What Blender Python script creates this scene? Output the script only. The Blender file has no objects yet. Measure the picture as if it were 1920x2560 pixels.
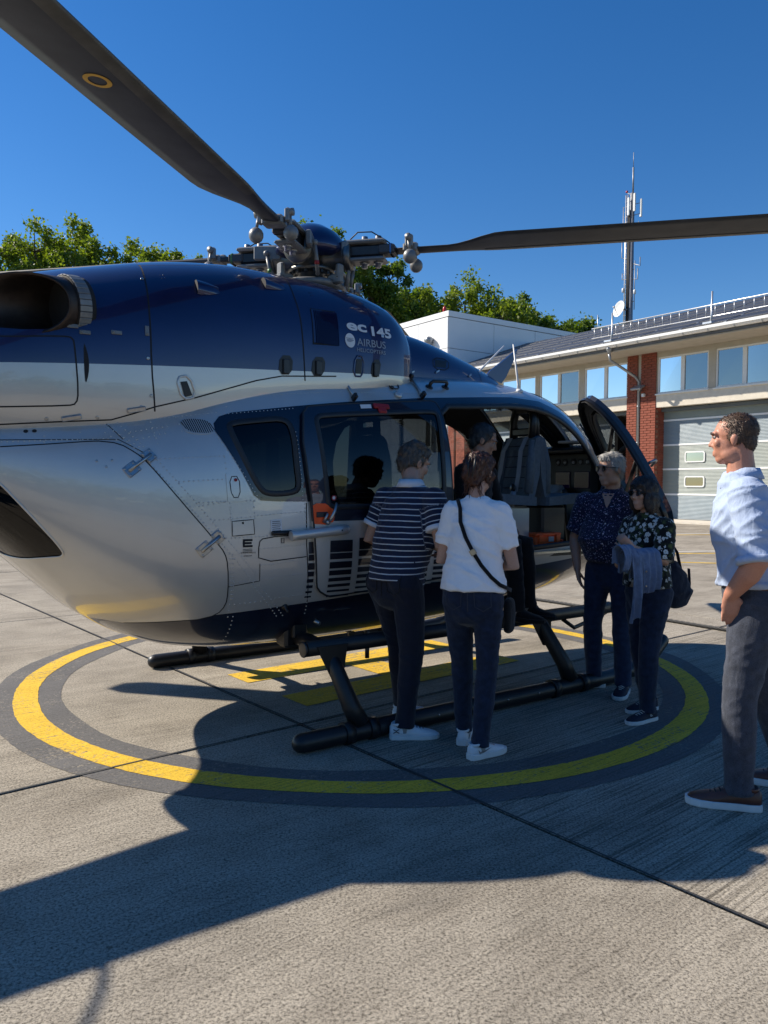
import bpy, bmesh, math, random
import numpy as np
from mathutils import Vector, Matrix, noise
from mathutils.bvhtree import BVHTree
from mathutils.geometry import delaunay_2d_cdt

# ------------------------------------------------------------------ camera, sky, sun, exposure
scene = bpy.context.scene
COL = scene.collection
PITCH, ROLL, CAM_H = math.radians(2.0), math.radians(0.45), 1.5
fw = Vector((0, math.cos(PITCH), -math.sin(PITCH)))
up0 = Vector((0, math.sin(PITCH), math.cos(PITCH)))
rt = Vector((1, 0, 0)) * math.cos(ROLL) + up0 * math.sin(ROLL)
upv = up0 * math.cos(ROLL) - Vector((1, 0, 0)) * math.sin(ROLL)
cam_data = bpy.data.cameras.new('camera')
cam = bpy.data.objects.new('camera', cam_data)
COL.objects.link(cam)
cam_data.sensor_fit = 'HORIZONTAL'
cam_data.sensor_width = 36
cam_data.lens = 36 * 1923 / 1920
cam_data.clip_start = 0.05
cam_data.clip_end = 4000
M3 = Matrix((rt, upv, -fw)).transposed()
cam.matrix_world = Matrix.Translation((0, 0, CAM_H)) @ M3.to_4x4()
scene.camera = cam

SUN_EL = math.radians(37.4)
SUN_AZ = math.atan2(-0.947, 0.322)          # towards the sun, clockwise from +Y
world = bpy.data.worlds.new('World')
scene.world = world
world.use_nodes = True
wn = world.node_tree
sky = wn.nodes.new('ShaderNodeTexSky')
sky.sky_type = 'NISHITA'
sky.sun_disc = False
sky.sun_elevation = SUN_EL
sky.sun_rotation = SUN_AZ
sky.altitude = 0
sky.air_density = 1.0
sky.dust_density = 0.05
sky.ozone_density = 3.4
bg = wn.nodes['Background']
bg.inputs['Strength'].default_value = 0.086
hs = wn.nodes.new('ShaderNodeHueSaturation')
hs.inputs['Saturation'].default_value = 1.32
hs.inputs['Hue'].default_value = 0.507
wn.links.new(sky.outputs['Color'], hs.inputs['Color'])
wn.links.new(hs.outputs['Color'], bg.inputs['Color'])
sun_data = bpy.data.lights.new('sun', 'SUN')
sun_data.energy = 5.0
sun_data.angle = math.radians(0.53)
sun_data.color = (1.0, 0.91, 0.78)
sun = bpy.data.objects.new('sun', sun_data)
COL.objects.link(sun)
tosun = Vector((math.sin(SUN_AZ) * math.cos(SUN_EL), math.cos(SUN_AZ) * math.cos(SUN_EL), math.sin(SUN_EL)))
sun.rotation_euler = tosun.to_track_quat('Z', 'Y').to_euler()
sun.location = tosun * 60
scene.view_settings.view_transform = 'Standard'
scene.view_settings.look = 'None'
scene.view_settings.gamma = 1
scene.view_settings.use_curve_mapping = False
scene.view_settings.exposure = 0.6
scene.cycles.max_bounces = 8
scene.cycles.transparent_max_bounces = 12
R = random.Random(7)

# ------------------------------------------------------------------ helpers
def tag(o, label=None, cat=None, group=None, kind=None):
    if label: o['label'] = label
    if cat: o['category'] = cat
    if group: o['group'] = group
    if kind: o['kind'] = kind
    return o

def empty(name, loc=(0, 0, 0), rz=0.0, parent=None):
    o = bpy.data.objects.new(name, None)
    o.location = loc
    o.rotation_euler = (0, 0, rz)
    o.empty_display_size = 0.2
    COL.objects.link(o)
    if parent: o.parent = parent
    return o

def link(name, me, parent=None):
    o = bpy.data.objects.new(name, me)
    COL.objects.link(o)
    if parent: o.parent = parent
    return o

def V(*a): return Vector(a if len(a) > 1 else a[0])

class MB:
    """collects primitives into one mesh"""
    def __init__(s): s.v, s.f, s.m, s.sm = [], [], [], []
    def add(s, vs, fs, mi=0, smooth=False):
        n = len(s.v)
        s.v += [tuple(v) for v in vs]
        for f in fs:
            s.f.append(tuple(i + n for i in f)); s.m.append(mi); s.sm.append(smooth)
        return s
    def box(s, a, b, mi=0):
        (x0, y0, z0), (x1, y1, z1) = a, b
        vs = [(x0,y0,z0),(x1,y0,z0),(x1,y1,z0),(x0,y1,z0),(x0,y0,z1),(x1,y0,z1),(x1,y1,z1),(x0,y1,z1)]
        return s.add(vs, [(0,3,2,1),(4,5,6,7),(0,1,5,4),(1,2,6,5),(2,3,7,6),(3,0,4,7)], mi)
    def obox(s, c, ax, ay, az, hx, hy, hz, mi=0, bev=0.0):
        c, ax, ay, az = V(c), V(ax).normalized(), V(ay).normalized(), V(az).normalized()
        if bev <= 0:
            vs = [c + ax*i*hx + ay*j*hy + az*k*hz for k in (-1,1) for i,j in ((-1,-1),(1,-1),(1,1),(-1,1))]
            return s.add(vs, [(0,3,2,1),(4,5,6,7),(0,1,5,4),(1,2,6,5),(2,3,7,6),(3,0,4,7)], mi)
        # chamfered box: rounded outline in x/y, chamfer on top and bottom
        vs = []
        def ring(k, inset):
            x, y = hx - inset, hy - inset
            b = bev * 0.9
            return [c + ax*px + ay*py + az*k for px, py in ((x-b,-y),(x,-y+b),(x,y-b),(x-b,y),(-x+b,y),(-x,y-b),(-x,-y+b),(-x+b,-y))]
        rings = [ring(-hz, bev), ring(-hz+bev, 0), ring(hz-bev, 0), ring(hz, bev)]
        for r in rings: vs += r
        fs = []
        for k in range(3):
            for i in range(8):
                j = (i+1) % 8
                fs.append((k*8+i, k*8+j, (k+1)*8+j, (k+1)*8+i))
        fs.append(tuple(range(7,-1,-1))); fs.append(tuple(range(24,32)))
        return s.add(vs, fs, mi)
    def tube(s, pts, r, seg=10, mi=0, cap=True, smooth=True, round_end=False):
        pts = [V(p) for p in pts]
        n = len(pts)
        rs = list(r) if hasattr(r, '__len__') else [r]*n
        if round_end:
            d0 = (pts[0]-pts[1]).normalized(); d1 = (pts[-1]-pts[-2]).normalized()
            a = [(pts[0]+d0*rs[0]*math.sin(t), rs[0]*math.cos(t)) for t in (1.35, 1.0, .55)]
            b = [(pts[-1]+d1*rs[-1]*math.sin(t), rs[-1]*math.cos(t)) for t in (.55, 1.0, 1.35)]
            pts = [p for p, _ in a] + pts + [p for p, _ in b]
            rs = [q for _, q in a] + rs + [q for _, q in b]
            n = len(pts)
        t = (pts[1]-pts[0]).normalized()
        ref = V(0,0,1) if abs(t.z) < .9 else V(1,0,0)
        u = t.cross(ref).normalized()
        vs = []
        for i in range(n):
            a = pts[max(i-1,0)]; b = pts[min(i+1,n-1)]
            t = (b-a).normalized()
            u = (u - t*u.dot(t)).normalized()
            w = t.cross(u)
            for k in range(seg):
                an = 2*math.pi*k/seg
                vs.append(pts[i] + (u*math.cos(an) + w*math.sin(an))*rs[i])
        fs = []
        for i in range(n-1):
            for k in range(seg):
                k2 = (k+1) % seg
                fs.append((i*seg+k, i*seg+k2, (i+1)*seg+k2, (i+1)*seg+k))
        s.add(vs, fs, mi, smooth)
        if cap:
            m = len(s.v) - n*seg
            s.f.append(tuple(m+k for k in range(seg-1,-1,-1))); s.m.append(mi); s.sm.append(False)
            m2 = m + (n-1)*seg
            s.f.append(tuple(m2+k for k in range(seg))); s.m.append(mi); s.sm.append(False)
        return s
    def lathe(s, c, ax, prof, seg=20, mi=0, smooth=True):
        """prof: list of (radius, height along ax)"""
        c, ax = V(c), V(ax).normalized()
        ref = V(0,0,1) if abs(ax.z) < .9 else V(1,0,0)
        u = ax.cross(ref).normalized(); w = ax.cross(u)
        vs = []
        for r, hgt in prof:
            for k in range(seg):
                an = 2*math.pi*k/seg
                vs.append(c + ax*hgt + (u*math.cos(an)+w*math.sin(an))*r)
        fs = []
        for i in range(len(prof)-1):
            for k in range(seg):
                k2 = (k+1) % seg
                fs.append((i*seg+k, i*seg+k2, (i+1)*seg+k2, (i+1)*seg+k))
        fs.append(tuple(range(seg-1,-1,-1)))
        fs.append(tuple((len(prof)-1)*seg+k for k in range(seg)))
        return s.add(vs, fs, mi, smooth)
    def ball(s, c, r, seg=12, mi=0, sc=(1,1,1)):
        c = V(c); vs = []; fs = []
        n = seg//2+1
        for i in range(n):
            ph = math.pi*(i+.001)/(n-1+.002)
            for k in range(seg):
                an = 2*math.pi*k/seg
                vs.append(c + V(math.sin(ph)*math.cos(an)*sc[0], math.sin(ph)*math.sin(an)*sc[1], math.cos(ph)*sc[2])*r)
        for i in range(n-1):
            for k in range(seg):
                k2 = (k+1) % seg
                fs.append((i*seg+k, (i+1)*seg+k, (i+1)*seg+k2, i*seg+k2))
        return s.add(vs, fs, mi, True)
    def prism(s, poly, z0, z1, mi=0, f=None):
        """poly in x,y extruded z0..z1; f maps (x,y,z) to a point"""
        f = f or (lambda x, y, z: (x, y, z))
        n = len(poly)
        vs = [f(x, y, z0) for x, y in poly] + [f(x, y, z1) for x, y in poly]
        fs = [tuple(range(n-1,-1,-1)), tuple(range(n, 2*n))]
        fs += [(i, (i+1) % n, n+(i+1) % n, n+i) for i in range(n)]
        return s.add(vs, fs, mi)
    def mesh(s, name, mats):
        me = bpy.data.meshes.new(name)
        me.from_pydata(s.v, [], s.f)
        for m in (mats if isinstance(mats, (list, tuple)) else [mats]): me.materials.append(m)
        me.polygons.foreach_set('material_index', s.m)
        me.polygons.foreach_set('use_smooth', s.sm)
        bm = bmesh.new(); bm.from_mesh(me)
        bmesh.ops.recalc_face_normals(bm, faces=bm.faces)
        bm.to_mesh(me); bm.free()
        me.update()
        return me
    def build(s, name, mats, parent=None):
        return link(name, s.mesh(name, mats), parent)

# ------------------------------------------------------------------ materials
class NT:
    def __init__(s, name):
        s.m = bpy.data.materials.new(name); s.m.use_nodes = True
        s.t = s.m.node_tree; s.b = s.t.nodes['Principled BSDF']; s.out = s.t.nodes['Material Output']
    def n(s, kind, **kw):
        nd = s.t.nodes.new('ShaderNode' + kind)
        for k, v in kw.items():
            if k.startswith('i_'): nd.inputs[int(k[2:])].default_value = v
            elif k.startswith('in_'): nd.inputs[k[3:].replace('_', ' ')].default_value = v
            else: setattr(nd, k, v)
        return nd
    def l(s, a, b): s.t.links.new(a, b)
    def coord(s, scale=(1,1,1), rot=(0,0,0), kind='Object'):
        tc = s.n('TexCoord'); mp = s.n('Mapping')
        mp.inputs['Scale'].default_value = scale; mp.inputs['Rotation'].default_value = rot
        s.l(tc.outputs[kind], mp.inputs['Vector']); return mp.outputs['Vector']
    def noise(s, vec, scale, detail=4, rough=.55, dist=0.0):
        nd = s.n('TexNoise'); nd.inputs['Scale'].default_value = scale; nd.inputs['Detail'].default_value = detail
        nd.inputs['Roughness'].default_value = rough; nd.inputs['Distortion'].default_value = dist
        if vec is not None: s.l(vec, nd.inputs['Vector'])
        return nd.outputs['Fac']
    def ramp(s, fac, stops, interp='LINEAR'):
        nd = s.n('ValToRGB'); cr = nd.color_ramp; cr.interpolation = interp
        while len(cr.elements) > 1: cr.elements.remove(cr.elements[-1])
        cr.elements[0].position = stops[0][0]; cr.elements[0].color = c4(stops[0][1])
        for p, c in stops[1:]:
            e = cr.elements.new(p); e.color = c4(c)
        s.l(fac, nd.inputs['Fac']); return nd.outputs['Color']
    def mix(s, fac, a, b, mode='MIX'):
        nd = s.n('Mix', data_type='RGBA', blend_type=mode)
        for sock, val in ((nd.inputs[0], fac), (nd.inputs[6], a), (nd.inputs[7], b)):
            if hasattr(val, 'is_linked') or hasattr(val, 'links'): s.l(val, sock)
            else: sock.default_value = val if sock == nd.inputs[0] else c4(val)
        return nd.outputs[2]
    def math(s, op, a, b=None, c=None):
        nd = s.n('Math', operation=op)
        for i, val in enumerate((a, b, c)):
            if val is None: continue
            if hasattr(val, 'links'): s.l(val, nd.inputs[i])
            else: nd.inputs[i].default_value = val
        return nd.outputs[0]
    def bump(s, hgt, strength=.3, dist=.01, prev=None):
        nd = s.n('Bump'); nd.inputs['Strength'].default_value = strength; nd.inputs['Distance'].default_value = dist
        s.l(hgt, nd.inputs['Height'])
        if prev is not None: s.l(prev, nd.inputs['Normal'])
        s.l(nd.outputs['Normal'], s.b.inputs['Normal']); return nd.outputs['Normal']
    def set(s, **kw):
        for k, v in kw.items():
            sock = s.b.inputs[{'col':'Base Color','rough':'Roughness','metal':'Metallic','coat':'Coat Weight','crough':'Coat Roughness','spec':'Specular IOR Level','sheen':'Sheen Weight','emis':'Emission Color','estr':'Emission Strength','trans':'Transmission Weight','sss':'Subsurface Weight'}[k]]
            if hasattr(v, 'links'): s.l(v, sock)
            elif sock.type == 'RGBA': sock.default_value = c4(v)
            else: sock.default_value = v
        return s
def c4(c):
    if isinstance(c, (int, float)): return (c, c, c, 1)
    return tuple(c) if len(c) == 4 else tuple(c) + (1,)

def simple(name, col, rough=.5, metal=0, coat=0, var=.12, scale=14, bump=0.0, bscale=120, spec=.5, crough=.05):
    t = NT(name)
    v = t.coord()
    f = t.noise(v, scale, 5)
    dark = tuple(c*(1-var) for c in col[:3]); lite = tuple(min(1, c*(1+var)) for c in col[:3])
    t.set(col=t.ramp(f, [(.3, dark), (.7, lite)]), metal=metal, coat=coat, crough=crough, spec=spec)
    rr = t.n('MapRange'); rr.inputs[3].default_value = max(0, rough-.07); rr.inputs[4].default_value = min(1, rough+.07)
    t.l(t.noise(v, scale*2.3, 4), rr.inputs[0]); t.set(rough=rr.outputs[0])
    if bump: t.bump(t.noise(v, bscale, 3), bump, .004)
    return t.m

def glass(name, tint=(.9,.95,.97), ior=1.5, rough=.0, boost=1.0):
    """thin pane: fresnel mirror over tinted see-through"""
    t = NT(name)
    fr = t.n('Fresnel'); fr.inputs['IOR'].default_value = ior
    gl = t.n('BsdfGlossy'); gl.inputs['Roughness'].default_value = rough
    tr = t.n('BsdfTransparent'); tr.inputs['Color'].default_value = c4(tint)
    mx = t.n('MixShader')
    v = t.coord()
    wob = t.n('Bump'); wob.inputs['Strength'].default_value = .035; wob.inputs['Distance'].default_value = .02
    t.l(t.noise(v, 1.3, 1), wob.inputs['Height']); t.l(wob.outputs['Normal'], gl.inputs['Normal'])
    t.l(t.math('MINIMUM', t.math('MULTIPLY', fr.outputs[0], boost), 1.0), mx.inputs[0])
    t.l(tr.outputs[0], mx.inputs[1]); t.l(gl.outputs[0], mx.inputs[2])
    t.l(mx.outputs[0], t.out.inputs['Surface'])
    return t.m
# ------------------------------------------------------------------ ground: apron of concrete slabs
D1A = math.radians(40.0)
d1 = V(math.cos(D1A), math.sin(D1A), 0); d2 = V(-math.sin(D1A), math.cos(D1A), 0)
J0 = V(-0.51, 4.76, 0)
SL1, SL2 = 5.87, 4.92

def pos_rot(t, ang):
    g = t.n('NewGeometry'); r = t.n('VectorRotate', rotation_type='Z_AXIS'); r.inputs['Angle'].default_value = -ang
    t.l(g.outputs['Position'], r.inputs['Vector']); return r.outputs['Vector'], g.outputs['Position']
def scl(t, vec, s):
    m = t.n('Mapping'); m.inputs['Scale'].default_value = s; t.l(vec, m.inputs['Vector']); return m.outputs['Vector']

def concrete_mat(name, base, paint=None, wear=.5):
    t = NT(name)
    rv, pv = pos_rot(t, D1A)
    # which slab this is: the one right of the near joint crossing kept its deep broom finish, others are worn
    jr = Matrix.Rotation(-D1A, 3, 'Z') @ J0
    sp_ = t.n('SeparateXYZ'); t.l(rv, sp_.inputs[0])
    ia = t.math('FLOOR', t.math('DIVIDE', t.math('SUBTRACT', sp_.outputs['X'], jr.x), SL1)); ib = t.math('FLOOR', t.math('DIVIDE', t.math('SUBTRACT', sp_.outputs['Y'], jr.y), SL2))
    cv = t.n('CombineXYZ'); t.l(ia, cv.inputs[0]); t.l(ib, cv.inputs[1])
    wn_ = t.n('TexWhiteNoise', noise_dimensions='3D'); t.l(cv.outputs[0], wn_.inputs['Vector'])
    is0 = t.math('MULTIPLY', t.math('COMPARE', ia, 0.0, .1), t.math('COMPARE', ib, -1.0, .1))
    brs = t.math('ADD', t.math('MULTIPLY', is0, .38), t.math('ADD', .22, t.math('MULTIPLY', wn_.outputs['Value'], .25)))
    tone = t.math('ADD', .90, t.math('MULTIPLY', wn_.outputs['Value'], .2))
    brush = t.noise(scl(t, rv, (1.3, 74, 1)), 1.0, 4, .55, .10)
    grain = t.noise(pv, 92, 4, .74)
    peb = t.noise(pv, 120, 2, .6)
    pit = t.noise(pv, 36, 3, .72)
    blot = t.noise(pv, .9, 6, .62)
    stain = t.noise(scl(t, rv, (.5, 1.3, 1)), 1.2, 6, .66, .7)
    wear_ = t.noise(pv, 2.6, 5, .6)
    col = t.ramp(blot, [(.28, tuple(c*.72 for c in base)), (.5, base), (.74, tuple(c*1.12 for c in base))])
    tm = t.n('Mix', data_type='RGBA', blend_type='MULTIPLY'); tm.inputs[0].default_value = 1.0; t.l(col, tm.inputs[6]); t.l(tone, tm.inputs[7]); col = tm.outputs[2]
    gr = t.ramp(grain, [(.31, (.10,.095,.09)), (.41, (.42,.41,.39)), (.50, (.98,.97,.95)), (.62, (1.22,1.2,1.16)), (.75, (1.5,1.48,1.42))])
    col = t.mix(.84, col, gr, 'MULTIPLY')
    col = t.mix(.6, col, t.ramp(peb, [(.32, (.45,.44,.43)), (.46, (1,1,1)), (.7, (1.25,1.24,1.2))]), 'MULTIPLY')
    col = t.mix(.85, col, t.ramp(pit, [(.27, (.30,.29,.28)), (.36, (.85,.84,.83)), (.42, (1,1,1))]), 'MULTIPLY')
    br = t.ramp(brush, [(.36, (.22,.21,.20)), (.46, (.75,.74,.73)), (.54, (1.05,1.05,1.05)), (.66, (1.22,1.22,1.21))])
    col = t.mix(brs, col, br, 'MULTIPLY')
    col = t.mix(.85, col, t.ramp(stain, [(.48, (1,1,1)), (.60, (.80,.79,.78)), (.74, (.50,.50,.51))]), 'MULTIPLY')
    col = t.mix(.5, col, t.ramp(wear_, [(.34, (.70,.69,.68)), (.5, (1,1,1))]), 'MULTIPLY')
    if paint:
        pm = t.ramp(t.math('ADD', t.math('MULTIPLY', pit, .45), t.math('ADD', t.math('MULTIPLY', brush, .30), t.math('MULTIPLY', wear_, .25))), [(wear-.05, (0,0,0)), (wear-.005, (1,1,1))])
        pc = t.ramp(blot, [(.3, tuple(c*.80 for c in paint)), (.7, tuple(min(1, c*1.08) for c in paint))])
        pc = t.mix(.42, pc, gr, 'MULTIPLY'); pc = t.mix(.3, pc, br, 'MULTIPLY')
        bw = t.n('RGBToBW'); t.l(pm, bw.inputs[0])
        col = t.mix(bw.outputs[0], col, pc)
    t.set(col=col, rough=.9, spec=.22)
    hsum = t.math('ADD', t.math('MULTIPLY', t.math('MULTIPLY', brush, brs), 1.5), t.math('ADD', t.math('MULTIPLY', grain, .9), t.math('MULTIPLY', pit, .5)))
    t.bump(hsum, .5 if not paint else .35, .005)
    return t.m

M_CONC = concrete_mat('brushed_concrete', (.375, .34, .283))
M_YEL = concrete_mat('yellow_road_paint', (.36, .33, .28), (.76, .49, .05), .46)
M_GREYP = concrete_mat('grey_road_paint', (.36, .33, .28), (.14, .136, .134), .46)
M_WHITEP = concrete_mat('white_road_paint', (.36, .33, .28), (.75, .73, .68), .40)
M_BITU = simple('bitumen_joint', (.035,.034,.034), .8, bump=.3)
M_GRASSY = simple('far_ground', (.12,.13,.07), .95, var=.3, scale=.6)

g = MB(); g.add([(-900,-900,-.03),(900,-900,-.03),(900,900,-.03),(-900,900,-.03)], [(0,1,2,3)])
ground = tag(g.build('ground', M_GRASSY), kind='structure')
apron = MB()
c = J0
def G(a, b, z=0.0): return J0 + d1*a + d2*b + V(0,0,z)
apron.add([G(-45,-40,-.014), G(75,-40,-.014), G(75,75,-.014), G(-45,75,-.014)], [(0,1,2,3)])
apron = tag(apron.build('concrete_apron', M_BITU), kind='structure')
sm = MB()
gp, bv = .009, .012
hx, hy = SL1/2-gp, SL2/2-gp
sm.obox((0,0,-.006), (1,0,0), (0,1,0), (0,0,1), hx, hy, .006, 0, .004)
slab_me = sm.mesh('concrete_slab', M_CONC)
for i in range(-4, 11):
    for j in range(-4, 11):
        p = G((i+.5)*SL1, (j+.5)*SL2)
        if p.y < -9 or p.y > 60 or abs(p.x) > 14 + .75*max(p.y, 0): continue
        o = link('concrete_slab', slab_me, apron)
        o.location = p; o.rotation_euler = (R.uniform(-.0004,.0004), R.uniform(-.0004,.0004), D1A)
# bitumen seals that run over the paint where joints cross it
for a, b in (((-6,0),(9,0)), ((0,-6),(0,9))):
    s = MB(); n = 60; L, Rr = [], []
    for k in range(n+1):
        t = k/n; q = G(a[0]+(b[0]-a[0])*t, a[1]+(b[1]-a[1])*t, .0066)
        side = d2 if a[1] == b[1] else d1
        w = .0075 + R.uniform(-.003, .004)
        L.append(q+side*w); Rr.append(q-side*(.0075+R.uniform(-.003,.004)))
    s.add(L+Rr, [(k, k+1, n+2+k, n+1+k) for k in range(n)])
    s.build('joint_seal', M_BITU, apron)

def ring_mesh(c, r0, r1, z, wob, n=900):
    s = MB(); A, B = [], []
    for k in range(n):
        an = 2*math.pi*k/n
        w0 = wob*noise.noise(V(math.cos(an)*3, math.sin(an)*3, r0*7)); w1 = wob*noise.noise(V(math.cos(an)*3, math.sin(an)*3, r1*9))
        w0 += .005*noise.noise(V(math.cos(an)*45, math.sin(an)*45, r0)); w1 += .005*noise.noise(V(math.cos(an)*45, math.sin(an)*45, r1))
        A.append((c[0]+(r0+w0)*math.cos(an), c[1]+(r0+w0)*math.sin(an), z)); B.append((c[0]+(r1+w1)*math.cos(an), c[1]+(r1+w1)*math.sin(an), z))
    s.add(A+B, [(k, n+k, n+(k+1) % n, (k+1) % n) for k in range(n)])
    return s
RC = (-.15, 6.30)
tag(ring_mesh(RC, 2.31, 2.77, .0021, .035).build('grey_border_marking', M_GREYP), kind='structure')
tag(ring_mesh(RC, 2.465, 2.62, .0042, .014).build('yellow_circle_marking', M_YEL), kind='structure')
s = MB()   # the H of the landing circle
for a0, a1, b0, b1 in ((.25,2.45,1.08,1.40), (.25,2.45,.30,.62), (1.2,1.5,.622,1.078)):
    s.add([G(a0,b0,.0042), G(a1,b0,.0042), G(a1,b1,.0042), G(a0,b1,.0042)], [(0,1,2,3)])
tag(s.build('yellow_letter_marking', M_YEL), kind='structure')
def stripe(a, b, w, m, name):
    a, b = V(a), V(b); t = (b-a).normalized(); n = V(-t.y, t.x, 0)*w/2; z = V(0,0,.0042)
    s = MB(); s.add([a-n+z, b-n+z, b+n+z, a+n+z], [(0,1,2,3)])
    tag(s.build(name, m), kind='structure')
stripe((9.0,24.6,0),(17,27.0,0),.16,M_WHITEP,'white_line_marking')
stripe((9.0,24.2,0),(17,25.7,0),.16,M_YEL,'yellow_line_marking')
stripe((5.2,17.6,0),(16,19.8,0),.14,M_WHITEP,'white_line_marking')
stripe((5.2,17.1,0),(16,19.1,0),.14,M_YEL,'yellow_line_marking')
stripe((4.6,15.6,0),(14,13.9,0),.13,M_YEL,'yellow_line_marking')

# ------------------------------------------------------------------ fire station behind
M_RENDER = simple('grey_beige_render', (.44,.40,.33), .9, var=.08, scale=3, bump=.25, bscale=60)
M_LINTEL = simple('pale_concrete_lintel', (.62,.57,.48), .85, var=.08, scale=4, bump=.2)
M_BRICK = simple('red_brick', (.235,.062,.036), .85, var=.32, scale=3.3, bump=.4, bscale=90)
M_MORTAR = simple('brick_mortar', (.27,.15,.10), .95)
M_WFRAME = simple('white_window_frame', (.72,.72,.70), .45, var=.04)
M_GUTTER = simple('white_gutter', (.75,.75,.74), .4, metal=.15, var=.05)
M_ZINC = simple('zinc_pipe', (.30,.32,.34), .42, metal=.6, var=.12)
M_TILE = simple('dark_roof_sheet', (.11,.115,.125), .6, var=.2, scale=5)
M_SOLAR = simple('solar_glass', (.05,.053,.06), .5, var=.2, scale=2)
M_ALU = simple('aluminium_rail', (.62,.63,.64), .36, metal=.75, var=.06)
M_DOORG = simple('grey_green_door_sheet', (.225,.265,.25), .5, var=.05, scale=2)
M_DOORB = simple('blue_grey_door_sheet', (.185,.245,.285), .5, var=.05, scale=2)
M_DOORL = simple('white_door_edge', (.72,.73,.72), .5, var=.04)
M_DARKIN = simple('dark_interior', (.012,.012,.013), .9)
M_WINBACK = simple('dim_room', (.10,.12,.135), .9, var=.2, scale=.7)
M_WPANEL = simple('white_cladding', (.80,.81,.82), .42, var=.025, scale=.8)
M_WJOINT = simple('cladding_joint', (.24,.25,.27), .8)
M_PANEG = glass('window_glass', (.45,.52,.56), 1.6, boost=6.0)
M_BLACKM = simple('black_metal', (.02,.02,.022), .5)
M_REDL = simple('red_lamp', (.45,.02,.02), .3)

FD = V(.578, -.816, 0)
bld = empty('fire_station', (12.57, 35.67, 0), math.atan2(-.816, .578))
tag(bld, 'fire station with red brick pier, upper windows, solar roof and sectional door', 'building')
S0, S1, HI = -15.0, 19.0, 8.0
wins = [(-7.62+k*-3.0-2.66, -7.62+k*-3.0) for k in range(2)] + [(-7.33,-4.62), (-4.28,-1.66), (.0,2.55), (2.88,5.45), (7.2,9.8), (10.1,12.7), (14.5,17.1)]
ZW0, ZW1 = 5.80, 7.47
def part(m, name, mat, par=None): return m.build(name, mat, par or bld)
w = MB()
w.box((S0,0,7.47),(S1,.35,8.05))
prev = S0
for a, b in sorted(wins):
    w.box((prev,.0,ZW0),(a,.35,ZW1)); prev = b
w.box((prev,0,ZW0),(S1,.35,ZW1))
part(w, 'upper_wall', M_RENDER)
w = MB(); w.box((S0,-.03,5.18),(-1.66,.35,5.797)); part(w, 'lintel', M_LINTEL)
w = MB(); w.box((-.04,-.03,5.18),(5.55,.35,5.797)); part(w, 'lintel', M_LINTEL)
w = MB(); w.box((7.15,-.03,5.18),(S1,.35,5.797)); part(w, 'lintel', M_LINTEL)
w = MB(); w.box((S0,3.0,0),(S1,3.2,8.0)); w.box((S0,.36,5.0),(S1,3.0,5.15)); part(w, 'back_wall', M_WINBACK)
w = MB(); w.box((S1,0,0),(S1+.3,9.5,8.0)); part(w, 'end_wall', M_RENDER)
def window(a, b):
    f = MB(); t = .075; y0, y1 = .03, .12
    f.box((a,y0,ZW0),(b,y1,ZW0+t)); f.box((a,y0,ZW1-t),(b,y1,ZW1)); f.box((a,y0,ZW0+t),(a+t,y1,ZW1-t)); f.box((b-t,y0,ZW0+t),(b,y1,ZW1-t))
    m = (a+b)/2; f.box((m-.09,y0-.01,ZW0+t),(m+.09,y1,ZW1-t))
    f.box((a-.06,-.10,ZW0-.06),(b+.06,.03,ZW0-.002))
    fo = part(f, 'window', M_WFRAME)
    for p, q in ((a+t, m-.09), (m+.09, b-t)):
        g = MB(); e = R.uniform(-.004,.004)
        g.add([(p,.07,ZW0+t),(q,.07+e,ZW0+t),(q,.07-e,ZW1-t),(p,.07,ZW1-t)], [(0,1,2,3)])
        g.build('pane', M_PANEG, fo)
for a, b in wins: window(a, b)
# brick piers, each brick its own piece on the pier in view
BW, BH, GAP = .385, .118, .016
bm_ = MB(); bm_.obox((0,0,0),(1,0,0),(0,1,0),(0,0,1),BW/2-GAP/2,.03,BH/2-GAP/2,0,.006); brick_me = bm_.mesh('brick', M_BRICK)
hb_ = MB(); hb_.obox((0,0,0),(1,0,0),(0,1,0),(0,0,1),BW/4-GAP/2,.03,BH/2-GAP/2,0,.006); half_me = hb_.mesh('brick', M_BRICK)
def pier(a, b, near):
    p = MB()
    third = (b-a)
    p.box((a+.02,-.02,0),(a+.62,.62,7.98)); p.box((a+.62,.14,0),(a+.80,.62,7.98)); p.box((a+.80,-.02,0),(b-.02,.62,7.98))
    po = part(p, 'brick_pier', M_MORTAR)
    rest = MB()
    for zone in ((a+.01, a+.63), (a+.79, b-.01)):
        wd = zone[1]-zone[0]
        for r in range(int(7.95/BH)):
            z = (r+.5)*BH
            x = zone[0]; first = (r % 2 == 0)
            while x < zone[1]-.05:
                bw = BW/2 if ((first and r % 2 == 0) or x+BW > zone[1]+.02) else BW
                first = False
                if near:
                    o = link('brick', brick_me if bw == BW else half_me, po)
                    o.location = (min(x+bw/2, zone[1]-bw/2), -.03+R.uniform(-.006,.004), z)
                else:
                    rest.box((x+.008,-.055,z-BH/2+.008),(min(x+bw,zone[1])-.008,.0,z+BH/2-.008))
                x += bw
    # side face towards the door
    for r in range(int(5.2/BH)):
        z = (r+.5)*BH
        y = -.02 if r % 2 else .16
        while y < .56:
            rest.box((b-.02,y+.008,z-BH/2+.008),(b+.012,min(y+BW,.6)-.008,z+BH/2-.008)); y += BW
    rest = rest.build('return_bricks', M_BRICK, po); rest['kind'] = 'stuff'
pier(-1.66, -.03, True)
pier(5.55, 7.15, False)
pier(-14.9, -13.3, False)
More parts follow.
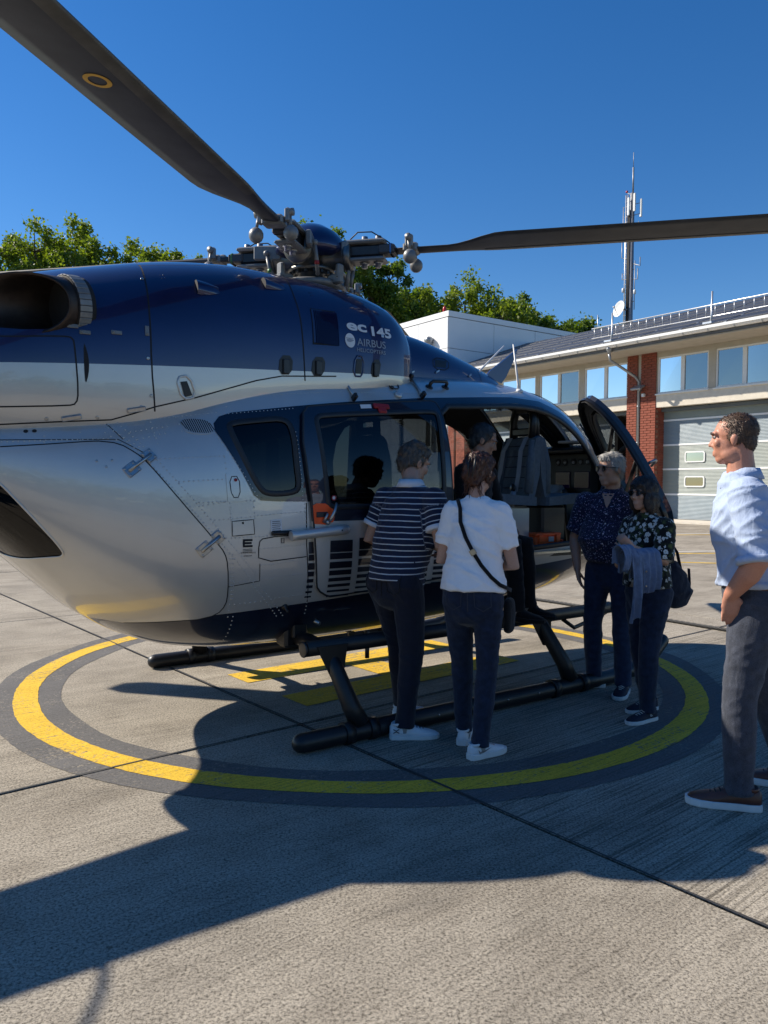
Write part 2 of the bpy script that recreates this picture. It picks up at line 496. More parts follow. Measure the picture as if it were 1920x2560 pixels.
# sectional doors
def sect_door(a, b, winx, wrows):
    zs = [0.03, 1.18, 2.34, 3.46, 4.60, 5.6]
    y = .57
    cols = [M_DOORB, M_DOORG, M_DOORG, M_DOORB, M_DOORG]
    d = MB(); d.box((a,y+.06,0),(b,y+.12,5.6)); do = part(d, 'sectional_door', M_DOORL)
    for i in range(5):
        z0, z1 = zs[i]+.04, zs[i+1]-.04
        q = MB(); n = 18
        # ribbed sheet
        vs, fs = [], []
        for k in range(n*2+1):
            z = z0+(z1-z0)*k/(n*2); yy = y+(.012 if k % 2 else 0)
            vs += [(a+.02,yy,z),(b-.02,yy,z)]
        fs = [(2*k,2*k+1,2*k+3,2*k+2) for k in range(n*2)]
        q.add(vs, fs); q.box((a+.02,y+.014,z0),(b-.02,y+.058,z1))
        q.build('panel', cols[i], do)
        s = MB(); s.box((a,y-.012,zs[i+1]-.04),(b,y+.059,zs[i+1]+.04)); s.build('edge_strip', M_DOORL, do)
        if i in wrows:
            for x in winx:
                zc = wrows[i]; hw, hh, rr = .5, .25, .1
                def rp(hw, hh, rr): return [(x+sx*(hw-rr)+rr*math.cos(t), zc+sz*(hh-rr)+rr*math.sin(t)) for sx, sz, t0 in ((1,1,0),(-1,1,90),(-1,-1,180),(1,-1,270)) for t in [math.radians(t0+k*30) for k in range(4)]]
                f = MB(); o_, i_ = rp(hw,hh,rr), rp(hw-.06,hh-.06,rr-.04); n2 = len(o_)
                vs = [(px,y-.03,pz) for px,pz in o_]+[(px,y-.03,pz) for px,pz in i_]+[(px,y+.02,pz) for px,pz in o_]
                f.add(vs, [(k,(k+1) % n2,n2+(k+1) % n2,n2+k) for k in range(n2)]+[(k,2*n2+k,2*n2+(k+1) % n2,(k+1) % n2) for k in range(n2)])
                fo = f.build('door_window', M_DOORL, do)
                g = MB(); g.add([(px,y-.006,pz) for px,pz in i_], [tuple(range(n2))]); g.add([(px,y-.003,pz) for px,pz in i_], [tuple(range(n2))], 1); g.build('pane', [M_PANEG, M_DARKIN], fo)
sect_door(-.4, 5.7, (1.62, 3.65), {1: 1.77, 2: 2.885})
sect_door(-13.3, -8.3, (-12,-10), {1: 1.77})
sect_door(-8.1, -2.75, (-6.7,-4.4), {1: 1.77, 2: 2.885})
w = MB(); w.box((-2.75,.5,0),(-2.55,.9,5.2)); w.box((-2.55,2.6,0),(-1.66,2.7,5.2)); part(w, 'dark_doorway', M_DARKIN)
w = MB(); w.box((S0,-2.4,0),(S1,0.02,.06)); part(w, 'threshold', M_LINTEL)
# roof
RP = math.tan(math.radians(19.2))
def roof_z(y): return 8.0 + (y+1.7)*RP
r = MB()
r.add([(S0,-1.72,roof_z(-1.72)),(S1,-1.72,roof_z(-1.72)),(S1,7.4,roof_z(7.4)),(S0,7.4,roof_z(7.4)),
       (S0,-1.72,roof_z(-1.72)-.22),(S1,-1.72,roof_z(-1.72)-.22),(S1,7.4,roof_z(7.4)-.22),(S0,7.4,roof_z(7.4)-.22),
       (S1,17,7.9),(S0,17,7.9)],
      [(0,1,2,3),(4,7,6,5),(0,4,5,1),(1,5,6,2),(0,3,7,4),(3,2,8,9)])
roof = part(r, 'roof', M_TILE)
r = MB(); r.box((S0,-1.66,7.72),(S1,.05,7.775)); r.build('soffit', M_RENDER, roof)
gt = MB()
prof = [(math.cos(t)*.14, math.sin(t)*.14) for t in np.linspace(math.pi, 2*math.pi, 9)]
vs = [(s_, -1.82+py, 8.02+pz) for s_ in (S0, S1) for py, pz in [(-.16,.02)]+prof+[(.16,.06)]]
k = len(vs)//2
gt.add(vs, [(i, i+1, k+i+1, k+i) for i in range(k-1)])
gt.box((S0,-2.0,7.985),(S1,-1.955,8.10))
gt.build('gutter', M_GUTTER, roof)
for i in range(30):
    b = MB(); s_ = S0+.6+i*1.13; b.tube([(s_,-1.99,7.97),(s_,-1.9,7.86),(s_,-1.75,7.86)], .012, 6); b.build('gutter_bracket', M_ZINC, roof)
pm = MB(); pm.obox((0,0,0),(1,0,0),(0,1,RP),(0,-RP,1),.99,.58,.022,0,.006); panel_me = pm.mesh('solar_panel', M_SOLAR)
cm = MB(); cm.obox((0,0,0),(1,0,0),(0,1,RP),(0,-RP,1),.05,.06,.045); clamp_me = cm.mesh('panel_clamp', M_ALU)
for row in range(6):
    for i in range(16):
        y = -.75+row*1.26; s_ = S0+1.6+i*2.06
        o = link('solar_panel', panel_me, roof); o.location = (s_, y, roof_z(y)+.14)
        if row < 2:
            o = link('panel_clamp', clamp_me, roof); o.location = (s_+1.03, y-.62, roof_z(y-.62)+.12)
# roof guard ladder
lad = MB(); zl = lambda y: roof_z(y)
L0, L1, yl = -3.1, 14.0, -.9
lad.tube([(L0,yl,zl(yl)+.88),(L1,yl,zl(yl)+.88)], .032, 8); lad.tube([(L0,yl,zl(yl)+.40),(L1,yl,zl(yl)+.40)], .030, 8)
lo = lad.build('roof_guard_ladder', M_ALU, roof)
for i in range(int((L1-L0)/.42)):
    b = MB(); s_ = L0+.15+i*.42; b.tube([(s_,yl,zl(yl)+.40),(s_,yl,zl(yl)+.88)], .016, 6); b.build('rung', M_ALU, lo)
for s_ in (-1.9, 3.2, 8.4):
    b = MB(); b.tube([(s_,yl-.1,zl(yl)+.02),(s_,yl-.02,zl(yl)+.5),(s_,yl,zl(yl)+1.45)], .04, 6); b.box((s_-.2,yl-.35,zl(yl-.3)+.16),(s_+.2,yl+.05,zl(yl-.3)+.24)); b.build('post', M_ALU, lo)
# downpipe and lamp on the pier
b = MB(); b.lathe((-1.35,-1.78,7.62),(0,0,1),[(.07,0),(.08,.12),(.15,.2),(.16,.32)],12); b.tube([(-1.35,-1.78,7.64),(-1.35,-1.7,7.35),(-1.05,-.25,6.7),(-.97,-.06,6.45),(-.97,-.06,.1)], .065, 10)
dp = part(b, 'downpipe', M_ZINC)
for z in (5.3, 3.6, 2.0):
    b = MB(); b.tube([(-.97,-.06,z-.03),(-.97,-.06,z+.03)], .082, 10); b.build('pipe_clip', M_ZINC, dp)
b = MB(); b.obox((-.85,-.32,6.15),(1,0,0),(0,1,.5),(0,-.5,1),.28,.2,.05,0,.02); b.box((-.9,-.2,6.0),(-.8,.0,6.1)); fl = part(b, 'floodlight', M_ZINC)
b = MB(); b.obox((-.85,-.345,6.105),(1,0,0),(0,1,.5),(0,-.5,1),.23,.15,.012); b.build('lamp_glass', M_WFRAME, fl)
b = MB(); b.box((-.72,-.2,5.72),(-.60,-.06,5.86)); part(b, 'sensor', M_WFRAME)

# ------------------------------------------------------------------ white hall
hall = empty('white_hall', bld.location + FD*S0, bld.rotation_euler.z)
tag(hall, 'white flat roofed hall clad in large panels behind the fire station', 'building')
HH = 12.3; LEFT, DEEP = 9.0, 34.0
w = MB(); w.box((-LEFT+.04,.04,0),(-.04,DEEP-.04,HH-.1)); w.build('joint_core', M_WJOINT, hall)
def clad(face, n, m, length):
    pw, ph = length/n, 9.6/5
    for i in range(n):
        for j in range(m):
            z0 = HH-.35-(j+1)*ph; z1 = z0+ph-.03
            q = MB(); a0, a1 = i*pw+.015, (i+1)*pw-.015
            if face == 'front': q.obox((-LEFT+(a0+a1)/2, 0, (z0+z1)/2), (1,0,0),(0,0,1),(0,1,0),(a1-a0)/2,(z1-z0)/2,.05,0,.008)
            else: q.obox((0,(a0+a1)/2,(z0+z1)/2), (0,1,0),(0,0,1),(1,0,0),(a1-a0)/2,(z1-z0)/2,.05,0,.008)
            q.build('cladding_panel', M_WPANEL, hall)
clad('front', 3, 6, LEFT); clad('side', 9, 6, DEEP)
w = MB(); w.box((-LEFT-.08,-.08,HH-.34),(.08,.06,HH)); w.box((-.06,.061,HH-.34),(.08,DEEP,HH)); w.box((-LEFT,.06,HH-.16),(-.06,DEEP,HH-.1)); w.build('parapet_cap', M_WPANEL, hall)
w = MB(); w.lathe((-.7,.25,HH-.02),(0,0,1),[(.10,0),(.12,.1),(.12,.3),(.08,.42),(.02,.46)],12); w.build('beacon', M_REDL, hall)
w = MB(); w.tube([(-1.6,-.28,10.35),(-1.6,-.28,4)], .14, 10); w.lathe((-1.6,-.28,10.3),(0,0,1),[(.15,0),(.3,.35),(.3,.5),(.12,.62)],8); w.build('vent_pipe', M_ZINC, hall)
w = MB(); w.box((.05,8.3,9.5),(.3,8.5,9.68)); w.build('wall_camera', M_BLACKM, hall)
w = MB(); w.tube([(0,14,HH),(0,14,HH+1.6)], .035, 6); w.tube([(-1.0,2,4),(-1.0,-.1,10)], .02, 5); w.build('lightning_rod', M_ALU, hall)

# ------------------------------------------------------------------ antenna mast behind the ridge
mast = empty('antenna_mast', bld.matrix_basis @ V(-8.1, 8.6, -.42), bld.rotation_euler.z)
tag(mast, 'tall slim antenna mast with dish and panel antennas behind the roof', 'mast')
M_MAST = simple('galvanised_steel', (.25,.26,.28), .5, metal=.5, var=.15)
M_CABLE = simple('black_cable', (.02,.02,.02), .6)
M_WHITEP2 = simple('white_antenna', (.7,.71,.7), .45, var=.05)
ZT = 15.4
mast.scale = (1.28, 1.28, 1.28)
b = MB(); b.tube([(0,0,0),(0,0,ZT)], [.14,.10], 12); b.build('pole', M_MAST, mast)
for k in range(3):
    b = MB(); b.tube([(-.04-.06*k,-.13,7),(-.04-.06*k,-.12,ZT-.8)], .024, 6); b.build('cable', M_CABLE, mast)
b = MB(); b.tube([(-.36,0,7),(-.35,0,ZT)], .034, 6); b.tube([(-.24,0,7),(-.24,0,ZT)], .024, 6)
for k in range(30): z = 8.0+k*.245; b.tube([(-.42,0,z),(-.05,0,z)], .015, 5)
b.build('mast_ladder', M_ALU, mast)
def ant(pts, r, name='whip_antenna', m=M_MAST):
    b = MB()
    for p in pts: b.tube([(x*.5, y, z) for x, y, z in p], r*.5, 7)
    return b.build(name, m, mast)
ant([[(.05,0,ZT),(.05,0,ZT+1.2)]], .08); ant([[(.05,0,ZT+1.2),(.05,0,ZT+1.9)]], .03)
ant([[(-1.0,0,14.9),(-1.0,0,13.6),(-.4,0,13.4)]], .04)
ant([[(-1.1,0,13.3),(-1.1,0,12.5),(-.3,0,12.3)]], .045)
ant([[(1.0,0,12.3),(1.0,0,11.9),(.1,0,12.1)]], .05)
ant([[(.75,0,11.8),(.75,0,11.3),(.1,0,11.35)]], .05)
ant([[(.42,0,12.2),(.42,0,9.9)],[(.42,0,10.3),(.1,0,10.3)],[(.42,0,11.8),(.1,0,11.8)]], .04)
ant([[(-1.0,0,11.75),(-1.0,0,11.45),(-.4,0,11.4)]], .045); ant([[(.75,0,14.0),(.75,0,13.2),(.1,0,13.2)]], .03)
for x, y, z in ((-.06,-.2,14.75),(.2,-.1,14.9),(.45,.05,14.6)):
    b = MB(); b.obox((x,y,z),(1,0,0),(0,1,0),(0,0,1),.055,.04,.42,0,.015); q = b.build('panel_antenna', M_WHITEP2, mast)
    for dz in (-.25, .25): b = MB(); b.tube([(x,y,z+dz),(0,0,z+dz)], .016, 6); b.build('bracket', M_MAST, q)
b = MB(); b.tube([(-.3,0,ZT+.1),(.0,0,ZT-.1)], .02, 6); b.ball((-.32,0,ZT+.16), .06, 10, 1); b.build('obstruction_light', [M_MAST, M_REDL], mast)
for x, z in ((-.36,10.9),(.30,10.7)):
    b = MB(); b.lathe((x,-.1,z),(0,0,1),[(.03,-.11),(.065,-.08),(.065,.08),(.03,.11)],10); b.build('radome', M_WHITEP2, mast)
b = MB(); ax = V(-.25,-1,.22).normalized(); cdish = V(-.30,-.35,9.95)
b.lathe(cdish, ax, [(.015,0),(.15,.015),(.3,.06),(.385,.11),(.395,.112),(.3,.05),(.15,.0),(.015,-.015)], 28)
ds = b.build('dish', M_WHITEP2, mast)
b = MB(); b.tube([cdish+V(0,0,-.36)+ax*.1, cdish+ax*.38], .016, 6); b.tube([cdish+ax*.35, cdish+ax*.43], .04, 8); b.tube([cdish,V(0,0,9.95)], .04, 6); b.build('feed_arm', M_MAST, ds)

# ------------------------------------------------------------------ trees
def leaf_mat(name, a, b, c_):
    t = NT(name)
    v = t.coord()
    f = t.noise(v, .9, 3); f2 = t.noise(v, 9, 3)
    col = t.mix(.55, t.ramp(f, [(.3, a), (.52, b), (.72, c_)]), t.ramp(f2, [(.3, a), (.7, c_)]))
    t.set(col=col, rough=.55, spec=.35)
    tr = t.n('BsdfTranslucent'); t.l(t.mix(1.0, col, (1.5,1.6,.55), 'MULTIPLY'), tr.inputs['Color'])
    mx = t.n('MixShader'); mx.inputs[0].default_value = .38
    t.l(t.b.outputs[0], mx.inputs[1]); t.l(tr.outputs[0], mx.inputs[2]); t.l(mx.outputs[0], t.out.inputs['Surface'])
    return t.m
M_LEAF = leaf_mat('oak_leaf', (.055,.10,.014), (.14,.21,.026), (.30,.34,.04))
M_LEAF2 = leaf_mat('dark_oak_leaf', (.038,.08,.014), (.095,.165,.023), (.20,.26,.04))
M_BARK = simple('bark', (.09,.07,.05), .95, var=.3, bump=.6, bscale=30)

def leaves(cl, rad, per, size, rng):
    """cl: (n,3) clump centres -> vertex and face arrays of small bent leaves"""
    n = len(cl)
    P = np.repeat(cl, per, 0) + rng.normal(0, 1, (n*per, 3))*np.repeat(rad, per)[:, None]*.48
    N = rng.normal(0, 1, P.shape); N[:, 2] += .7; N /= np.linalg.norm(N, axis=1)[:, None]
    T = np.cross(N, rng.normal(0, 1, P.shape)); T /= np.linalg.norm(T, axis=1)[:, None]
    B = np.cross(N, T)
    s = size*rng.uniform(.55, 1.35, len(P))[:, None]
    Q = np.stack([P-T*s*.5, P+B*s*.34+N*s*.1, P+T*s*.5, P-B*s*.34+N*s*.1], 1).reshape(-1, 3)
    F_ = np.arange(len(Q)).reshape(-1, 4)
    return Q, F_
def np_mesh(name, Q, F_, mat):
    me = bpy.data.meshes.new(name)
    me.vertices.add(len(Q)); me.vertices.foreach_set('co', Q.astype(np.float32).ravel())
    k = F_.shape[1]
    me.loops.add(F_.size); me.loops.foreach_set('vertex_index', F_.astype(np.int32).ravel())
    me.polygons.add(len(F_)); me.polygons.foreach_set('loop_start', np.arange(0, F_.size, k, dtype=np.int32))
    me.polygons.foreach_set('loop_total', np.full(len(F_), k, np.int32))
    me.materials.append(mat); me.update(calc_edges=True); me.validate()
    return me
def tree(x, y, hgt, cr, seed, label, mat=M_LEAF, per=70, size=.30, dens=1.0):
    rng = np.random.default_rng(seed)
    t = empty('broadleaf_tree', (x, y, 0)); tag(t, label, 'tree', 'trees behind the airfield buildings')
    ch = hgt*.66; zc = hgt-ch*.5
    b = MB(); b.tube([(0,0,0),(rng.normal()*.2,rng.normal()*.2,hgt*.35),(rng.normal()*.3,rng.normal()*.3,hgt*.62),(rng.normal()*.4,rng.normal()*.4,hgt*.85)], [.034*hgt,.024*hgt,.012*hgt,.003*hgt], 9)
    b.build('trunk', M_BARK, t)
    # limbs carry lobes, lobes carry clumps
    nl = int(13*dens)+3; cl = []; rad = []; lb = MB()
    for i in range(nl):
        an = i*2.399+rng.normal()*.25; h = (i+.5)/nl
        zz = zc-ch*.42+ch*.86*h; rr = cr*math.sqrt(max(.05, 1-((zz-zc)/(ch*.56))**2))*rng.uniform(.55, .9)
        if i >= nl-2: rr *= .25
        L = np.array([math.cos(an)*rr, math.sin(an)*rr, zz]); lr = cr*rng.uniform(.30, .44)
        lb.tube([(0,0,hgt*(.28+.4*h)), tuple(L*[.5,.5,1]+[0,0,-.08*hgt*.5]), tuple(L)], [.010*hgt,.007*hgt,.002*hgt], 5)
        for k in range(11):
            d = rng.normal(0, 1, 3); d /= np.linalg.norm(d); d[2] = d[2]*.8+.12
            q = L+d*lr*rng.uniform(.55, 1.08)
            cl.append(q); rad.append(lr*rng.uniform(.22, .38))
            if k % 3 == 0: lb.tube([tuple(L), tuple(q)], [.003*hgt,.0008*hgt], 4)
    lb.build('limbs', M_BARK, t)
    Q, F_ = leaves(np.array(cl), np.array(rad), per, size, rng)
    o = link('crown', np_mesh('crown', Q, F_, mat), t); o['kind'] = 'stuff'
    return t
def at_px(u, dist): return (u*1.15732-960)/1923*dist
def top_z(v, dist): return 1.5+(1046-v)*1.15732/1923*dist
TREES = [
 (10,488,74,6.7,'leftmost broadleaf tree at the edge behind the exhaust',0),
 (88,478,79,7.2,'second broadleaf tree from the left above the rotor blade',0),
 (178,474,83,8.1,'tallest bright green tree of the left group',0),
 (248,508,81,6.1,'right hand tree of the left group beside the sky gap',0),
 (345,508,91,6.7,'lone thin crowned tree between left group and rotor hub',0),
 (447,533,91,5.2,'small tree just left of the rotor hub',0),
 (590,525,83,5.9,'tree glimpsed under the rotor hub',1),
 (692,476,72,6.6,'tall tree right behind the rotor hub dome',1),
 (765,500,76,6.2,'tall tree just right of the rotor hub',1),
 (835,585,84,6.0,'lower tree above the engine cowling front',1),
 (895,600,90,5.4,'small tree between the cowling and the white hall',1),
 (1000,590,76,8.0,'wide round tree directly above the white hall',0),
 (1085,622,79,6.0,'tree right of the wide round tree above the white hall',1),
 (1170,655,82,6.4,'tree over the right end of the white hall',1),
 (1235,672,84,4.2,'rightmost small tree beside the solar roof',1)]
for i, (u, v, dist, cr, lab, kind) in enumerate(TREES):
    tree(at_px(u, dist), dist, top_z(v, dist)*.915, cr, 31+i*7, lab, M_LEAF2 if kind else M_LEAF, per=190, size=.0043*dist)
# the wood on the far side of the airfield, behind the photographer: one mass seen only as reflections
rng = np.random.default_rng(5)
cl = np.stack([np.linspace(-95, 95, 420)+rng.normal(0, 2, 420), -62+rng.normal(0, 4, 420), np.abs(rng.normal(4, 2.6, 420))], 1)
Q, F_ = leaves(cl, np.full(420, 2.6), 20, 1.5, rng)
wood = link('distant_wood', np_mesh('distant_wood', Q, F_, M_LEAF2))
tag(wood, 'distant dark wood along the far edge of the airfield', 'wood', kind='stuff')
# ------------------------------------------------------------------ helicopter
heli = empty('helicopter', (-.541, 5.653, 0), math.radians(35.7))
tag(heli, 'silver and navy police helicopter parked on the yellow landing circle', 'helicopter')
# stations: X, bottom z, top z, half width, z of widest point, lower and upper exponents
HS=np.array([
[-2.75,1.50,1.84,.30,1.66,2.2,2.4],
[-2.5,1.40,1.87,.44,1.62,2.2,2.5],
[-2.2,1.20,1.90,.58,1.55,2.25,2.6],
[-1.9,.92,1.95,.69,1.46,2.3,2.6],
[-1.6,.67,2.01,.765,1.38,2.35,2.6],
[-1.3,.52,2.09,.82,1.32,2.5,2.6],
[-1.0,.455,2.19,.85,1.28,2.7,2.7],
[-.6,.43,2.29,.865,1.25,2.8,2.8],
[0.,.43,2.33,.868,1.25,2.9,2.9],
[.6,.45,2.34,.868,1.25,2.9,2.9],
[1.1,.48,2.36,.862,1.25,2.8,2.9],
[1.5,.53,2.36,.84,1.23,2.7,2.8],
[1.85,.57,2.335,.81,1.2,2.6,2.8],
[2.15,.61,2.26,.765,1.18,2.5,2.8],
[2.45,.66,2.10,.70,1.15,2.4,2.7],
[2.75,.72,1.87,.61,1.12,2.3,2.5],
[3.0,.80,1.60,.49,1.09,2.2,2.3],
[3.2,.90,1.34,.32,1.07,2.1,2.1],
[3.34,1.0,1.14,.09,1.06,2.0,2.0],
])
CS=np.array([ # cowl  X zb zt hw zc nl nu
[-2.9,1.75,2.3,.30,2.0,2.2,2.2],
[-2.6,1.68,2.44,.45,2.05,2.4,2.3],
[-2.3,1.62,2.56,.55,2.05,2.6,2.4],
[-2.0,1.6,2.67,.62,2.08,2.8,2.5],
[-1.6,1.6,2.78,.665,2.1,3,2.6],
[-1.2,1.6,2.87,.68,2.12,3,2.7],
[-.8,1.7,2.92,.68,2.18,3,2.7],
[-.4,1.8,2.92,.67,2.22,3,2.7],
[0,1.9,2.9,.655,2.25,3,2.7],
[.25,2.0,2.86,.63,2.28,3,2.7],
[.42,2.0,2.8,.58,2.3,3,2.7],
[.54,2.0,2.7,.50,2.32,3,2.6],
[.61,2.0,2.58,.40,2.34,3,2.5],
[.645,2.05,2.46,.27,2.33,2.6,2.3],
])
FS=np.array([ # front fairing
[.2,2.1,2.70,.40,2.3,3,2.4],
[.6,2.1,2.69,.40,2.3,3,2.3],
[.9,2.1,2.65,.39,2.3,3,2.2],
[1.2,2.15,2.58,.35,2.3,3,2.1],
[1.5,2.2,2.50,.28,2.3,3,2.0],
[1.75,2.2,2.42,.18,2.28,3,2.0],
[1.9,2.2,2.34,.06,2.26,3,2.0],
])
def cub(T,x):
    xs=T[:,0]; x=np.clip(x,xs[0],xs[-1])
    i=np.clip(np.searchsorted(xs,x)-1,0,len(xs)-2)
    # catmull (finite diff hermite)
    m=np.zeros_like(T)
    d=(T[1:]-T[:-1])/(xs[1:]-xs[:-1])[:,None]
    m[1:-1]=(d[1:]*(xs[1:-1]-xs[:-2])[:,None]+d[:-1]*(xs[2:]-xs[1:-1])[:,None])/(xs[2:]-xs[:-2])[:,None]
    m[0]=d[0];m[-1]=d[-1]
    h=(xs[i+1]-xs[i])[...,None]; t=((x-xs[i])[...,None])/h
    a=T[i];b=T[i+1];ma=m[i]*h;mb=m[i+1]*h
    return (2*t**3-3*t**2+1)*a+(t**3-2*t**2+t)*ma+(-2*t**3+3*t**2)*b+(t**3-t**2)*mb
def surf(T,X,s):
    p=cub(T,np.asarray(X,float)); zb,zt,hw,zc,nl,nu=[p[...,k] for k in range(1,7)]
    th=-np.pi/2+np.pi*np.asarray(s,float)
    lo=th<0; n=np.where(lo,nl,nu); c=np.abs(np.cos(th));sn=np.abs(np.sin(th))
    y=-hw*c**(2/n); z=np.where(lo,zc-(zc-zb)*sn**(2/n),zc+(zt-zc)*sn**(2/n))
    return np.stack([np.broadcast_to(X,y.shape),y,z],-1)
def s_of(T, X, z):
    p = cub(T, np.asarray(X, float)); zb, zt, hw, zc, nl, nu = [p[..., k] for k in range(1, 7)]
    z = np.clip(np.asarray(z, float), zb+1e-4, zt-1e-4)
    lo = z < zc
    q = np.where(lo, ((zc-z)/(zc-zb)), ((z-zc)/(zt-zc)))
    sn = np.clip(q, 0, 1)**(np.where(lo, nl, nu)/2)
    th = np.arcsin(np.clip(sn, 0, 1))*np.where(lo, -1, 1)
    return (th+np.pi/2)/np.pi
def snorm(T, X, s):
    e = 1e-3
    s1 = np.clip(s, .004, .996)
    a = surf(T, X+e, s1)-surf(T, X-e, s1); b = surf(T, X, s1+e)-surf(T, X, s1-e)
    n = np.cross(a, b); n /= np.linalg.norm(n, axis=-1, keepdims=True)+1e-12
    c_ = surf(T, X, s1); ref = np.stack([np.zeros_like(c_[..., 0]), c_[..., 1], c_[..., 2]-1.4 if T is HS else c_[..., 2]-2.3], -1)
    n *= np.where((n*ref).sum(-1, keepdims=True) < 0, -1, 1)
    return n
KS = 2.6
def pip(poly, P):
    poly = np.asarray(poly); x, y = P[:, 0], P[:, 1]; inside = np.zeros(len(P), bool)
    a = poly; b = np.roll(poly, -1, 0)
    for (x0, y0), (x1, y1) in zip(a, b):
        c_ = ((y0 > y) != (y1 > y)) & (x < (x1-x0)*(y-y0)/((y1-y0) if y1 != y0 else 1e-9)+x0)
        inside ^= c_
    return inside
def dens(loop, step, closed=True):
    o = []; n = len(loop)
    for i in range(n if closed else n-1):
        a, b = np.array(loop[i], float), np.array(loop[(i+1) % n], float)
        k = max(1, int(np.ceil(np.linalg.norm(b-a)/step)))
        o += [a+(b-a)*j/k for j in range(k)]
    if not closed: o.append(np.array(loop[-1], float))
    return np.array(o)
def smooth_loop(loop, it=2, closed=True):
    """Chaikin corner cutting"""
    L = [np.array(p, float) for p in loop]
    for _ in range(it):
        o = []
        n = len(L)
        for i in range(n if closed else n-1):
            a, b = L[i], L[(i+1) % n]
            o += [a*.75+b*.25, a*.25+b*.75]
        if not closed: o = [L[0]]+o+[L[-1]]
        L = o
    return [tuple(p) for p in L]
def to_xs(T, loop, dom):
    L = np.asarray(loop, float)
    if dom == 'xz': L = np.stack([L[:, 0], s_of(T, L[:, 0], L[:, 1])], 1)
    return L*np.array([1, KS])
def patch_mesh(name, T, outer, holes=(), off=0.0, sp=.06, mirror=False, dom='xz', mats=None, skirt=0.0, hdom='xz', step=.03):
    """piece of the loft's skin bounded by outline and holes, normals taken from the loft"""
    lo = to_xs(T, dens(outer, step), dom); lh = [to_xs(T, dens(h, step), hdom) for h in holes]
    allp = [lo]+lh
    mn, mx = lo.min(0), lo.max(0)
    gx, gy = np.meshgrid(np.arange(mn[0]+sp*.5, mx[0], sp), np.arange(mn[1]+sp*.5, mx[1], sp)); Gp = np.stack([gx.ravel(), gy.ravel()], 1)
    k = pip(lo, Gp)
    for h in lh: k &= ~pip(h, Gp)
    Gp = Gp[k]
    bp = np.concatenate(allp)
    if len(Gp):
        keep = np.ones(len(Gp), bool)
        for ch in range(0, len(Gp), 2000):
            d_ = np.min(((Gp[ch:ch+2000, None]-bp[None])**2).sum(-1), 1); keep[ch:ch+2000] = d_ > (sp*.42)**2
        Gp = Gp[keep]
    verts = [Vector(p) for p in np.concatenate([bp, Gp])] if len(Gp) else [Vector(p) for p in bp]
    edges = []; st = 0
    for l in allp:
        n = len(l); edges += [(st+i, st+(i+1) % n) for i in range(n)]; st += n
    vo, eo, fo, *_ = delaunay_2d_cdt(verts, edges, [], 0, 1e-6)
    P2 = np.array([tuple(v) for v in vo]); F_ = np.array([tuple(f) for f in fo])
    cen = P2[F_].mean(1)
    k = pip(lo, cen)
    for h in lh: k &= ~pip(h, cen)
    F_ = F_[k]
    X, s_ = P2[:, 0], np.clip(P2[:, 1]/KS, 0, 1)
    N = snorm(T, X, s_); P = surf(T, X, s_)
    Pp = P+N*off
    if mirror: Pp = Pp*[1,-1,1]; N = N*[1,-1,1]
    # orient
    fn = np.cross(Pp[F_[:, 1]]-Pp[F_[:, 0]], Pp[F_[:, 2]]-Pp[F_[:, 0]])
    fl = (fn*N[F_[:, 0]]).sum(1) < 0
    F_[fl] = F_[fl][:, ::-1]
    vs = [tuple(p) for p in Pp]; fs = [tuple(int(i) for i in f) for f in F_]; nn = [N[i] for f in F_ for i in f]
    if skirt:
        for l in allp:
            X, s_ = l[:, 0], np.clip(l[:, 1]/KS, 0, 1); Nb = snorm(T, X, s_); Pb = surf(T, X, s_)
            a = Pb+Nb*off; b = Pb+Nb*(off-skirt)
            if mirror: a = a*[1,-1,1]; b = b*[1,-1,1]; Nb = Nb*[1,-1,1]
            n = len(l); base = len(vs); vs += [tuple(p) for p in a]+[tuple(p) for p in b]
            for i in range(n):
                j = (i+1) % n; f = (base+i, base+j, base+n+j, base+n+i)
                q = np.cross(a[j]-a[i], b[i]-a[i]); q = q/(np.linalg.norm(q)+1e-12)
                fs.append(f); nn += [q]*4
    me = bpy.data.meshes.new(name); me.from_pydata(vs, [], fs)
    for m in (mats if isinstance(mats, (list, tuple)) else [mats]): me.materials.append(m)
    me.polygons.foreach_set('use_smooth', [True]*len(fs))
    me.normals_split_custom_set([tuple(float(x) for x in n) for n in nn])
    me.update(); return me
def patch(name, T, outer, mat, parent=None, **kw):
    return link(name, patch_mesh(name, T, outer, mats=mat, **kw), parent or heli)
def on(T, X, z, off=0.0, mirror=False):
    s_ = s_of(T, np.array([X]), np.array([z])); P = surf(T, np.array([X]), s_)[0]; N = snorm(T, np.array([X]), s_)[0]
    p = P+N*off
    if mirror: p = p*[1,-1,1]; N = N*[1,-1,1]
    return Vector(p), Vector(N)
